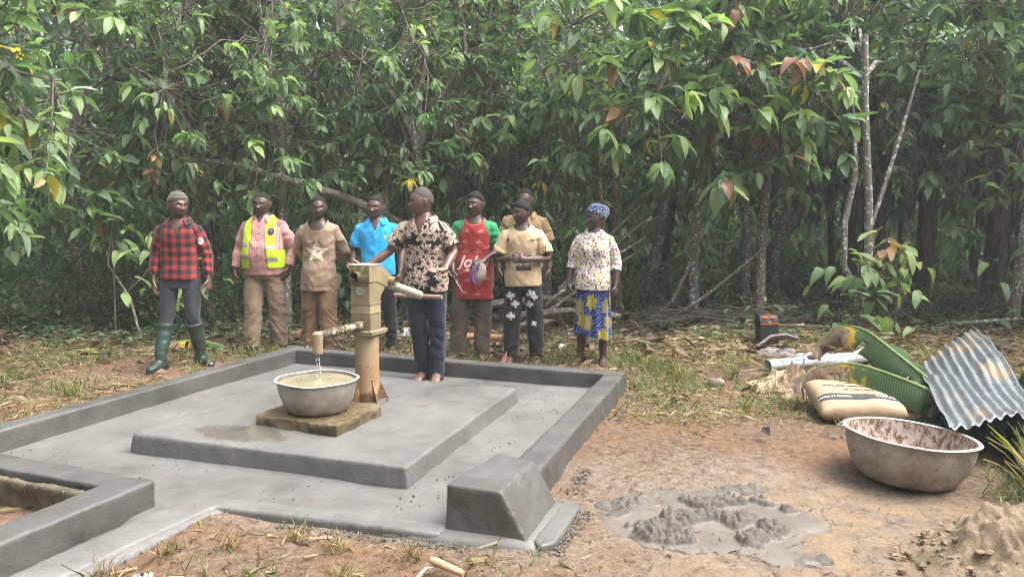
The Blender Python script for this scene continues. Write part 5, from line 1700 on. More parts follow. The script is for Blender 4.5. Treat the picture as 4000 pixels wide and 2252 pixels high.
# ---- things held: cap and spanner of the man in the red jersey
kx, ky = P6.root.location.x, P6.root.location.y
FELT_G = cloth("grey_felt", plain((0.30, 0.25, 0.21), (0.40, 0.34, 0.29)))
FELT_P = cloth("purple_lining", plain((0.13, 0.07, 0.22), (0.18, 0.10, 0.28)))
capo = empty("cap", (kx + 0.075, ky - 0.285, 0.90))
tag(capo, "grey and purple cap dangling from the red jersey man's hand", "cap")
capo.rotation_euler = (0.15, 0.28, 0.2)
m = MB(); m.rings([(0.015, 0, 0.125, 0.020, 0.012), (0.018, 0, 0.10, 0.042, 0.024), (0.022, 0, 0.05, 0.058, 0.034), (0.024, 0, -0.01, 0.062, 0.038), (0.022, 0, -0.055, 0.046, 0.028), (0.02, 0, -0.075, 0.018, 0.012)], 20); m.build("cap_crown", FELT_G, capo)
m = MB(); m.tube([(-0.015, -0.01, 0.13), (-0.045, -0.012, 0.06), (-0.055, -0.012, -0.01), (-0.035, -0.012, -0.07), (0.005, -0.012, -0.098)], [(0.010, 0.02), (0.016, 0.03), (0.020, 0.034), (0.022, 0.03), (0.012, 0.02)], 12); m.build("cap_lining", FELT_P, capo)
sp = empty("spanner", (kx - 0.20, ky - 0.20, 0.86))
tag(sp, "steel spanner hanging from the red jersey man's other hand", "spanner")
m = MB(); m.tube([(-0.03, 0.03, 0.05), (0.03, -0.02, 0.0), (0.12, -0.06, -0.135)], [0.007, 0.0075, 0.007], 8); m.build("shaft", STEEL, sp)
m = MB(); m.lathe([(0.008, -0.007), (0.017, -0.007), (0.017, 0.007), (0.008, 0.007)], 14, (0.127, -0.063, -0.147), closed=True); m.build("ring_head", STEEL, sp)
m = MB(); m.tube([(-0.05, 0.04, 0.062), (-0.01, 0.01, 0.04)], [0.018, 0.018], 12); m.build("grip", M("grip_brown", (0.16, 0.11, 0.09), rough=0.7), sp)
# ------------------------------------------------------------------ things lying about the clearing
# mixing basin, lower right
t = NT("cement_basin_inside")
v = t.coord()
f = t.noise(t.mapping(v, (1, 1, 0.6)), 34, 7, 0.75)
c = t.ramp(f, [(0.40, (0.17, 0.085, 0.05)), (0.47, (0.32, 0.22, 0.165)), (0.53, (0.58, 0.50, 0.44)), (0.7, (0.68, 0.61, 0.56))])
t.set(color=c, rough=0.85, normal=t.bump(f, 0.6, 0.006))
IN_ = t.m
t = NT("cement_basin_outside")
v = t.coord()
f = t.noise(v, 26, 6, 0.75)
c = t.ramp(t.noise(v, 7, 6, 0.7), [(0.3, (0.24, 0.20, 0.155)), (0.5, (0.40, 0.355, 0.30)), (0.7, (0.55, 0.51, 0.46))])
c = t.mix(t.ramp(f, [(0.57, 0.0), (0.64, 0.8)]), c, (0.13, 0.085, 0.055))
t.set(color=c, rough=0.62, metal=0.25, normal=t.bump(f, 0.3, 0.004))
OUT_ = t.m
t = NT("cement_basin_rim")
v = t.coord()
f = t.noise(v, 55, 5, 0.7)
c = t.mix(t.ramp(f, [(0.60, 0.0), (0.67, 0.8)]), (0.50, 0.46, 0.43), (0.17, 0.10, 0.07))
t.set(color=c, rough=0.6, metal=0.1)
RIM_ = t.m
mb = basin("mixing_basin", (2.285, 4.33, 0.006), 0.25, 0.345, 0.262, 0.004, 0.009, [OUT_, IN_, RIM_], tilt=(-0.02, 0.075), wob=0.0035, seed=4)
tag(mb, "big cement-crusted aluminium basin on the soil before the roofing sheet", "basin")

# printed lettering on a surface: project straight down or along a direction
def print_on(name, body, size, origin, right, up, mat, onto, parent=None, bold=0.001, lift=0.003, mesh=None):
    me = mesh or text_mesh(body, size, bold)
    refine(me, 0.02)
    bm = bmesh.new(); bm.from_mesh(onto.data); bv = BVHTree.FromBMesh(bm); bm.free()
    right, up = Vector(right).normalized(), Vector(up).normalized()
    nrm = right.cross(up).normalized()
    out = []
    for a, b, _ in co_of(me):
        q = Vector(origin) + right * a + up * b
        h = bv.ray_cast(q + nrm * 0.4, -nrm)
        out.append(tuple((h[0] + nrm * lift) if h[0] is not None else q))
    set_co(me, np.array(out))
    return mesh_obj(name, me, mat, parent or onto)

PAPER = NT("kraft_paper")
v = PAPER.coord()
PAPER.set(color=PAPER.ramp(PAPER.noise(v, 5, 5), [(0.3, (0.42, 0.30, 0.195)), (0.7, (0.53, 0.40, 0.275))]), rough=0.75, spec=0.2, normal=PAPER.bump(PAPER.noise(v, 18, 5, 0.65), 0.35, 0.012))
PAPER = PAPER.m
INK = M("bag_ink", (0.035, 0.035, 0.038), (0.06, 0.06, 0.06), 30, 0.7)
INK_RED = M("bag_red", (0.42, 0.07, 0.045), rough=0.7)
INK_W = M("bag_white", (0.55, 0.50, 0.44), rough=0.7)
# full cement bag, tipped towards the camera
bag = empty("cement_bag", (2.545, 5.62, 0.14)); bag.rotation_euler = (math.radians(13), 0, -0.06)
tag(bag, "full brown paper cement bag lying behind the mixing basin", "cement bag")
nb, mbn = 44, 32
def pillow(w, d, h, seed, sag=0.0):
    vs, fs = [], []
    for side_ in (1, -1):
        for j in range(mbn + 1):
            for i in range(nb + 1):
                a, b = 2 * i / nb - 1, 2 * j / mbn - 1
                e = max(0.0, (1 - abs(a) ** 5)) * max(0.0, (1 - abs(b) ** 4.5))
                z = side_ * h / 2 * e ** 0.42
                pin = 1 - 0.05 * (1 - abs(b)) * abs(a) ** 4 * 0
                vs.append((a * w / 2 * (1 - 0.025 * (1 - abs(b) ** 2) * 0), b * d / 2, z))
    o = (nb + 1) * (mbn + 1)
    for j in range(mbn):
        for i in range(nb):
            q = j * (nb + 1) + i
            fs.append((q, q + 1, q + nb + 2, q + nb + 1))
            fs.append((o + q, o + q + nb + 1, o + q + nb + 2, o + q + 1))
    m = MB(); m.add(vs, fs)
    me = m.mesh()
    bm = bmesh.new(); bm.from_mesh(me); bmesh.ops.remove_doubles(bm, verts=bm.verts, dist=0.0008); bm.to_mesh(me); bm.free()
    c, n = co_of(me), no_of(me)
    cr = 0.011 * vnoise(c * np.array([9, 5, 9]), seed) + 0.004 * vnoise(c * np.array([5, 22, 9]), seed + 1) + 0.0025 * vnoise(c * 30, seed + 2)
    set_co(me, c + n * cr[:, None])
    return me
body = mesh_obj("bag_paper", pillow(0.60, 0.50, 0.175, 3), PAPER, bag)
print_on("bag_band", "", 0, (0, -0.105, 0), (1, 0, 0), (0, 1, 0), INK, body, mesh=refine(poly_mesh(rect_pts(0.575, 0.075)), 0.015))
print_on("bag_lettering", "50KG", 0.060, (0.185, -0.108, 0), (1, 0, 0), (0, 1, 0), INK_W, body, lift=0.006)
print_on("bag_lettering", "MADE IN GHANA", 0.030, (-0.175, -0.108, 0), (1, 0, 0), (0, 1, 0), INK_W, body, lift=0.006)
print_on("bag_lettering", "GS 1118-1:2016", 0.034, (0.03, 0.005, 0), (1, 0, 0), (0, 1, 0), INK, body)
print_on("bag_lettering", "PORTLAND LIMESTONE", 0.032, (-0.04, 0.060, 0), (1, 0, 0), (0, 1, 0), INK, body)
print_on("bag_lettering", "CEMENT", 0.032, (0.02, 0.12, 0), (1, 0, 0), (0, 1, 0), INK, body)
print_on("bag_lettering", "EMPIRE CEMENT 32.5R", 0.050, (0.005, -0.4, -0.045), (1, 0, 0), (0, 0, 1), INK_RED, body, bold=0.0016)
print_on("bag_lettering", "EM", 0.065, (0.4, -0.12, 0.0), (0, 1, 0), (0, 0, 1), INK, body)
# plastic tub with a wire handle under the bag
wt = empty("plastic_tub", (2.50, 5.48, 0.0))
tag(wt, "small white tub with a rope handle squashed under the cement bag", "tub")
m = MB(); m.lathe([(0.0, 0.0), (0.085, 0.0), (0.105, 0.055), (0.112, 0.058), (0.112, 0.066), (0.0, 0.066)], 24); m.build("tub_body", M("dirty_white_plastic", (0.48, 0.45, 0.41), (0.6, 0.57, 0.53), 12, 0.5), wt)
m = MB(); m.tube([(-0.10, -0.05, 0.05), (-0.16, -0.10, 0.02), (-0.10, -0.15, 0.008), (-0.02, -0.12, 0.03)], 0.008, 8); m.build("rope_handle", MATS["dirty_white_plastic"], wt)
# crumpled empty bag
torn = empty("torn_paper_bag", (2.36, 6.46, 0.0)); torn.rotation_euler = (0, 0, -0.10)
tag(torn, "crumpled empty cement bag lying in the grass near the white pipe", "paper bag")
def crumple(w, d, h, seed, n=34):
    vs = []
    for j in range(n + 1):
        for i in range(n + 1):
            a, b = 2 * i / n - 1, 2 * j / n - 1
            vs.append((a * w / 2, b * d / 2, 0))
    V_ = np.array(vs)
    a, b = V_[:, 0] / (w / 2), V_[:, 1] / (d / 2)
    r1 = 1 - 1.6 * np.abs(vnoise(V_ * 6 + 3, seed)); r2 = 1 - 1.8 * np.abs(vnoise(V_ * 15 + 1, seed + 1)); r3 = vnoise(V_ * 28, seed + 2)
    dome = (1 - np.abs(a) ** 3) * (1 - np.abs(b) ** 3)
    V_[:, 2] = 0.008 + h * dome ** 0.6 * (0.25 + 0.55 * r1 + 0.25 * r2 + 0.06 * r3)
    V_[:, 0] += 0.03 * vnoise(V_ * 7, seed + 5); V_[:, 1] += 0.03 * vnoise(V_ * 7, seed + 6)
    F_ = [(j * (n + 1) + i, j * (n + 1) + i + 1, (j + 1) * (n + 1) + i + 1, (j + 1) * (n + 1) + i) for j in range(n) for i in range(n)]
    m = MB(); m.add(V_, F_)
    return m
o = crumple(0.52, 0.40, 0.27, 21, 30).build("bag_paper", PAPER, torn, smooth=False); o.modifiers.new("paper", 'SOLIDIFY').thickness = 0.002; o.location = (-0.02, 0.12, 0)
tb1 = o
o = crumple(0.40, 0.24, 0.17, 35, 24).build("bag_flap", PAPER, torn, smooth=False); o.modifiers.new("paper", 'SOLIDIFY').thickness = 0.002; o.location = (0.08, -0.12, 0)
pm = print_on("bag_lettering", "50KG", 0.055, (0.0, -0.02, 0), (0.9, 0.2, 0), (-0.2, 0.9, 0), INK_W, o, lift=0.008)
print_on("bag_band", "", 0, (0.0, -0.02, 0), (0.5, 0.8, 0), (-0.8, 0.5, 0), INK, o, mesh=refine(poly_mesh(rect_pts(0.14, 0.07)), 0.012), lift=0.004)
print_on("bag_lettering", "PORTLAND, PLACE", 0.030, (0.05, 0.02, 0), (0.95, 0.3, 0), (-0.3, 0.95, 0), INK, tb1, lift=0.005)
# white pvc pipe with its loose film sleeve
pipe = empty("pvc_pipe", (0, 0, 0))
tag(pipe, "light grey plastic pipe half inside clear film beside the striped sack", "pipe")
A_, B_ = Vector((2.47, 7.30, 0.06)), Vector((3.85, 7.76, 0.07))
PVC = M("grey_pvc", (0.50, 0.51, 0.54), (0.57, 0.58, 0.61), 6, 0.35, 0.5)
m = MB(); m.tube([A_, B_], 0.055, 28, cap=False); m.tube([B_, A_], 0.049, 28, cap=False); pb = m.build("pipe_wall", PVC, pipe)
dr = (B_ - A_).normalized()
print_on("pipe_lettering", "SUCTION PIPE FOR APPROVED HAND PUMP", 0.026, A_ + dr * 0.30 + Vector((0, 0, 0.02)), dr, Vector((0.1, 0.45, 0.9)), M("pipe_ink", (0.05, 0.14, 0.45), rough=0.6), pb, bold=0.0008)
print_on("pipe_lettering", "SUCTION PIPE FOR APPROVED HAND PUMP", 0.026, A_ + dr * 0.95 + Vector((0, 0, 0.02)), dr, Vector((0.1, 0.45, 0.9)), MATS["pipe_ink"], pb, bold=0.0008)
t = NT("clear_film")
v = t.coord()
t.set(color=(0.78, 0.79, 0.82), rough=0.18, spec=0.5, alpha=t.ramp(t.noise(v, 14, 5), [(0.4, 0.16), (0.65, 0.55)]), normal=t.bump(t.noise(v, 16, 5), 0.6, 0.02))
m = MB(); n = 24
pts_ = []; rad_ = []
for i in range(n + 1):
    k = i / n
    pts_.append(A_ + dr * (0.35 + 1.05 * k) + Vector((0, 0.0, 0.012 + 0.02 * math.sin(k * 9))))
    rad_.append((0.066 + 0.008 * math.sin(k * 17) + 0.012 * k, 0.060 + 0.010 * math.sin(k * 11 + 1)))
m.tube(pts_, rad_, 28, cap=False, flat=(0, 1, 0.5)); me_o = m.build("film_sleeve", t.m, pipe)
c = co_of(me_o.data); nn = no_of(me_o.data); set_co(me_o.data, c + nn * (0.010 * vnoise(c * 16, 3) + 0.006 * vnoise(c * 38, 4))[:, None])
# striped woven sack, folded
t = NT("striped_weave")
v = t.coord()
sv = t.math('ADD', t.sep(v)[1], t.math('MULTIPLY', t.noise(v, 4, 3), 0.10))
bands = t.noise(t.comb(t.math('MULTIPLY', sv, 34.0), 0.0, 0.0), 1.0, 2)
c = t.ramp(bands, [(0.30, (0.03, 0.028, 0.032)), (0.42, (0.10, 0.06, 0.06)), (0.48, (0.35, 0.32, 0.33)), (0.55, (0.05, 0.045, 0.05)), (0.62, (0.24, 0.14, 0.12)), (0.70, (0.38, 0.37, 0.40))])
t.set(color=c, rough=0.8, normal=t.bump(t.noise(v, 200, 2), 0.3, 0.003))
sack = empty("striped_sack", (2.80, 8.02, 0.0)); sack.rotation_euler = (0, 0, -0.15)
tag(sack, "folded sack with grey, brown and white woven stripes behind the pipe", "sack")
o = crumple(0.44, 0.30, 0.17, 51, 26).build("sack_fold", t.m, sack); o.modifiers.new("cloth", 'SOLIDIFY').thickness = 0.006
m = MB(); m.tube([(-0.20, 0.02, 0.10), (-0.05, 0.06, 0.20), (0.10, 0.08, 0.215), (0.22, 0.07, 0.19)], [(0.05, 0.02), (0.085, 0.03), (0.085, 0.03), (0.06, 0.02)], 14, flat=(0, 1, -0.35)); m.build("sack_top_fold", t.m, sack)
# black portable speaker with orange trim
spk = empty("portable_speaker", (2.83, 8.42, 0.0)); spk.rotation_euler = (-0.10, 0, 0.06)
tag(spk, "black box with orange knobs and stripe behind the striped sack", "speaker")
BLK = M("black_plastic", (0.012, 0.012, 0.013), (0.018, 0.018, 0.02), 30, 0.5, 0.4)
ORG = M("orange_plastic", (0.75, 0.14, 0.02), rough=0.4)
m = MB(); m.box((0, 0, 0.155), (0.215, 0.17, 0.31)); m.build("speaker_case", BLK, spk, bevel=0.012, seg=3)
m = MB(); m.add([(-0.108, -0.088, 0.31), (0.108, -0.088, 0.31), (0.108, 0.088, 0.31), (-0.108, 0.088, 0.31), (-0.104, -0.050, 0.395), (0.104, -0.050, 0.395), (0.104, 0.085, 0.405), (-0.104, 0.085, 0.405)], [(3, 2, 1, 0), (4, 5, 6, 7), (0, 1, 5, 4), (1, 2, 6, 5), (2, 3, 7, 6), (3, 0, 4, 7)])
m.build("control_panel", BLK, spk, bevel=0.008, seg=3)
m = MB(); m.box((0, -0.0905, 0.298), (0.205, 0.008, 0.012)); m.build("orange_stripe", ORG, spk, bevel=0.002)
for s in (-1, 1):
    m = MB(); m.tube([(s * 0.042, -0.066, 0.365), (s * 0.042, -0.082, 0.357)], [(0.030, 0.013), (0.027, 0.011)], 18, flat=(1, 0, 0)); m.build("orange_knob", ORG, spk)
for k in range(4):
    m = MB(); m.box((-0.03 + 0.022 * k, -0.01, 0.402), (0.014, 0.03, 0.006)); m.build("button_key", ORG, spk, bevel=0.001)
m = MB(); m.box((0.0, -0.0915, 0.318), (0.022, 0.004, 0.010)); m.build("badge", M("badge_white", (0.7, 0.7, 0.7), rough=0.4), spk)
# small orange and black reel in the straw
reel = empty("cable_reel", (3.58, 8.55, 0.04)); reel.rotation_euler = (1.2, 0.2, 0.5)
tag(reel, "little yellow and black reel lying in the straw", "reel")
m = MB(); m.lathe([(0.02, -0.018), (0.045, -0.018), (0.045, -0.008), (0.03, -0.006), (0.03, 0.006), (0.045, 0.008), (0.045, 0.018), (0.02, 0.018)], 18, closed=True); m.build("reel_spool", M("reel_yellow", (0.65, 0.30, 0.02), rough=0.4), reel)
m = MB(); m.tube([(0, 0, -0.02), (0, 0, 0.02)], 0.02, 12); m.build("reel_core", BLK, reel)
# half-buried red stone in the grass
m = MB(); m.ell((0, 0, 0), (0.075, 0.05, 0.045), 20, 12)
me = m.mesh(); c = co_of(me); set_co(me, c * (1 + 0.12 * vnoise(c * 22, 9))[:, None])
rk = mesh_obj("field_stone", me, M("reddish_stone", (0.20, 0.12, 0.10), (0.33, 0.27, 0.25), 16, 0.85, bump=0.5, bscale=40))
rk.location = (1.82, 6.72, 0.02); tag(rk, "half buried reddish stone in the trampled grass", "stone")

# ------------------------------------------------------------------ cut banana leaves
def banana_mat(name, edge):
    t = NT(name)
    a = t.attr("luv"); s = t.sep(a); v = t.coord()      # x across -1..1, y along 0..1 from base to tip
    vein = t.math('SINE', t.math('MULTIPLY', t.math('ADD', s[1], t.math('MULTIPLY', t.math('ABSOLUTE', s[0]), 0.03)), 760.0))
    g = t.mix(t.ramp(vein, [(0.3, 0.0), (0.7, 1.0)]), (0.035, 0.075, 0.025), (0.078, 0.130, 0.044))
    dry = t.math('ADD', t.math('ADD', s[1], t.math('MULTIPLY', t.math('ABSOLUTE', s[0]), 0.10)), t.math('MULTIPLY', t.math('SUBTRACT', t.noise(v, 10, 5), 0.5), 0.28))
    yel = t.ramp(dry, [(edge - 0.06, 0.0), (edge - 0.02, 1.0)])
    brn = t.ramp(dry, [(edge + 0.02, 0.0), (edge + 0.05, 1.0)])
    rim = t.ramp(t.math('ADD', t.math('ABSOLUTE', s[0]), t.math('MULTIPLY', t.math('SUBTRACT', t.noise(v, 16, 5), 0.5), 0.35)), [(0.93, 0.0), (1.0, 1.0)])
    brown = t.ramp(t.noise(v, 22, 6, 0.7), [(0.3, (0.10, 0.06, 0.04)), (0.7, (0.34, 0.24, 0.17))])
    c = t.mix(yel, g, (0.46, 0.31, 0.025))
    c = t.mix(brn, c, brown); c = t.mix(rim, c, (0.36, 0.24, 0.06))
    t.set(color=c, rough=0.6, spec=0.3, normal=t.bump(t.math('ADD', vein, t.math('MULTIPLY', t.noise(v, 14, 4), 4.0)), 0.3, 0.004))
    tr = t.n.new("ShaderNodeBsdfTranslucent"); t.put(tr.inputs[0], t.mix(0.5, c, (0.14, 0.20, 0.03)))
    mx = t.n.new("ShaderNodeMixShader"); mx.inputs[0].default_value = 0.22
    t.link(t.p.outputs[0], mx.inputs[1]); t.link(tr.outputs[0], mx.inputs[2]); t.link(mx.outputs[0], t.out.inputs["Surface"])
    return t.m
def banana_leaf(path, width, mat, label, droopL, droopR, seed, splits=(), name="banana_leaf"):
    """blade along a path from base to tip; each half hangs by its own angle (radians below horizontal)"""
    root = empty(name, (0, 0, 0)); tag(root, label, "banana leaf")
    P_ = [Vector(p_) for p_ in path]
    def at_(k):
        x_ = k * (len(P_) - 1); i = min(int(x_), len(P_) - 2); f = x_ - i
        p0, p1, p2, p3 = P_[max(i - 1, 0)], P_[i], P_[i + 1], P_[min(i + 2, len(P_) - 1)]
        return 0.5 * ((2 * p1) + (p2 - p0) * f + (2 * p0 - 5 * p1 + 4 * p2 - p3) * f * f + (3 * p1 - p0 - 3 * p2 + p3) * f ** 3)
    N_, C_ = 70, 9
    vs, luv = [], []
    for i in range(N_ + 1):
        k = i / N_
        p_ = at_(k); t_ = (at_(min(1, k + 0.01)) - at_(max(0, k - 0.01))).normalized()
        sd_ = t_.cross(Vector((0, 0, 1))).normalized()
        up = sd_.cross(t_).normalized()
        w_ = width * (math.sin(PI * min(1.0, (0.10 + 0.88 * k) ** 0.85)) ** 0.55)
        rag = [1 + 0.10 * float(vnoise(np.array([[k * 34, s_ * 3.0, seed]]), seed + 2)[0]) - 0.22 * max(0.0, float(vnoise(np.array([[k * 16, s_ * 5.0, seed]]), seed + 4)[0]) - 0.25) for s_ in (-1, 1)]
        for j in range(-C_, C_ + 1):
            a = j / C_ * (rag[1 if j > 0 else 0] if abs(j) > 5 else 1.0)
            dr_ = (droopR if a > 0 else droopL)
            dd = dr_ * (0.80 + 0.20 * abs(a))
            wav = 0.030 * float(vnoise(np.array([[k * 14, a * 2, seed]]), seed)[0]) * abs(a)
            off_ = sd_ * (a * w_ * math.cos(dd)) - up * (abs(a) * w_ * math.sin(dd)) + up * wav
            q = p_ + off_
            q.z = max(q.z, 0.012)
            vs.append(q); luv.append((a, k, 0))
    W_ = 2 * C_ + 1
    fs = []
    for i in range(N_):
        for j in range(W_ - 1):
            side_ = 1 if j >= C_ else -1
            if any(sd0 == side_ and abs(i / N_ - k0) < 0.012 and abs(j + 0.5 - C_) > 2 for sd0, k0 in splits): continue
            if abs(j + 0.5 - C_) > 4 and float(vnoise(np.array([[i * 0.9, side_ * 7.0, seed]]), seed + 8)[0]) > 0.62: continue
            fs.append((i * W_ + j, i * W_ + j + 1, (i + 1) * W_ + j + 1, (i + 1) * W_ + j))
    m = MB(); m.add(vs, fs)
    o = m.build("blade", mat, root)
    set_attr(o.data, "luv", np.array(luv))
    o.modifiers.new("leaf", 'SOLIDIFY').thickness = 0.0015
    m = MB(); m.tube([at_(k) + Vector((0, 0, -0.006)) for k in np.linspace(0, 1, 24)], [0.018 * (1 - 0.8 * k) for k in np.linspace(0, 1, 24)], 8)
    m.build("midrib", M("banana_rib", (0.13, 0.19, 0.06), (0.20, 0.25, 0.09), 12, 0.5), root)
    return root
banana_leaf([(3.45, 5.35, 0.05), (3.25, 5.75, 0.22), (3.08, 6.10, 0.42), (2.95, 6.38, 0.56), (2.80, 6.55, 0.55), (2.66, 6.58, 0.40), (2.62, 6.5, 0.28)], 0.22, banana_mat("banana_green", 0.60),
            "tall arched banana leaf with brown curled tip, leaning over the pipe", 1.0, 0.35, 3, [(1, 0.62)])
banana_leaf([(3.42, 5.05, 0.05), (3.12, 5.30, 0.21), (2.86, 5.55, 0.325), (2.62, 5.78, 0.385), (2.40, 5.90, 0.34), (2.26, 5.90, 0.22), (2.24, 5.8, 0.12)], 0.21, banana_mat("banana_drying", 0.56),
            "lower banana leaf with yellow and brown tip draped over the cement bag", 1.1, 0.3, 7, [(-1, 0.52), (1, 0.4)])
banana_leaf([(3.55, 5.00, 0.03), (3.35, 5.55, 0.10), (3.20, 5.95, 0.13), (3.10, 6.30, 0.08)], 0.22, banana_mat("banana_dark", 1.3),
            "flat dark banana leaf pressed under the roofing sheet", 0.5, 0.4, 9)
banana_leaf([(3.25, 5.60, 0.30), (3.20, 5.75, 0.27), (3.22, 5.92, 0.26), (3.25, 6.1, 0.22)], 0.13, banana_mat("banana_pale", 1.3),
            "pale torn piece of banana leaf beside the roofing sheet", 0.5, 0.7, 11)
banana_leaf([(-3.15, 8.42, 0.03), (-3.45, 8.40, 0.12), (-3.75, 8.38, 0.10), (-4.05, 8.40, 0.04), (-4.25, 8.42, 0.02)], 0.14, banana_mat("banana_yellowing", 0.42),
            "yellowing banana leaf on the ground behind the plaid shirt man", 0.5, 0.6, 13, [(1, 0.5), (-1, 0.35)])
banana_leaf([(-4.35, 8.25, 0.03), (-4.55, 8.18, 0.06), (-4.75, 8.15, 0.05), (-4.9, 8.13, 0.03)], 0.10, banana_mat("banana_yellow", 0.30),
            "small yellow banana leaf scrap lying on dry grass", 0.4, 0.5, 15)

# ------------------------------------------------------------------ corrugated roofing sheets
t = NT("galvanised_sheet")
v = t.coord()
sp_n = t.noise(t.mapping(v, (6, 22, 6)), 4, 5, 0.7)
c = t.ramp(sp_n, [(0.36, (0.13, 0.145, 0.16)), (0.46, (0.28, 0.305, 0.33)), (0.56, (0.42, 0.455, 0.49)), (0.68, (0.60, 0.64, 0.68))])
tan = t.ramp(t.noise(v, 2.6, 4), [(0.56, 0.0), (0.66, 0.8)])
c = t.mix(tan, c, (0.40, 0.30, 0.19))
c = t.mix(t.ramp(t.noise(v, 6, 5, 0.7), [(0.66, 0.0), (0.72, 0.9)]), c, (0.20, 0.08, 0.035))
t.set(color=c, rough=t.ramp(sp_n, [(0.3, 0.28), (0.7, 0.5)]), metal=t.math('SUBTRACT', 0.55, t.math('MULTIPLY', tan, 0.5)), normal=t.bump(t.noise(v, 9, 4), 0.3, 0.02))
ZINC = t.m
def sheet(name, c00, c10, c11, c01, waves, amp, label, mat, seed, bow=0.0, ragged=0.0):
    """bilinear sheet, corrugations run from the 0-edge to the 1-edge"""
    n_, k_ = waves * 10, 40
    vs = []
    P00, P10, P11, P01 = [Vector(p_) for p_ in (c00, c10, c11, c01)]
    nrm = (P10 - P00).cross(P01 - P00).normalized()
    if nrm.z < 0: nrm = -nrm
    for j in range(k_ + 1):
        b = j / k_
        for i in range(n_ + 1):
            a = i / n_
            bb = b
            if ragged and b < 0.12:
                bb = b + (0.12 - b) / 0.12 * ragged * float(vnoise(np.array([[a * 9, 0.3, seed]]), seed)[0])
            p_ = (P00 * (1 - a) + P10 * a) * (1 - bb) + (P01 * (1 - a) + P11 * a) * bb
            d_ = amp * math.cos(2 * PI * waves * a) + bow * math.sin(PI * b) + 0.07 * float(vnoise(np.array([[a * 2.2, b * 3.2, seed]]), seed + 1)[0]) + 0.02 * float(vnoise(np.array([[a * 6, b * 9, seed]]), seed + 3)[0])
            vs.append(p_ + nrm * d_)
    fs = [(j * (n_ + 1) + i, j * (n_ + 1) + i + 1, (j + 1) * (n_ + 1) + i + 1, (j + 1) * (n_ + 1) + i) for j in range(k_) for i in range(n_)]
    m = MB(); m.add(vs, fs)
    o = m.build(name, mat)
    o.modifiers.new("metal", 'SOLIDIFY').thickness = 0.0015
    tag(o, label, "roofing sheet", "old roofing sheets")
    return o
sheet("roofing_sheet", (2.54, 4.36, 0.27), (3.32, 4.62, 0.27), (4.05, 6.62, 0.52), (3.36, 6.28, 0.30), 9, 0.013, "shiny corrugated roofing sheet propped over banana leaves", ZINC, 5, 0.03, 0.05)
sheet("roofing_sheet", (2.86, 4.20, 0.03), (3.62, 4.36, 0.10), (4.45, 6.35, 0.22), (3.80, 6.20, 0.10), 7, 0.020, "dark corrugated roofing sheet lying beneath the shiny one", M("dark_sheet", (0.02, 0.024, 0.022), (0.05, 0.055, 0.05), 8, 0.55, 0.4, 0.3), 8, 0.0)  # lower sheet in mottled near-black
TARP = M("dark_green_tarp", (0.010, 0.020, 0.017), (0.020, 0.034, 0.028), 6, 0.6, 0.3)
o = crumple(0.95, 0.9, 0.24, 71, 30).build("tarpaulin", TARP); o.location = (3.42, 5.15, 0.0); o.rotation_euler = (0, 0, 0.35)
o.modifiers.new("cloth", 'SOLIDIFY').thickness = 0.003
tag(o, "dark green tarpaulin bundled under the roofing sheets", "tarpaulin")

# ------------------------------------------------------------------ sand heap and wet mortar
def heap(name, cx, cy_, rx, ry, h, mat, label, seed, cell=0.012, lump=0.5, edge=1.0, cat="heap", lumpy=1.0, wobble=0.16):
    nx_, ny_ = int(2.3 * rx / cell), int(2.3 * ry / cell)
    gx_ = np.linspace(-1.15 * rx, 1.15 * rx, nx_); gy_ = np.linspace(-1.15 * ry, 1.15 * ry, ny_)
    X_, Y_ = np.meshgrid(gx_, gy_); x_, y_ = X_.ravel(), Y_.ravel()
    Q = np.stack([x_, y_, np.zeros_like(x_)], 1)
    r = np.hypot(x_ / rx, y_ / ry) + wobble * vnoise(Q * 4, seed) + 0.07 * vnoise(Q * 13, seed + 1)
    base = sstep(1.0, 1.0 - edge, r)
    l1 = 1 - np.abs(vnoise(Q * 6.5, seed + 2)); l2 = 1 - np.abs(vnoise(Q * 15, seed + 3)); l3 = vnoise(Q * 38, seed + 4); l4 = vnoise(Q * 80, seed + 7)
    z_ = h * base * (1 - lump + lump * (0.75 * l1 + 0.25 * l2)) + base * lumpy * (0.014 * l3 + 0.006 * l4 + 0.02 * np.maximum(0, vnoise(Q * 22, seed + 5) - 0.1))
    z_ = z_ - 0.03 * (base < 0.02)
    V_ = np.stack([x_, y_, z_], 1)
    a_ = (np.arange(ny_ - 1)[:, None] * nx_ + np.arange(nx_ - 1)[None, :]).ravel()
    F_ = np.stack([a_, a_ + 1, a_ + nx_ + 1, a_ + nx_], 1)
    F_ = F_[(base[F_] > 0.0).any(axis=1)]
    me = np_mesh(name, V_, F_)
    bm = bmesh.new(); bm.from_mesh(me); bmesh.ops.delete(bm, geom=[v_ for v_ in bm.verts if not v_.link_faces], context='VERTS'); bm.to_mesh(me); bm.free()
    o = mesh_obj(name, me, mat); o.location = (cx, cy_, 0.0)
    tag(o, label, cat, kind="stuff")
    return o
t = NT("damp_sand")
v = t.coord()
c = t.ramp(t.noise(v, 60, 6, 0.75), [(0.3, (0.26, 0.195, 0.13)), (0.6, (0.44, 0.345, 0.245)), (0.8, (0.53, 0.43, 0.32))])
t.set(color=c, rough=0.95, spec=0.1, normal=t.bump(t.noise(v, 120, 6, 0.75), 1.0, 0.012))
heap("sand_heap", 2.22, 3.20, 0.52, 0.42, 0.27, t.m, "lumpy heap of damp yellow sand at the near edge", 3, 0.008, 0.75, 0.75, "heap", 1.8)
t = NT("wet_mortar")
v = t.coord()
c = t.ramp(t.noise(v, 18, 6, 0.7), [(0.3, (0.085, 0.075, 0.062)), (0.7, (0.18, 0.162, 0.14))])
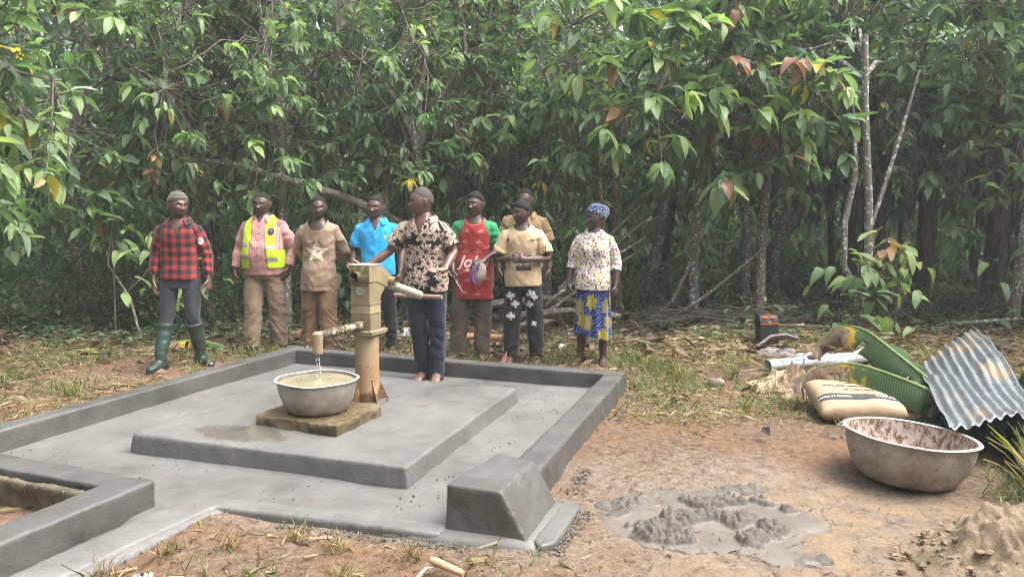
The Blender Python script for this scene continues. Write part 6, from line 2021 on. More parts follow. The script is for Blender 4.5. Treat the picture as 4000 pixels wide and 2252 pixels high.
t.set(color=c, rough=t.ramp(t.noise(v, 6, 4), [(0.4, 0.38), (0.6, 0.75)]), spec=0.4, normal=t.bump(t.noise(v, 70, 5, 0.7), 0.8, 0.01))
WETM = t.m
t2 = NT("mortar_slurry")
v = t2.coord()
t2.set(color=t2.ramp(t2.noise(v, 5, 5), [(0.3, (0.21, 0.185, 0.155)), (0.7, (0.31, 0.28, 0.24))]), rough=0.45, spec=0.4, normal=t2.bump(t2.noise(v, 26, 5), 0.4, 0.008))
def mortar_field(name, cx, cy_, rx, ry, label, seed, h=0.046, cell=0.0065):
    nx_, ny_ = int(2.4 * rx / cell), int(2.4 * ry / cell)
    X_, Y_ = np.meshgrid(np.linspace(-1.2 * rx, 1.2 * rx, nx_), np.linspace(-1.2 * ry, 1.2 * ry, ny_)); x_, y_ = X_.ravel(), Y_.ravel()
    Q = np.stack([x_, y_, np.zeros_like(x_)], 1)
    Qw = Q + 0.03 * np.stack([vnoise(Q * 9, seed + 20), vnoise(Q * 9, seed + 21), 0 * x_], 1)
    r = np.hypot(x_ / rx, y_ / ry) + 0.34 * vnoise(Q * 4.5, seed) + 0.16 * vnoise(Q * 12, seed + 1)
    base = sstep(1.0, 0.75, r)
    clump = sstep(0.0, 0.5, fbm(Qw * np.array([6.5, 8.5, 1]), seed + 2, 3) + 0.22 - 0.45 * np.hypot(x_ / rx, y_ / ry))
    l2 = np.abs(vnoise(Qw * 30, seed + 3)); l3 = np.abs(vnoise(Qw * 62, seed + 4)); l4 = vnoise(Q * 110, seed + 5)
    z_ = base * (0.010 + 0.004 * vnoise(Q * 7, seed + 6)) + base * clump * h * (0.30 + 0.55 * l2 + 0.50 * l3 + 0.16 * l4)
    z_ = z_ - 0.03 * (base < 0.02)
    a_ = (np.arange(ny_ - 1)[:, None] * nx_ + np.arange(nx_ - 1)[None, :]).ravel()
    F_ = np.stack([a_, a_ + 1, a_ + nx_ + 1, a_ + nx_], 1); F_ = F_[(base[F_] > 0).any(axis=1)]
    used = np.unique(F_); remap = np.full(len(x_), -1); remap[used] = np.arange(len(used))
    me = np_mesh(name, np.stack([x_, y_, z_], 1)[used], remap[F_])
    set_attr(me, "clump", clump[used], 'FLOAT')
    o = mesh_obj(name, me, MORTARMIX); o.location = (cx, cy_, 0.0); tag(o, label, "mortar", kind="stuff")
t = NT("mortar_mix")
v = t.coord(); k = t.attr("clump", "Fac")
smooth_c = t.ramp(t.noise(v, 6, 5), [(0.3, (0.15, 0.128, 0.106)), (0.7, (0.215, 0.188, 0.158))])
rough_c = t.ramp(t.noise(v, 30, 5, 0.7), [(0.3, (0.085, 0.074, 0.062)), (0.7, (0.165, 0.148, 0.126))])
t.set(color=t.mix(t.ramp(k, [(0.05, 0.0), (0.3, 1.0)]), smooth_c, rough_c), rough=t.ramp(k, [(0.0, 0.42), (0.4, 0.75)]), spec=0.4, normal=t.bump(t.noise(v, 80, 5, 0.7), 0.5, 0.008))
MORTARMIX = t.m
mortar_field("mortar_pile", 0.98, 3.70, 0.54, 0.40, "rough lumpy smear of leftover grey mortar on the soil", 23)
heap("mortar_pile", 0.62, 3.92, 0.20, 0.12, 0.045, WETM, "small rough mortar patch beside the pile near the block", 29, 0.008, 0.95, 0.9, "mortar", 1.6)
heap("mortar_pile", 1.28, 4.15, 0.20, 0.07, 0.025, WETM, "thin dry mortar streak behind the pile", 43, 0.009, 0.9, 0.8, "mortar", 1.2)
pts = []
for _ in range(500):
    a = random.random() * 6.28; r = 0.75 + 0.3 * random.random()
    k_ = random.random()
    pts.append((2.20 + 0.56 * r * k_ ** 0.4 * math.cos(a), 3.20 + 0.44 * r * k_ ** 0.4 * math.sin(a), 0.27 * 0.62 * max(0, 1 - k_ ** 0.8 * 1.05), 0.004 + 0.016 * random.random() ** 2.5))
clods("sand_clods", pts, MATS["damp_sand"], "loose clods of sand on and round the heap", "sand")

# ------------------------------------------------------------------ near edge: slipper and trowel
sl = empty("slipper", (-1.47, 3.02, 0.012)); sl.rotation_euler = (0, 0, -1.25)
tag(sl, "tan slipper with cream straps at the near edge", "slipper")
m = MB()
out_ = [(0.040 * math.cos(a) * (1.0 if math.sin(a) > 0 else 0.85), 0.12 * math.sin(a)) for a in np.linspace(0, 2 * PI, 28, endpoint=False)]
m.prism(out_, 0.0, 0.020); m.build("sole", M("tan_footbed", (0.44, 0.24, 0.13), (0.52, 0.30, 0.18), 30, 0.7, bump=0.4, bscale=120), sl, bevel=0.004)
for k in range(4):
    m = MB(); y_ = -0.075 + 0.020 * k
    m.tube([(-0.040, y_, 0.012), (-0.028, y_, 0.045), (0, y_ + 0.004, 0.058), (0.028, y_, 0.045), (0.040, y_, 0.012)], [(0.008, 0.0035)] * 5, 8, flat=(0, 1, 0)); m.build("strap", M("cream_strap", (0.52, 0.44, 0.36), rough=0.7), sl)
m = MB(); m.box((0, -0.045, 0.058), (0.022, 0.014, 0.006)); m.build("buckle", BLK, sl, bevel=0.001)
tr_ = empty("trowel", (-0.29, 3.075, 0.02)); tag(tr_, "trowel with pale wooden handle lying at the near edge", "trowel")
m = MB(); m.tube([(-0.055, 0.055, 0.055), (-0.03, 0.042, 0.050), (0.02, 0.012, 0.042), (0.075, -0.02, 0.034), (0.09, -0.028, 0.032)], [0.013, 0.018, 0.0175, 0.015, 0.012], 16); m.build("handle", M("bare_wood", (0.42, 0.27, 0.15), (0.52, 0.36, 0.22), 14, 0.6, stretch=(4, 1, 1)), tr_)
m = MB(); m.tube([(-0.02, 0.04, 0.035), (-0.075, 0.03, 0.03), (-0.105, -0.02, 0.012), (-0.10, -0.10, 0.006)], [(0.012, 0.004), (0.013, 0.004), (0.016, 0.004), (0.02, 0.003)], 10); m.build("tang", STEEL, tr_)
m = MB(); m.box((-0.09, -0.20, 0.004), (0.11, 0.24, 0.004)); m.build("steel_blade", STEEL, tr_, bevel=0.001)

# orange pipe lying behind the people
op = empty("orange_pipe", (0, 0, 0)); tag(op, "orange plastic pipe with a white end lying behind the group", "pipe")
m = MB(); m.tube([(-0.95, 9.02, 0.07), (-0.1, 8.86, 0.07), (0.12, 8.82, 0.07)], 0.042, 18); m.build("pipe_run", M("orange_pvc", (0.55, 0.27, 0.14), (0.62, 0.34, 0.19), 8, 0.5), op)
m = MB(); m.tube([(0.12, 8.82, 0.07), (0.31, 8.785, 0.07)], 0.0435, 18); m.build("pipe_end", M("chalky_end", (0.55, 0.52, 0.49), rough=0.6), op)
o = crumple(0.20, 0.16, 0.09, 91, 18).build("plastic_scrap", M("thin_white_plastic", (0.62, 0.60, 0.66), (0.7, 0.68, 0.72), 20, 0.35)); o.location = (-1.30, 9.25, 0.03)
tag(o, "crumpled white plastic bag in the grass behind the floral shirt man", "plastic bag")
o = crumple(0.10, 0.08, 0.07, 93, 14).build("plastic_scrap", MATS["thin_white_plastic"]); o.location = (0.56, 8.35, 0.03)
tag(o, "small white plastic scrap in the grass behind the woman", "plastic scrap")
# ------------------------------------------------------------------ leaves
def leaf_material(name, trans=0.42, rough=0.40, bumpk=0.35):
    t = NT(name)
    c = t.attr("tint", "Color"); s = t.sep(t.attr("luv")); v = t.coord()
    ab = t.math('ABSOLUTE', s[0])
    ph = t.math('SUBTRACT', t.math('MULTIPLY', s[1], 60.0), t.math('MULTIPLY', ab, 13.0))
    vein = t.math('SINE', ph)
    mid = t.ramp(ab, [(0.0, 1.0), (0.09, 0.0)])
    col = t.mix(t.math('MULTIPLY', t.ramp(vein, [(0.75, 0.0), (1.0, 1.0)]), 0.28), c, t.mix(1.0, c, (1.7, 1.5, 1.3), 'MULTIPLY'))
    col = t.mix(t.math('MULTIPLY', mid, 0.4), col, t.mix(1.0, c, (2.0, 1.7, 1.4), 'MULTIPLY'))
    col = t.mix(t.ramp(t.noise(v, 9, 4), [(0.5, 0.0), (0.8, 0.35)]), col, t.mix(1.0, col, (1.3, 1.0, 0.6), 'MULTIPLY'))
    nrm = t.bump(t.math('ADD', vein, t.math('MULTIPLY', mid, -2.0)), bumpk, 0.004)
    t.set(color=col, rough=rough, spec=0.5, normal=nrm)
    tr = t.n.new("ShaderNodeBsdfTranslucent"); t.put(tr.inputs[0], t.mix(1.0, col, (1.25, 1.45, 0.75), 'MULTIPLY'))
    mx = t.n.new("ShaderNodeMixShader"); mx.inputs[0].default_value = trans
    t.link(t.p.outputs[0], mx.inputs[1]); t.link(tr.outputs[0], mx.inputs[2]); t.link(mx.outputs[0], t.out.inputs["Surface"])
    return t.m
LEAF = leaf_material("cocoa_leaf")
DRYLEAF = leaf_material("dry_leaf", 0.12, 0.7)
GRASSM = leaf_material("grass_blade", 0.25, 0.6, 0.0)

def leaf_arrays(pos, dr, up, L, Wd, droop, tint, rows=5, fold=0.22, wave=0.05, prof=None):
    """N leaves -> vertices, quads, tint per vertex, luv per vertex"""
    N = len(pos)
    d = dr / np.linalg.norm(dr, axis=1, keepdims=True)
    s = np.cross(d, up); s /= np.maximum(1e-6, np.linalg.norm(s, axis=1, keepdims=True))
    u = np.cross(s, d)
    ys = np.linspace(0, 1, rows)
    if prof is None:
        w = np.sin(PI * np.clip(ys, 0, 1) ** 0.82) ** 0.75; w[0] = 0.06; w[-1] = 0.03
        if rows == 2: w = np.array([0.75, 0.55])
    else: w = prof(ys)
    V = np.zeros((N, rows, 3, 3)); T = np.zeros((N, rows, 3, 4)); U = np.zeros((N, rows, 3, 3))
    tw = RNG.uniform(-1, 1, N)
    for r, y in enumerate(ys):
        for k, a in enumerate((-1, 0, 1)):
            xx = a * Wd * 0.5 * w[r]
            zz = -droop * L * y * y + abs(a) * Wd * w[r] * fold + (wave * L * np.sin(y * 7 + tw * 6 + a * 2) * (abs(a)) * 0.35)
            yy = y * L * (1 - 0.22 * droop * y)
            V[:, r, k] = pos + d * yy[:, None] + s * xx[:, None] + u * zz[:, None]
            U[:, r, k] = (a, y, 0)
            T[:, r, k] = tint
    base = (np.arange(N) * rows * 3)[:, None]
    fq = []
    for r in range(rows - 1):
        for k in range(2):
            q = r * 3 + k
            fq.append((q, q + 1, q + 4, q + 3))
    F = (base[:, :, None] + np.array(fq)[None]).reshape(-1, 4)
    return V.reshape(-1, 3), F, T.reshape(-1, 4), U.reshape(-1, 3)

def leaf_obj(name, arrs, mat, parent=None):
    off, Vs, Fs, Ts, Us = 0, [], [], [], []
    for V, F, T, U in arrs:
        Vs.append(V); Fs.append(F + off); Ts.append(T); Us.append(U); off += len(V)
    me = np_mesh(name, np.concatenate(Vs), np.concatenate(Fs))
    set_attr(me, "tint", np.concatenate(Ts), 'FLOAT_COLOR'); set_attr(me, "luv", np.concatenate(Us))
    return mesh_obj(name, me, mat, parent)

def tints(n, palette, weights, jitter=0.18):
    idx = RNG.choice(len(palette), n, p=np.array(weights) / sum(weights))
    c = np.array(palette)[idx] * np.exp(RNG.normal(0, jitter, (n, 1))) * np.exp(RNG.normal(0, 0.06, (n, 3)))
    return np.concatenate([np.clip(c, 0, 1), np.ones((n, 1))], 1)
GREEN = [(0.125, 0.200, 0.105), (0.180, 0.262, 0.135), (0.250, 0.340, 0.160), (0.080, 0.135, 0.082), (0.42, 0.33, 0.05), (0.26, 0.12, 0.075), (0.30, 0.19, 0.10)]
GW = [34, 30, 16, 18, 0.8, 0.8, 0.6]
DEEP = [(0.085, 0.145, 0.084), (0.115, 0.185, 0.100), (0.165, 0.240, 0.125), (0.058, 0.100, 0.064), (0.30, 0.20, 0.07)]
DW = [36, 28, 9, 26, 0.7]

t = NT("lichen_bark")
v = t.coord()
b = t.ramp(t.noise(t.mapping(v, (1, 1, 0.25)), 26, 6, 0.7), [(0.3, (0.10, 0.085, 0.07)), (0.6, (0.22, 0.19, 0.16)), (0.8, (0.30, 0.27, 0.24))])
vo = t.voronoi(v, 24, rnd=1.0)
lich = t.math('MULTIPLY', t.ramp(vo.outputs["Distance"], [(0.30, 1.0), (0.42, 0.0)]), t.ramp(t.noise(v, 4, 4), [(0.42, 0.0), (0.55, 1.0)]))
b = t.mix(t.math('MULTIPLY', lich, 0.85), b, (0.56, 0.56, 0.53))
b = t.mix(t.ramp(t.noise(v, 5, 4), [(0.55, 0.0), (0.72, 0.4)]), b, (0.10, 0.11, 0.06))
t.set(color=b, rough=0.9, spec=0.15, normal=t.bump(t.noise(t.mapping(v, (1, 1, 0.3)), 40, 5), 0.7, 0.012))
BARK = t.m
t = NT("white_lichen_bark")
v = t.coord()
b = t.ramp(t.noise(t.mapping(v, (1, 1, 0.3)), 20, 6, 0.7), [(0.35, (0.13, 0.115, 0.095)), (0.55, (0.24, 0.22, 0.195)), (0.75, (0.33, 0.31, 0.285))])
vo = t.voronoi(v, 17, rnd=1.0)
b = t.mix(t.ramp(vo.outputs["Distance"], [(0.30, 0.9), (0.40, 0.0)]), b, (0.60, 0.60, 0.57))
t.set(color=b, rough=0.9, spec=0.15, normal=t.bump(t.noise(v, 40, 5), 0.6, 0.01))
WHITEBARK = t.m
GROVEBARK = M("shaded_mossy_bark", (0.045, 0.042, 0.032), (0.11, 0.105, 0.085), 14, 0.9, bump=0.6, bscale=40)  # mossy tone darkened: the grove's shade is put into this bark
TWIG = M("twig_bark", (0.075, 0.062, 0.050), (0.17, 0.145, 0.12), 12, 0.9)

def whorl(P, D, n, size, rng, up_bias=0.0):
    """n drooping leaves round a twig end at P pointing along D -> arrays of pos, dir, up, length"""
    pos, dr, up, L = [], [], [], []
    a0 = rng.uniform(0, 6.28)
    z = np.array([0, 0, 1.0])
    for k in range(n):
        a = a0 + k * 2.4
        h = np.array([math.cos(a), math.sin(a), 0])
        e = rng.uniform(-0.45, 1.0) - up_bias
        d = h * math.cos(e) - z * math.sin(e) + D * 0.45
        pos.append(P - D * 0.05 * k / n * 2 + rng.normal(0, 0.015, 3)); dr.append(d)
        u = z + h * 0.5 + rng.normal(0, 0.28, 3); up.append(u)
        L.append(size * rng.uniform(0.6, 1.2))
    return pos, dr, up, L

# individual leaf shapes shared by the leaf parts
LEAFSHAPES = []
def leaf_shapes():
    pal = [(0.155, 0.245, 0.115), (0.220, 0.325, 0.140), (0.290, 0.395, 0.155), (0.110, 0.178, 0.098), (0.50, 0.38, 0.055), (0.26, 0.125, 0.095), (0.34, 0.20, 0.10)]
    for ci, c in enumerate(pal):
        for k in range(3):
            V, F, T, U = leaf_arrays(np.zeros((1, 3)), np.array([[0, 1.0, 0]]), np.array([[0, 0, 1.0]]), np.array([1.0]), np.array([0.34 + 0.05 * k]), np.array([0.15 + 0.22 * k]), np.array([[*c, 1.0]]), rows=8, fold=0.16 + 0.05 * k, wave=0.13)
            me = np_mesh("leaf", V, F); set_attr(me, "tint", T, 'FLOAT_COLOR'); set_attr(me, "luv", U)
            me.materials.append(LEAF); me.polygons.foreach_set("use_smooth", [True] * len(me.polygons))
            LEAFSHAPES.append((ci, me))
leaf_shapes()
def leaf_part(parent, pos, d, up, L, ci, name="leaf"):
    k = ci * 3 + random.randrange(3)
    o = bpy.data.objects.new(name, LEAFSHAPES[k][1]); link(o, parent)
    d = Vector(d).normalized(); u = Vector(up); s = d.cross(u).normalized(); u = s.cross(d)
    Mx = Matrix((s, d, u)).transposed().to_4x4()
    Mx.translation = Vector(pos)
    o.matrix_local = Mx @ Matrix.Scale(L, 4)
    return o

def tree(x, y, label, group=None, H=5.0, zb=1.8, rx=1.5, ry=1.2, cx=0.0, cy_=0.0, nclu=160, leaf=0.24, per=8, rows=5, r0=0.075, seed=0, fork=None, trunk=None, singles=0, pal=(GREEN, GW), twigs=True, limbs=5, name="cocoa_tree", extra_limbs=(), bare=0, forkless=False, single_colors=None, bark=None):
    rng = np.random.default_rng(seed + 100)
    root = empty(name, (x, y, 0)); tag(root, label, "tree", group)
    zf = fork if fork is not None else rng.uniform(1.2, 2.0)
    if trunk is None:
        trunk = [(0, 0, -0.15), (rng.normal(0, 0.05), rng.normal(0, 0.05), zf * 0.5), (rng.normal(0, 0.12), rng.normal(0, 0.1), zf), (cx * 0.3 + rng.normal(0, 0.12), cy_ * 0.3, zf + (H - zf) * 0.4)]
    m = MB()
    n_ = len(trunk)
    m.tube(trunk, [r0 * 1.15] + [r0 * (1 - 0.5 * i / n_) for i in range(1, n_)], 9)
    C = np.array([cx, cy_, (zb + H) / 2]); Rr = np.array([rx, ry, (H - zb) / 2])
    sk = []        # skeleton points with direction
    top = Vector(trunk[-1]); fk = Vector(trunk[-2])
    for i in range(limbs):
        a = 2 * PI * i / limbs + rng.uniform(-0.4, 0.4)
        tgt = Vector((C[0] + Rr[0] * 0.75 * math.cos(a), C[1] + Rr[1] * 0.75 * math.sin(a), C[2] + Rr[2] * rng.uniform(-0.5, 0.75)))
        st = fk.lerp(top, rng.uniform(0, 1))
        midp = st.lerp(tgt, 0.5) + Vector((rng.normal(0, 0.12), rng.normal(0, 0.12), rng.uniform(0.05, 0.3)))
        q1 = st.lerp(midp, 0.5) + Vector((0, 0, 0.08)); q2 = midp.lerp(tgt, 0.55) + Vector((rng.normal(0, 0.08), rng.normal(0, 0.08), rng.normal(0, 0.06)))
        m.tube([st, q1, midp, q2, tgt], [r0 * 0.5, r0 * 0.42, r0 * 0.32, r0 * 0.22, r0 * 0.12], 7)
        for q in (q1, midp, midp.lerp(q2, 0.5), q2, tgt): sk.append(np.array(q))
    for pts_, rad_ in extra_limbs: m.tube(pts_, rad_, 9)
    tk = m.build("trunk", bark or BARK, root)
    sk.append(np.array(top)); sk = np.array(sk)
    pos, dr, up, L = [], [], [], []
    tw = MB()
    cl_pts = []
    for c in range(nclu):
        while True:
            q = rng.uniform(-1, 1, 3); l = np.linalg.norm(q[:2])
            if 0.3 < l < 1: break
        q[:2] *= (0.75 + 0.25 * rng.random()) * (1 - 0.35 * max(0, q[2]) ** 2) * (1 - 0.25 * max(0, -q[2]) ** 3)
        P = C + Rr * q * (1 + 0.12 * rng.normal())
        P[2] = max(P[2], zb * 0.8)
        near_ = sk[np.argmin(np.linalg.norm(sk - P, axis=1))]
        D = P - near_; D = D / (np.linalg.norm(D) + 1e-6)
        cl_pts.append((P, D))
        if twigs:
            md = (near_ + P) / 2 + rng.normal(0, 0.06, 3)
            tw.tube([near_, md, P], [0.009, 0.007, 0.004], 4, cap=False)
        a, b, e, f = whorl(P, D, max(3, int(per * rng.uniform(0.6, 1.4))), leaf * min(1.5, math.exp(rng.normal(-0.08, 0.32))), rng)
        pos += a; dr += b; up += e; L += f
    for _ in range(bare):
        s0 = sk[rng.integers(len(sk))]; d0 = rng.normal(0, 1, 3); d0[1] -= 0.4; d0 /= np.linalg.norm(d0)
        pts_ = [s0]
        for k in range(5):
            d0 = d0 + rng.normal(0, 0.28, 3) + np.array([0, 0, -0.06]); d0 /= np.linalg.norm(d0)
            pts_.append(pts_[-1] + d0 * rng.uniform(0.15, 0.32))
        tw.tube(pts_, [0.010, 0.008, 0.007, 0.006, 0.005, 0.003], 4, cap=False)
    if tw.v: tag(tw.build("twigs", TWIG, root), kind="stuff")
    pos, dr, up, L = np.array(pos), np.array(dr), np.array(up), np.array(L)
    n = len(pos)
    tn = tints(n, *pal)
    arr = leaf_arrays(pos, dr, up, L, L * rng.uniform(0.26, 0.48, n), rng.uniform(-0.05, 0.6, n), tn, rows, wave=0.09)
    cr = leaf_obj("crown", [arr], LEAF, root); tag(cr, kind="stuff")
    # the leaves that show largest, on the side towards the clearing
    if singles:
        cand = sorted(cl_pts, key=lambda pd: pd[0][1] + 0.2 * abs(pd[0][2] - 2.5))
        k = 0
        for P, D in cand:
            a, b, e, f = whorl(P + np.array([0, -0.12, 0]), D, int(rng.integers(3, 6)), leaf * 1.12, rng, -0.25)
            ci = int(rng.choice(7, p=np.array(single_colors or [30, 30, 16, 18, 2.2, 2.4, 1.4]) / sum(single_colors or [30, 30, 16, 18, 2.2, 2.4, 1.4])))
            for aa, bb, ee, ff in zip(a, b, e, f):
                leaf_part(root, aa, bb, ee, ff, ci); k += 1
            if k >= singles: break
    return root

TG = "cocoa trees edging the clearing"
tree(-5.25, 6.75, "tree with big light leaves hanging in at the far left edge", TG, H=3.9, zb=1.55, rx=1.25, ry=0.9, cx=0.35, cy_=-0.1, nclu=120, leaf=0.25, seed=1, singles=90, pal=(GREEN, [30, 36, 26, 10, 2, 1.5, 2]), single_colors=[30, 34, 24, 12, 0.8, 0.8, 2])
tree(-5.6, 9.9, "leafy tree left of the plaid shirt man, nearest the left edge bushes", TG, H=5.4, zb=1.25, rx=1.6, ry=1.2, cx=0.1, cy_=-0.2, nclu=250, leaf=0.22, seed=2, singles=55)
tree(-4.1, 10.4, "tree with low bare twigs rising behind the plaid shirt man", TG, H=5.5, zb=1.60, rx=1.4, ry=1.2, cy_=-0.3, nclu=360, leaf=0.165, per=9, seed=3, singles=55, bare=50)
tree(-3.0, 10.1, "tree with tangled bare branches above the hi-vis vest man", TG, H=4.9, zb=1.75, rx=1.4, ry=1.2, cy_=-0.2, nclu=300, leaf=0.18, seed=4, singles=55, bare=60)
tree(-1.35, 10.25, "tree with a thick mossy limb reaching left behind the blue polo man", TG, H=5.2, zb=1.75, rx=1.4, ry=1.2, nclu=330, leaf=0.165, per=9, seed=5, singles=50, bare=18, fork=1.5,
     extra_limbs=[([(0.05, 0.0, 1.25), (-0.35, -0.25, 1.52), (-0.85, -0.45, 1.74), (-1.45, -0.60, 1.93), (-2.1, -0.6, 2.12), (-2.9, -0.5, 2.2)], [0.060, 0.058, 0.054, 0.048, 0.036, 0.02])])
tree(-0.86, 11.3, "slender pale trunked tree between the floral shirt and red jersey men", TG, H=5.4, zb=1.8, rx=1.4, ry=1.1, nclu=300, leaf=0.18, seed=6, singles=40, r0=0.055, fork=2.6, trunk=[(0.1, 0, -0.1), (0.03, 0, 1.2), (-0.02, 0, 2.5), (0.05, 0, 3.7)])
tree(0.55, 10.7, "tree with dark foliage behind the two men in beige", TG, H=5.0, zb=1.5, rx=1.3, ry=1.1, nclu=320, leaf=0.155, per=9, seed=7, singles=40, pal=(GREEN, [36, 26, 8, 26, 1, 0.6, 0.5]))
tree(1.55, 10.6, "tree with bright drooping leaves above the woman in the headscarf", TG, H=4.6, zb=2.05, rx=1.35, ry=1.1, cx=-0.15, cy_=-1.2, nclu=130, leaf=0.26, seed=8, singles=110, pal=(GREEN, [30, 34, 24, 12, 1, 1, 1]), trunk=[(-0.05, 0.3, -0.1), (-0.08, 0.2, 1.0), (-0.12, 0.0, 1.9), (-0.2, -0.6, 2.7)])
tree(2.52, 10.55, "straight lichen-spotted trunk right of the woman with red-brown hanging leaves", TG, H=4.8, zb=1.85, rx=1.2, ry=1.1, cx=0.2, cy_=-0.6, nclu=120, leaf=0.26, seed=9, singles=70, r0=0.07, single_colors=[22, 18, 10, 22, 5, 10, 5], bark=WHITEBARK, trunk=[(0, 0, -0.1), (-0.02, 0, 0.9), (0.03, 0, 1.9), (0.1, -0.2, 2.9)])
tree(3.35, 10.3, "tree with yellow and brown leaves hanging low left of the forked trunk", TG, H=4.9, zb=1.9, rx=1.05, ry=1.0, cy_=-0.5, nclu=135, leaf=0.25, seed=10, singles=60, single_colors=[24, 24, 14, 18, 9, 8, 4])
tree(4.36, 9.75, "forked white-lichened trunk growing beyond the banana leaves", TG, H=5.6, zb=2.6, rx=1.5, ry=0.9, cx=0.3, cy_=1.7, nclu=170, leaf=0.23, seed=11, singles=0, r0=0.066, fork=2.4, bark=WHITEBARK,
     trunk=[(0, 0, -0.1), (0.10, 0, 0.45), (0.17, 0, 0.95), (0.14, 0, 1.7), (0.05, 0, 2.7), (0.0, 0, 3.7)],
     extra_limbs=[([(0.10, 0.0, 0.40), (-0.12, 0.05, 0.85), (-0.13, 0.05, 1.4), (-0.02, 0.05, 2.0), (-0.12, 0.0, 2.9)], [0.046, 0.043, 0.040, 0.036, 0.022]),
                  ([(0.05, -0.02, 0.55), (0.28, -0.1, 0.72), (0.42, -0.14, 0.95)], [0.05, 0.04, 0.030]),
                  ([(0.15, 0.0, 1.25), (0.34, 0.05, 1.8), (0.55, 0.1, 2.5), (0.75, 0.1, 3.3)], [0.032, 0.028, 0.024, 0.014])])
tree(6.55, 10.0, "tree with deep green drooping leaves at the far right edge", TG, H=5.2, zb=1.55, rx=1.4, ry=1.2, cx=0.1, nclu=170, seed=12, singles=55, pal=(GREEN, [34, 24, 8, 30, 1, 0.6, 0.6]))
tree(7.6, 11.4, "tree behind the banana clump at the right edge", TG, H=5.8, zb=1.9, rx=1.5, ry=1.2, nclu=140, seed=13, singles=0)
tree(5.6, 11.0, "dense dark green tree filling the gap right of the forked trunk", TG, H=5.6, zb=1.95, rx=1.25, ry=0.9, cy_=-0.3, nclu=210, leaf=0.22, seed=14, singles=40, pal=(GREEN, [36, 28, 10, 24, 0.6, 0.5, 0.5]))
tree(4.2, 12.0, "leafy tree standing between the hanging-leaf tree and the forked trunk", TG, H=5.6, zb=1.8, rx=1.25, ry=0.9, nclu=180, leaf=0.22, seed=15, singles=0, pal=(GREEN, [36, 28, 12, 22, 0.6, 0.5, 0.5]))
# second and third rows
rng = np.random.default_rng(5)
LAND = [(-0.75, "the far left edge"), (-0.60, "the left edge bushes"), (-0.50, "the big pale sapling leaves"), (-0.43, "the plaid shirt man"), (-0.37, "the gap left of the hi-vis vest man"), (-0.31, "the hi-vis vest man"), (-0.25, "the star sweatshirt man"), (-0.17, "the blue polo man"), (-0.10, "the floral shirt man"), (-0.05, "the red jersey man"),
        (0.02, "the men in beige"), (0.10, "the woman in the headscarf"), (0.17, "the leaning branches"), (0.24, "the straight spotted trunk"), (0.32, "the hanging brown leaves"), (0.39, "the black speaker"), (0.45, "the forked trunk"), (0.52, "the banana clump"), (0.60, "the right edge trees"), (0.75, "the far right edge")]
USED = set()
def landmark(x_, y_, row):
    best = sorted(LAND, key=lambda l: abs(l[0] - x_ / y_))
    for _, nm in best:
        if (row, nm) not in USED:
            USED.add((row, nm)); return nm
k = 0
for yy, xs, H0, lf, rows_, ncl in ((13.2, np.arange(-9.0, 9.6, 1.45), 6.2, 0.27, 4, 105), (16.8, np.arange(-11.5, 12.0, 1.9), 7.6, 0.32, 3, 95)):
    for xx in xs:
        k += 1
        x_, y_ = xx + rng.normal(0, 0.35), yy + rng.normal(0, 0.7)
        ln = rng.normal(0, 0.35)
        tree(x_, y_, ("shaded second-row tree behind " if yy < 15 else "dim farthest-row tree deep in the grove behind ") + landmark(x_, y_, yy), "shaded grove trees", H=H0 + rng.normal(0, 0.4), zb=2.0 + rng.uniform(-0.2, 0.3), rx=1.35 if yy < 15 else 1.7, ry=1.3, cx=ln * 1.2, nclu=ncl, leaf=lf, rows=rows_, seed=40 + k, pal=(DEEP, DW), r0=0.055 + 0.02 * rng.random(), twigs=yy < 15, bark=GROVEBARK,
             trunk=[(0, 0, -0.1), (ln * 0.25, 0, 0.8), (ln * 0.6, 0, 1.7), (ln, 0, 2.8)])
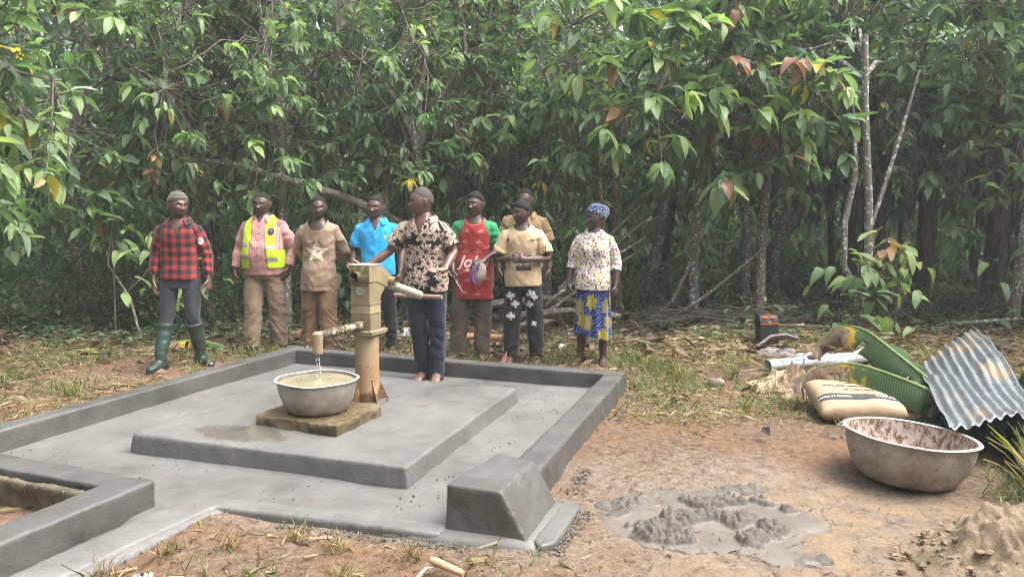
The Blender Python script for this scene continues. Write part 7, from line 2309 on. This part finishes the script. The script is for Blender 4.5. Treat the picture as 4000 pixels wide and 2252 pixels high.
# a second stem or two that lean, seen between the people and on the right
for (p0, p1, p2, r_, lab) in [((1.95, 12.0, -0.1), (2.25, 12.0, 1.0), (2.60, 12.1, 2.4), 0.075, "leaning pale trunk just right of the woman"),
                              ((3.75, 12.4, 0.4), (4.45, 12.2, 1.35), (4.95, 12.0, 2.4), 0.10, "thick pale trunk leaning right behind the forked tree"),
                              ((-1.55, 11.2, -0.1), (-1.60, 11.2, 1.2), (-1.5, 11.2, 2.6), 0.07, "mossy upright trunk left of the blue polo man"),
                              ((1.30, 11.6, -0.1), (1.36, 11.6, 1.2), (1.22, 11.6, 2.8), 0.085, "mossy trunk directly behind the woman"),
                              ((1.62, 12.3, -0.1), (1.60, 12.3, 1.4), (1.52, 12.3, 3.0), 0.07, "thin grey trunk deeper behind the woman"),
                              ((3.60, 11.9, -0.1), (3.62, 11.9, 1.2), (3.58, 11.9, 2.8), 0.075, "pale straight trunk between the two hanging-leaf trees")]:
    root = empty("leaning_trunk", (0, 0, 0)); tag(root, lab, "tree", TG)
    m = MB(); a, b, c = Vector(p0), Vector(p1), Vector(p2)
    m.tube([a, a.lerp(b, 0.5) + Vector((0.03, 0, 0)), b, b.lerp(c, 0.5) + Vector((-0.03, 0, 0)), c, c + (c - b) * 0.5], [r_ * 1.15, r_, r_ * 0.95, r_ * 0.85, r_ * 0.75, r_ * 0.5], 10)
    m.build("trunk", BARK, root)
    rg = np.random.default_rng(int(abs(p0[0]) * 100))
    pos, dr, up, L = [], [], [], []
    for _ in range(40):
        P = np.array(c) + rg.normal(0, 1, 3) * np.array([0.55, 0.5, 0.4]) + np.array([0, 0, 0.6])
        a_, b_, e_, f_ = whorl(P, np.array([0, 0, 0.3]), 7, 0.25, rg); pos += a_; dr += b_; up += e_; L += f_
    L = np.array(L); n = len(L)
    tag(leaf_obj("crown", [leaf_arrays(np.array(pos), np.array(dr), np.array(up), L, L * 0.38, rg.uniform(0.1, 0.5, n), tints(n, DEEP, DW), 4)], LEAF, root), kind="stuff")

# far wood closing the view, and an unseen leaf ring added to shade the clearing
def wood(name, pts_fn, n, size, label, rows=3):
    P = pts_fn(n)
    a = RNG.uniform(0, 2 * PI, n); e = RNG.uniform(-0.1, 1.1, n)
    d = np.stack([np.cos(a) * np.cos(e), np.sin(a) * np.cos(e), -np.sin(e)], 1)
    up = np.stack([0.4 * np.cos(a), 0.4 * np.sin(a), np.ones(n)], 1) + RNG.normal(0, 0.3, (n, 3))
    L = size * RNG.uniform(0.6, 1.3, n)
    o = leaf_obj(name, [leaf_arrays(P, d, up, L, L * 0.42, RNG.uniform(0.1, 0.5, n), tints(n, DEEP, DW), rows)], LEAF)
    tag(o, label, "woodland", kind="stuff")
def far_pts(n):
    x = RNG.uniform(-20, 20, n); y = RNG.uniform(20, 27, n)
    z = RNG.uniform(0.0, 1, n) ** 0.9 * (11.5 + 1.5 * vnoise(np.stack([x * 0.4, y * 0.4, y * 0], 1), 3))
    low = RNG.random(n) < 0.42; z[low] = RNG.uniform(0, 5.0, low.sum())
    return np.stack([x, y, z], 1)
wood("distant_woodland", far_pts, 44000, 0.62, "dense dark woodland closing the view behind the cocoa trees", 2)
def under_pts(n):
    x = RNG.uniform(-13, 13, n); y = RNG.uniform(14.2, 19.5, n)
    z = RNG.random(n) ** 1.1 * 3.9 * (0.8 + 0.35 * vnoise(np.stack([x * 0.7, y * 0.7, y * 0], 1), 8))
    return np.stack([x, y, z], 1)
wood("understorey", under_pts, 15000, 0.32, "shaded leafy understorey filling the grove between the far trunks", 2)
def mid_pts(n):
    x = RNG.uniform(-10, 10, n); y = RNG.uniform(11.6, 14.0, n)
    z = 1.55 + RNG.random(n) * 2.2 + 0.35 * vnoise(np.stack([x * 0.9, y * 0.9, y * 0], 1), 9)
    return np.stack([x, y, z], 1)
wood("inner_foliage", mid_pts, 9000, 0.24, "shaded hanging foliage between the first and second row of trees", 3)
def fringe_pts(n):
    x = RNG.uniform(-8, 8, n); y = RNG.uniform(10.4, 12.6, n)
    z = np.abs(RNG.normal(0, 0.22, n)) * (0.8 + vnoise(np.stack([x * 1.1, y * 1.1, y * 0], 1), 19)) + 0.03
    return np.stack([x, y, z], 1)
wood("edge_weeds", fringe_pts, 7000, 0.12, "low green weeds along the foot of the first trees", 3)
def ring_pts(n):
    a = RNG.uniform(math.radians(140), math.radians(400), n)       # everywhere but the view
    r = RNG.uniform(10, 14.5, n)
    return np.stack([r * np.cos(a) * 1.05, 4.5 + r * np.sin(a), RNG.uniform(0.2, 10.0, n)], 1)
wood("shading_woodland", ring_pts, 9000, 0.95, "unseen woodland added beside and behind the viewer to shade the clearing", 2)  # added out of view to keep low sky light off upright faces

# ------------------------------------------------------------------ bananas at the right, saplings, bushes
DRYBAN = M("dry_banana_leaf", (0.075, 0.055, 0.042), (0.20, 0.155, 0.12), 14, 0.85, bump=0.6, bscale=30, stretch=(3, 3, 0.5))
PSEUDO = M("banana_stem", (0.060, 0.050, 0.036), (0.14, 0.115, 0.075), 9, 0.7, stretch=(4, 4, 0.5))
for bi, (bx, by, bh, lab) in enumerate([(5.35, 11.6, 3.0, "banana plant hung with dead grey leaves right of the forked tree"), (6.35, 11.9, 3.3, "middle banana plant wrapped in dead leaves"), (7.05, 11.3, 2.9, "banana plant with dead leaves nearest the right edge"), (5.75, 12.7, 3.4, "banana plant in the dark behind the others")]):
    root = empty("banana_plant", (bx, by, 0)); tag(root, lab, "banana plant", "banana clump at the right")
    rg = np.random.default_rng(bi + 7)
    m = MB(); m.tube([(0, 0, -0.05), (0.05, 0, bh * 0.4), (0.02, 0, bh * 0.8), (0, 0, bh)], [0.14, 0.12, 0.10, 0.07], 14); m.build("pseudostem", PSEUDO, root)
    for q in range(14):
        a = rg.uniform(0, 6.28); r_ = 0.13 + 0.13 * rg.random(); zt = rg.uniform(1.2, bh); ln = rg.uniform(0.8, 1.5)
        h = Vector((math.cos(a), math.sin(a), 0)); sd_ = Vector((-h.y, h.x, 0)); w_ = rg.uniform(0.04, 0.10)
        m = MB(); vs = []
        for i in range(7):
            kk = i / 6; c_ = h * (r_ + 0.10 * math.sin(kk * 3.0)) + Vector((0, 0, max(0.05, zt - ln * kk)))
            tw_ = rg.normal(0, 0.35)
            ax_ = sd_ * math.cos(tw_) + h * math.sin(tw_)
            for e_ in (-1, -0.3, 0.4, 1): vs.append(c_ + ax_ * (w_ * e_ * (1.1 - 0.5 * kk)) + h * (0.02 * rg.normal()))
        m.add(vs, [(i * 4 + j, i * 4 + j + 1, (i + 1) * 4 + j + 1, (i + 1) * 4 + j) for i in range(6) for j in range(3)])
        m.build("dead_leaf", DRYBAN, root)
    for q in range(6):
        a = rg.uniform(0, 6.28); h = Vector((math.cos(a), math.sin(a), 0))
        V = leaf_arrays(np.array([[0, 0, bh - 0.05]]), np.array([[h.x, h.y, 0.9]]), np.array([[-h.x * 0.5, -h.y * 0.5, 1]]), np.array([1.7]), np.array([0.42]), np.array([0.75]), tints(1, DEEP, DW), 10)
        leaf_obj("green_leaf", [V], LEAF, root)

def sapling(x, y, h, n, size, label, seed, cols=None, spread=0.3, zlo=0.2):
    rg = np.random.default_rng(seed)
    root = empty("cocoa_sapling", (x, y, 0)); tag(root, label, "sapling", "young plants at the forest edge")
    m = MB(); m.tube([(0, 0, -0.05), (0.02, 0, h * 0.5), (0.0, 0.02, h)], [0.012, 0.010, 0.006], 6); m.build("stem", TWIG, root)
    for k in range(n):
        P = np.array([0.01, 0.0, zlo + (h - zlo) * (k + 1) / n]) + rg.normal(0, 1, 3) * np.array([spread * 0.4, spread * 0.3, 0.02])
        a = rg.uniform(0, 6.28); e = rg.uniform(-0.1, 0.7)
        d = (math.cos(a) * math.cos(e), math.sin(a) * math.cos(e) - 0.25, -math.sin(e))
        P2_ = P + np.array(d) * 0.05
        leaf_part(root, P2_, d, (0.25 * math.cos(a), 0.25 * math.sin(a) - 0.3, 1), size * rg.uniform(0.7, 1.25), int(rg.choice(7, p=np.array(cols or [30, 38, 22, 10, 0, 0, 0]) / sum(cols or [30, 38, 22, 10, 0, 0, 0]))))
    return root
sapling(-4.75, 9.1, 1.75, 18, 0.27, "young plant with broad pale leaves left of the plaid shirt man's head", 1, spread=0.45, zlo=1.0)
sapling(-3.95, 8.8, 1.35, 30, 0.24, "low leafy shoot touching the plaid shirt man's shoulder", 2, spread=0.6, zlo=0.5)
sapling(4.22, 9.35, 1.05, 46, 0.27, "leafy green shoots sprouting at the foot of the forked trunk", 3, spread=0.6, zlo=0.15)
sapling(4.70, 9.35, 1.20, 24, 0.27, "shoot with bright drooping leaves right of the forked trunk", 4, [10, 40, 40, 5, 4, 0, 0], 0.4, 0.5)
sapling(4.58, 9.40, 1.40, 8, 0.36, "upright tan young leaves growing against the forked trunk", 5, [0, 0, 2, 0, 0, 10, 60], 0.12, 0.9)
sapling(-2.45, 10.3, 0.95, 16, 0.20, "low green plant between the hi-vis vest and star sweatshirt men", 6, [30, 20, 5, 30, 0, 0, 0], 0.5)
sapling(1.05, 10.1, 1.65, 14, 0.25, "broad dark leaves hanging behind the woman's shoulder", 7, [30, 20, 5, 40, 0, 0, 0], 0.5, 0.9)
sapling(3.1, 9.9, 0.5, 12, 0.14, "small green weed left of the black speaker", 8, spread=0.5, zlo=0.1)
sapling(6.3, 9.6, 1.0, 14, 0.22, "low plant at the right edge under the banana clump", 9, [30, 20, 5, 30, 0, 0, 0], 0.6)
def bush(x, y, rx, ry, h, n, size, label, seed, pal=(DEEP, DW)):
    rg = np.random.default_rng(seed)
    root = empty("bush", (x, y, 0)); tag(root, label, "bush", "low bushes under the trees")
    q = rg.normal(0, 0.5, (n, 3)); q = np.clip(q, -1, 1)
    P = np.stack([q[:, 0] * rx, q[:, 1] * ry, np.abs(q[:, 2]) * h * (1 - 0.35 * q[:, 0] ** 2) + 0.04], 1)
    a = rg.uniform(0, 6.28, n); e = rg.uniform(-0.5, 0.7, n)
    d = np.stack([np.cos(a) * np.cos(e), np.sin(a) * np.cos(e), -np.sin(e)], 1)
    L = size * rg.uniform(0.5, 1.3, n)
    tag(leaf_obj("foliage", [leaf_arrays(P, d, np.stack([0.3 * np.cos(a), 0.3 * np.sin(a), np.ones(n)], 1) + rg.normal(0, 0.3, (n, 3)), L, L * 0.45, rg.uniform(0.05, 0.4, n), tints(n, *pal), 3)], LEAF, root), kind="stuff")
    m = MB()
    for _ in range(26):
        p_ = Vector(P[rg.integers(n)])
        m.tube([(p_.x * 0.25, p_.y * 0.25, -0.02), p_ * 0.55 + Vector((rg.normal(0, 0.05), 0, 0.05)), p_], [0.008, 0.006, 0.003], 4, cap=False)
    tag(m.build("stems", TWIG, root), kind="stuff")
bush(-5.6, 10.0, 1.0, 0.6, 1.25, 3200, 0.09, "dense dark bush under the trees near the left edge", 1)
bush(-4.55, 10.1, 0.8, 0.6, 1.05, 2800, 0.09, "dark small-leaved bush left of the plaid shirt man", 2)
bush(-6.6, 9.3, 0.8, 0.6, 1.0, 1500, 0.10, "low bush at the very left edge", 3)
bush(-3.9, 11.6, 1.0, 0.5, 0.9, 1500, 0.10, "shadowy bush behind the plaid shirt man", 4)
bush(-2.2, 12.2, 1.1, 0.5, 0.8, 1500, 0.12, "shadowy undergrowth clump behind the star sweatshirt man", 5)
bush(0.4, 12.4, 1.2, 0.5, 0.9, 1600, 0.13, "shadowy undergrowth clump behind the men in beige", 6)
bush(2.7, 12.0, 0.9, 0.5, 0.7, 1400, 0.12, "low leafy clump behind the straight spotted trunk", 7)
bush(4.2, 12.2, 0.8, 0.5, 0.8, 1300, 0.12, "low leafy clump left of the forked trunk", 8)
bush(6.7, 10.9, 0.9, 0.5, 0.5, 1100, 0.10, "ground-hugging weeds under the banana clump", 9)

# ------------------------------------------------------------------ cut branches and logs
def stick(pts_, r_, label, name="cut_branch", grp="cut branches lying behind the group", mat=None):
    m = MB(); n = len(pts_)
    m.tube(pts_, [r_ * (1.1 - 0.45 * i / (n - 1)) for i in range(n)], 8)
    o = m.build(name, mat or BARK); tag(o, label, "branch", grp); return o
stick([(-0.35, 9.9, 0.32), (0.4, 9.8, 0.42), (1.15, 9.7, 0.36)], 0.055, "mossy log lying behind the man with clasped hands", "log")
stick([(0.1, 9.6, 0.22), (0.7, 9.5, 0.30), (1.35, 9.45, 0.24)], 0.05, "whitish log lying just below the mossy one", "log")
stick([(-0.2, 9.3, 0.05), (0.15, 9.3, 0.16), (0.5, 9.35, 0.20)], 0.035, "short stub of branch behind the clasped hands man's knees")
for i, (a, b) in enumerate([((0.42, 9.6, 0.35), (1.72, 9.9, 1.42)), ((0.50, 9.5, 0.45), (1.70, 9.8, 1.20)), ((0.40, 9.5, 0.25), (1.55, 9.7, 1.0)), ((0.6, 9.7, 0.55), (1.66, 9.9, 1.62))]):
    a, b = Vector(a), Vector(b)
    stick([a, a.lerp(b, 0.4) + Vector((0.02, 0, 0.05)), b], 0.022, ("second highest", "third highest", "lowest", "highest")[i] + " of the pale cut branches leaning up behind the woman", grp="branches leaning behind the woman")
stick([(1.78, 10.2, 0.02), (2.12, 10.1, 0.35), (2.42, 10.2, 0.95), (2.58, 10.3, 1.4)], 0.03, "white-barked branch leaning against the straight spotted trunk")
stick([(1.95, 10.0, 0.03), (2.6, 10.0, 0.48), (3.25, 10.1, 1.0)], 0.022, "thin dead branch crossing in front of the straight trunk")
stick([(-4.35, 8.9, 0.05), (-4.55, 9.1, 0.5), (-4.85, 9.2, 0.9), (-4.8, 9.2, 1.25)], 0.016, "bare dead shoot sticking up left of the plaid shirt man")
stick([(-4.62, 9.12, 0.55), (-4.4, 9.1, 0.75), (-4.2, 9.1, 1.0)], 0.010, "thin side twig of the bare dead shoot")
stick([(2.2, 9.6, 0.05), (3.0, 9.7, 0.10), (4.1, 9.6, 0.08)], 0.03, "dead branch lying on the litter behind the black speaker")
stick([(5.6, 9.7, 0.10), (6.4, 9.6, 0.18), (7.2, 9.6, 0.14)], 0.03, "fallen stem lying under the banana clump")
stick([(-1.0, 8.55, 0.03), (-0.75, 8.7, 0.08), (-0.6, 8.8, 0.10)], 0.018, "short stick beside the orange pipe")
# brush pile of thin dead twigs
m = MB(); rg = np.random.default_rng(3)
for _ in range(150):
    c_ = np.array([2.7, 9.9, 0.12]) + rg.normal(0, 1, 3) * np.array([0.75, 0.25, 0.10]); c_[2] = abs(c_[2])
    a = rg.uniform(-0.6, 0.6) + (PI if rg.random() < 0.5 else 0); l = rg.uniform(0.3, 0.9)
    d = np.array([math.cos(a), 0.3 * math.sin(a), rg.normal(0.05, 0.18)])
    m.tube([c_ - d * l / 2, c_ + rg.normal(0, 0.03, 3), c_ + d * l / 2], [0.006, 0.005, 0.003], 4, cap=False)
tag(m.build("brushwood", TWIG), "heap of thin dead twigs behind the straight spotted trunk", "brushwood", kind="stuff")
# ------------------------------------------------------------------ grass, straw and fallen leaves
APOLY = np.array([(-3.98, 4.40), (-2.12, 3.66), (-2.99, 1.58), (-2.38, 1.45), (-1.49, 3.78), (-0.34, 3.42), (0.13, 3.33), (0.38, 3.86), (0.25, 4.20), (1.02, 6.53), (-2.27, 7.79), (-3.78, 3.8)])
def inside(x, y, poly):
    r = np.zeros(len(x), bool); j = len(poly) - 1
    for i in range(len(poly)):
        xi, yi = poly[i]; xj, yj = poly[j]
        r ^= ((yi > y) != (yj > y)) & (x < (xj - xi) * (y - yi) / (yj - yi + 1e-12) + xi)
        j = i
    return r
DRAIN = np.array([(-2.09, 3.70), (-2.94, 1.58), (-4.5, 1.5), (-4.5, 4.6), (-3.92, 4.43)])
def blocked(x, y):
    return inside(x, y, APOLY)
def scatter(n, dens, x0=-7.5, x1=7.8, y0=2.4, y1=11.5):
    X_, Y_ = [], []
    tot = 0
    while tot < n:
        y = RNG.uniform(y0, y1, n * 2); x = RNG.uniform(-1, 1, n * 2) * (0.72 * y + 0.5)
        ok = ~blocked(x, y) & (RNG.random(n * 2) < dens(x, y))
        X_.append(x[ok]); Y_.append(y[ok]); tot += ok.sum()
    return np.concatenate(X_)[:n], np.concatenate(Y_)[:n]
def nz(x, y, f, s): return vnoise(np.stack([x * f, y * f, x * 0], 1), s)
def mixing(x, y): return sstep(1.45, 0.75, np.hypot((x - 1.35) / 1.15, (y - 3.75) / 0.85))
def straw_d(x, y):
    d = 0.55 + 0.6 * nz(x, y, 1.8, 31) + 0.3 * nz(x, y, 5, 32)
    d = d * (0.22 + 0.78 * sstep(5.2, 6.2, y)) 
    d = np.where((x > 0.3) & (y < 6), d * sstep(4.6, 5.9, y + 0.25 * nz(x, y, 3, 3)), d)
    return np.clip(d * (1 - mixing(x, y)), 0.0, 1)
STRAW = [(0.36, 0.275, 0.16), (0.27, 0.195, 0.115), (0.19, 0.13, 0.08), (0.26, 0.24, 0.11), (0.12, 0.085, 0.055)]
grass_prof = lambda ys: np.maximum(0.05, 1 - ys) ** 0.6
def strands(name, n, dens, lmin, lmax, w, pal, wts, label, mat, flat=True, zr=0.03, y1=11.5, cat="straw"):
    x, y = scatter(n, dens, y1=y1)
    z = ground_h(x, y) + 0.004 + np.abs(RNG.normal(0, zr, n)) * (0.3 + 0.7 * sstep(7.0, 8.5, y))
    a = RNG.uniform(0, 2 * PI, n)
    el = RNG.normal(0.0, 0.10, n) + 0.06 if flat else RNG.uniform(0.6, 1.45, n)
    d = np.stack([np.cos(a) * np.cos(el), np.sin(a) * np.cos(el), np.sin(el)], 1)
    L = RNG.uniform(lmin, lmax, n) * np.exp(RNG.normal(0, 0.25, n))
    up = np.stack([RNG.normal(0, 0.4, n), RNG.normal(0, 0.4, n), np.ones(n)], 1)
    arr = leaf_arrays(np.stack([x, y, z], 1), d, up, L, w * RNG.uniform(0.6, 1.5, n), RNG.uniform(0.0, 0.35, n) if flat else RNG.uniform(0.1, 0.8, n), tints(n, pal, wts, 0.2), 3, 0.1, 0.1, grass_prof)
    o = leaf_obj(name, [arr], mat); tag(o, label, cat, kind="stuff"); return o
strands("straw_litter", 14000, straw_d, 0.07, 0.26, 0.010, STRAW, [30, 28, 18, 14, 10], "cut dry grass strewn over the clearing", GRASSM)
strands("soil_debris", 6000, lambda x, y: np.clip(0.75 + 0.5 * nz(x, y, 3, 81), 0, 1) * sstep(8.2, 7.2, y), 0.012, 0.05, 0.006, [(0.045, 0.03, 0.02), (0.30, 0.22, 0.13), (0.14, 0.085, 0.05), (0.24, 0.15, 0.09)], [34, 22, 26, 18], "bits of twig, chaff and clods strewn on the bare soil", GRASSM, y1=8.4, cat="debris")
def heapstraw(x, y): return np.clip(np.exp(-((x - 3.0) / 0.75) ** 2 - ((y - 8.75) / 0.45) ** 2) + 0.8 * np.exp(-((x - 2.2) / 0.35) ** 2 - ((y - 8.3) / 0.4) ** 2), 0, 1)
strands("straw_heap", 1800, heapstraw, 0.18, 0.5, 0.014, STRAW, [40, 28, 8, 20, 4], "pale heap of cut reeds round the black speaker", GRASSM, zr=0.05)
def grass_d(x, y):
    a = np.exp(-((y - (8.35 - 0.38 * (x + 0.6) * (x > -2.2))) / 0.55) ** 2) * (x > -3.6) * (x < 1.6)
    b = 0.75 * np.exp(-((x - 2.0) / 1.1) ** 2 - ((y - 6.6) / 0.9) ** 2)
    c = 0.6 * sstep(-3.2, -4.2, x) * sstep(9.3, 8.0, y) * sstep(4.5, 6, y)
    e = 0.15 * np.exp(-((x + 0.9) / 0.7) ** 2 - ((y - 3.1) / 0.18) ** 2)
    f = 0.9 * np.exp(-((x - 2.95) / 0.30) ** 2 - ((y - 3.95) / 0.35) ** 2)
    g = 0.5 * sstep(3.8, 4.6, x) * sstep(9.5, 7.5, y)
    return np.clip((a + b + c + e + f + g) * (0.35 + 0.9 * nz(x, y, 2.6, 41)), 0, 1) * (1 - mixing(x, y))
strands("grass", 11000, grass_d, 0.05, 0.15, 0.006, [(0.10, 0.155, 0.045), (0.15, 0.20, 0.06), (0.20, 0.19, 0.08), (0.29, 0.23, 0.12)], [34, 26, 22, 14], "short green grass behind and beside the apron", GRASSM, flat=False, zr=0.0, y1=10.0, cat="grass")
# tufts standing singly
def tuft(x, y, n, h, label, seed, pal=None, spread=0.5):
    rg = np.random.default_rng(seed)
    a = rg.uniform(0, 6.28, n); el = rg.uniform(1.5 - spread, 1.5, n)
    d = np.stack([np.cos(a) * np.cos(el), np.sin(a) * np.cos(el), np.sin(el)], 1)
    P = np.stack([x + rg.normal(0, 0.03, n), y + rg.normal(0, 0.03, n), np.full(n, 0.0)], 1)
    L = h * rg.uniform(0.5, 1.2, n)
    o = leaf_obj("grass_tuft", [leaf_arrays(P, d, np.stack([-np.cos(a), -np.sin(a), np.ones(n)], 1), L, np.full(n, 0.007), rg.uniform(0.1, 0.45, n), tints(n, pal or [(0.14, 0.19, 0.05), (0.26, 0.25, 0.09), (0.40, 0.31, 0.14)], [40, 30, 24]), 5, 0.1, 0.05, grass_prof)], GRASSM)
    tag(o, label, "grass tuft", "grass tufts", kind="stuff")
tuft(2.86, 4.02, 110, 0.38, "tall wispy grass tuft beside the mixing basin", 1, spread=0.45)
tuft(3.05, 3.85, 60, 0.25, "shorter tuft right of the tall one", 2)
for i, (x_, y_, h_) in enumerate([(-1.02, 3.52, 0.10), (-0.82, 3.40, 0.09), (-1.30, 3.40, 0.08), (-1.56, 3.35, 0.09), (-0.45, 3.30, 0.08), (-1.74, 3.12, 0.10), (-0.12, 3.18, 0.09), (-0.70, 3.08, 0.12)]):
    tuft(x_, y_, 34, h_, "cropped brown grass stub in the soil before the apron", 10 + i, [(0.20, 0.13, 0.06), (0.34, 0.25, 0.11), (0.12, 0.14, 0.04)], 0.9)
for i, (x_, y_, h_) in enumerate([(2.05, 7.0, 0.22), (1.55, 6.9, 0.18), (1.3, 7.3, 0.2), (2.75, 6.2, 0.2), (1.85, 5.9, 0.12), (4.35, 7.3, 0.3), (4.2, 7.6, 0.28), (-3.7, 6.3, 0.2), (-3.0, 7.2, 0.16)]):
    tuft(x_, y_, 45, h_, "green grass tuft in the trampled ground around the apron", 30 + i)
# leaf litter under the trees
def litter_d(x, y):
    d = sstep(7.6, 9.0, y + 0.7 * nz(x, y, 1.2, 51)) * (0.6 + 0.5 * nz(x, y, 2, 52)) + 0.05
    return np.clip(d, 0, 1) * (1 - mixing(x, y)) * sstep(4.8, 6.5, y)
BROWN = [(0.150, 0.095, 0.064), (0.205, 0.132, 0.090), (0.100, 0.066, 0.046), (0.27, 0.195, 0.14), (0.185, 0.088, 0.056), (0.06, 0.045, 0.034)]
def lying(n, x, y, smin, smax, pal, wts, rows, lift):
    a = RNG.uniform(0, 2 * PI, n); el = RNG.normal(0.1, 0.25, n)
    d = np.stack([np.cos(a) * np.cos(el), np.sin(a) * np.cos(el), np.sin(el)], 1)
    up = np.stack([RNG.normal(0, 0.35, n), RNG.normal(0, 0.35, n), np.ones(n)], 1)
    L = RNG.uniform(smin, smax, n)
    z = ground_h(x, y) + 0.012 + np.abs(RNG.normal(0, lift, n))
    return leaf_arrays(np.stack([x, y, z], 1), d, up, L, L * RNG.uniform(0.35, 0.5, n), RNG.uniform(-0.4, 0.5, n), tints(n, pal, wts, 0.25), rows, 0.28, 0.12)
x, y = scatter(15000, litter_d, y1=19)
tag(leaf_obj("leaf_litter", [lying(15000, x, y, 0.07, 0.18, BROWN, [26, 24, 20, 12, 8, 10], 3, 0.03)], DRYLEAF), "brown fallen cocoa leaves covering the forest floor", "leaf litter", kind="stuff")
def weed_d(x, y): return np.clip(sstep(7.9, 9.0, y) * (0.3 + 0.9 * nz(x, y, 1.7, 61)), 0, 1)
x, y = scatter(7500, weed_d, y1=15)
n = len(x); a = RNG.uniform(0, 6.28, n); el = RNG.uniform(0.0, 0.9, n)
L = RNG.uniform(0.05, 0.13, n)
tag(leaf_obj("undergrowth", [leaf_arrays(np.stack([x, y, ground_h(x, y) + RNG.uniform(0.02, 0.18, n)], 1), np.stack([np.cos(a) * np.cos(el), np.sin(a) * np.cos(el), np.sin(el) * 0.5], 1), np.stack([RNG.normal(0, 0.3, n), RNG.normal(0, 0.3, n), np.ones(n)], 1), L, L * 0.5, RNG.uniform(0.1, 0.5, n), tints(n, DEEP, DW), 3)], LEAF), "small green weeds growing through the litter", "weeds", kind="stuff")
# the larger fallen leaves, one by one
shapes = []
for ci, c in enumerate(BROWN[:5]):
    for k in range(3):
        V, F, T, U = leaf_arrays(np.zeros((1, 3)), np.array([[0, 1.0, 0.05]]), np.array([[0.15 * (k - 1), 0, 1.0]]), np.array([1.0]), np.array([0.40 + 0.06 * k]), np.array([(-0.35, 0.25, 0.5)[k]]), np.array([[*c, 1.0]]), 7, 0.35, 0.16)
        me = np_mesh("fallen_leaf", V, F); set_attr(me, "tint", T, 'FLOAT_COLOR'); set_attr(me, "luv", U)
        me.materials.append(DRYLEAF); me.polygons.foreach_set("use_smooth", [True] * len(me.polygons)); shapes.append(me)
x, y = scatter(180, lambda x, y: np.clip(sstep(7.4, 8.6, y + 0.5 * nz(x, y, 1.5, 71)) * sstep(11.3, 9.5, y), 0, 1), y1=11)
hz = ground_h(x, y)
for i in range(len(x)):
    o = bpy.data.objects.new("fallen_leaf", random.choice(shapes)); link(o, ground)
    s_ = random.uniform(0.11, 0.21)
    o.location = (x[i], y[i], hz[i] + random.uniform(0.015, 0.05)); o.scale = (s_, s_, s_)
    o.rotation_euler = (random.gauss(0, 0.16), random.gauss(0, 0.2), random.uniform(0, 6.28))

# ------------------------------------------------------------------ thin haze added to pale the view and lift the darks
m = MB(); m.box((0, 0, 6.1), (900, 900, 14.8))
hz_m = bpy.data.materials.new("added_haze"); hz_m.use_nodes = True
hn = hz_m.node_tree.nodes; hn.clear()
pv = hn.new("ShaderNodeVolumePrincipled"); ho = hn.new("ShaderNodeOutputMaterial")
pv.inputs["Color"].default_value = (0.90, 0.94, 1.0, 1); pv.inputs["Density"].default_value = 0.0028; pv.inputs["Anisotropy"].default_value = 0.2
hz_m.node_tree.links.new(pv.outputs[0], ho.inputs["Volume"])
hz_o = m.build("haze", hz_m, smooth=False)
tag(hz_o, "thin added haze over clearing and grove, lifting the dark tones", "haze", kind="stuff")
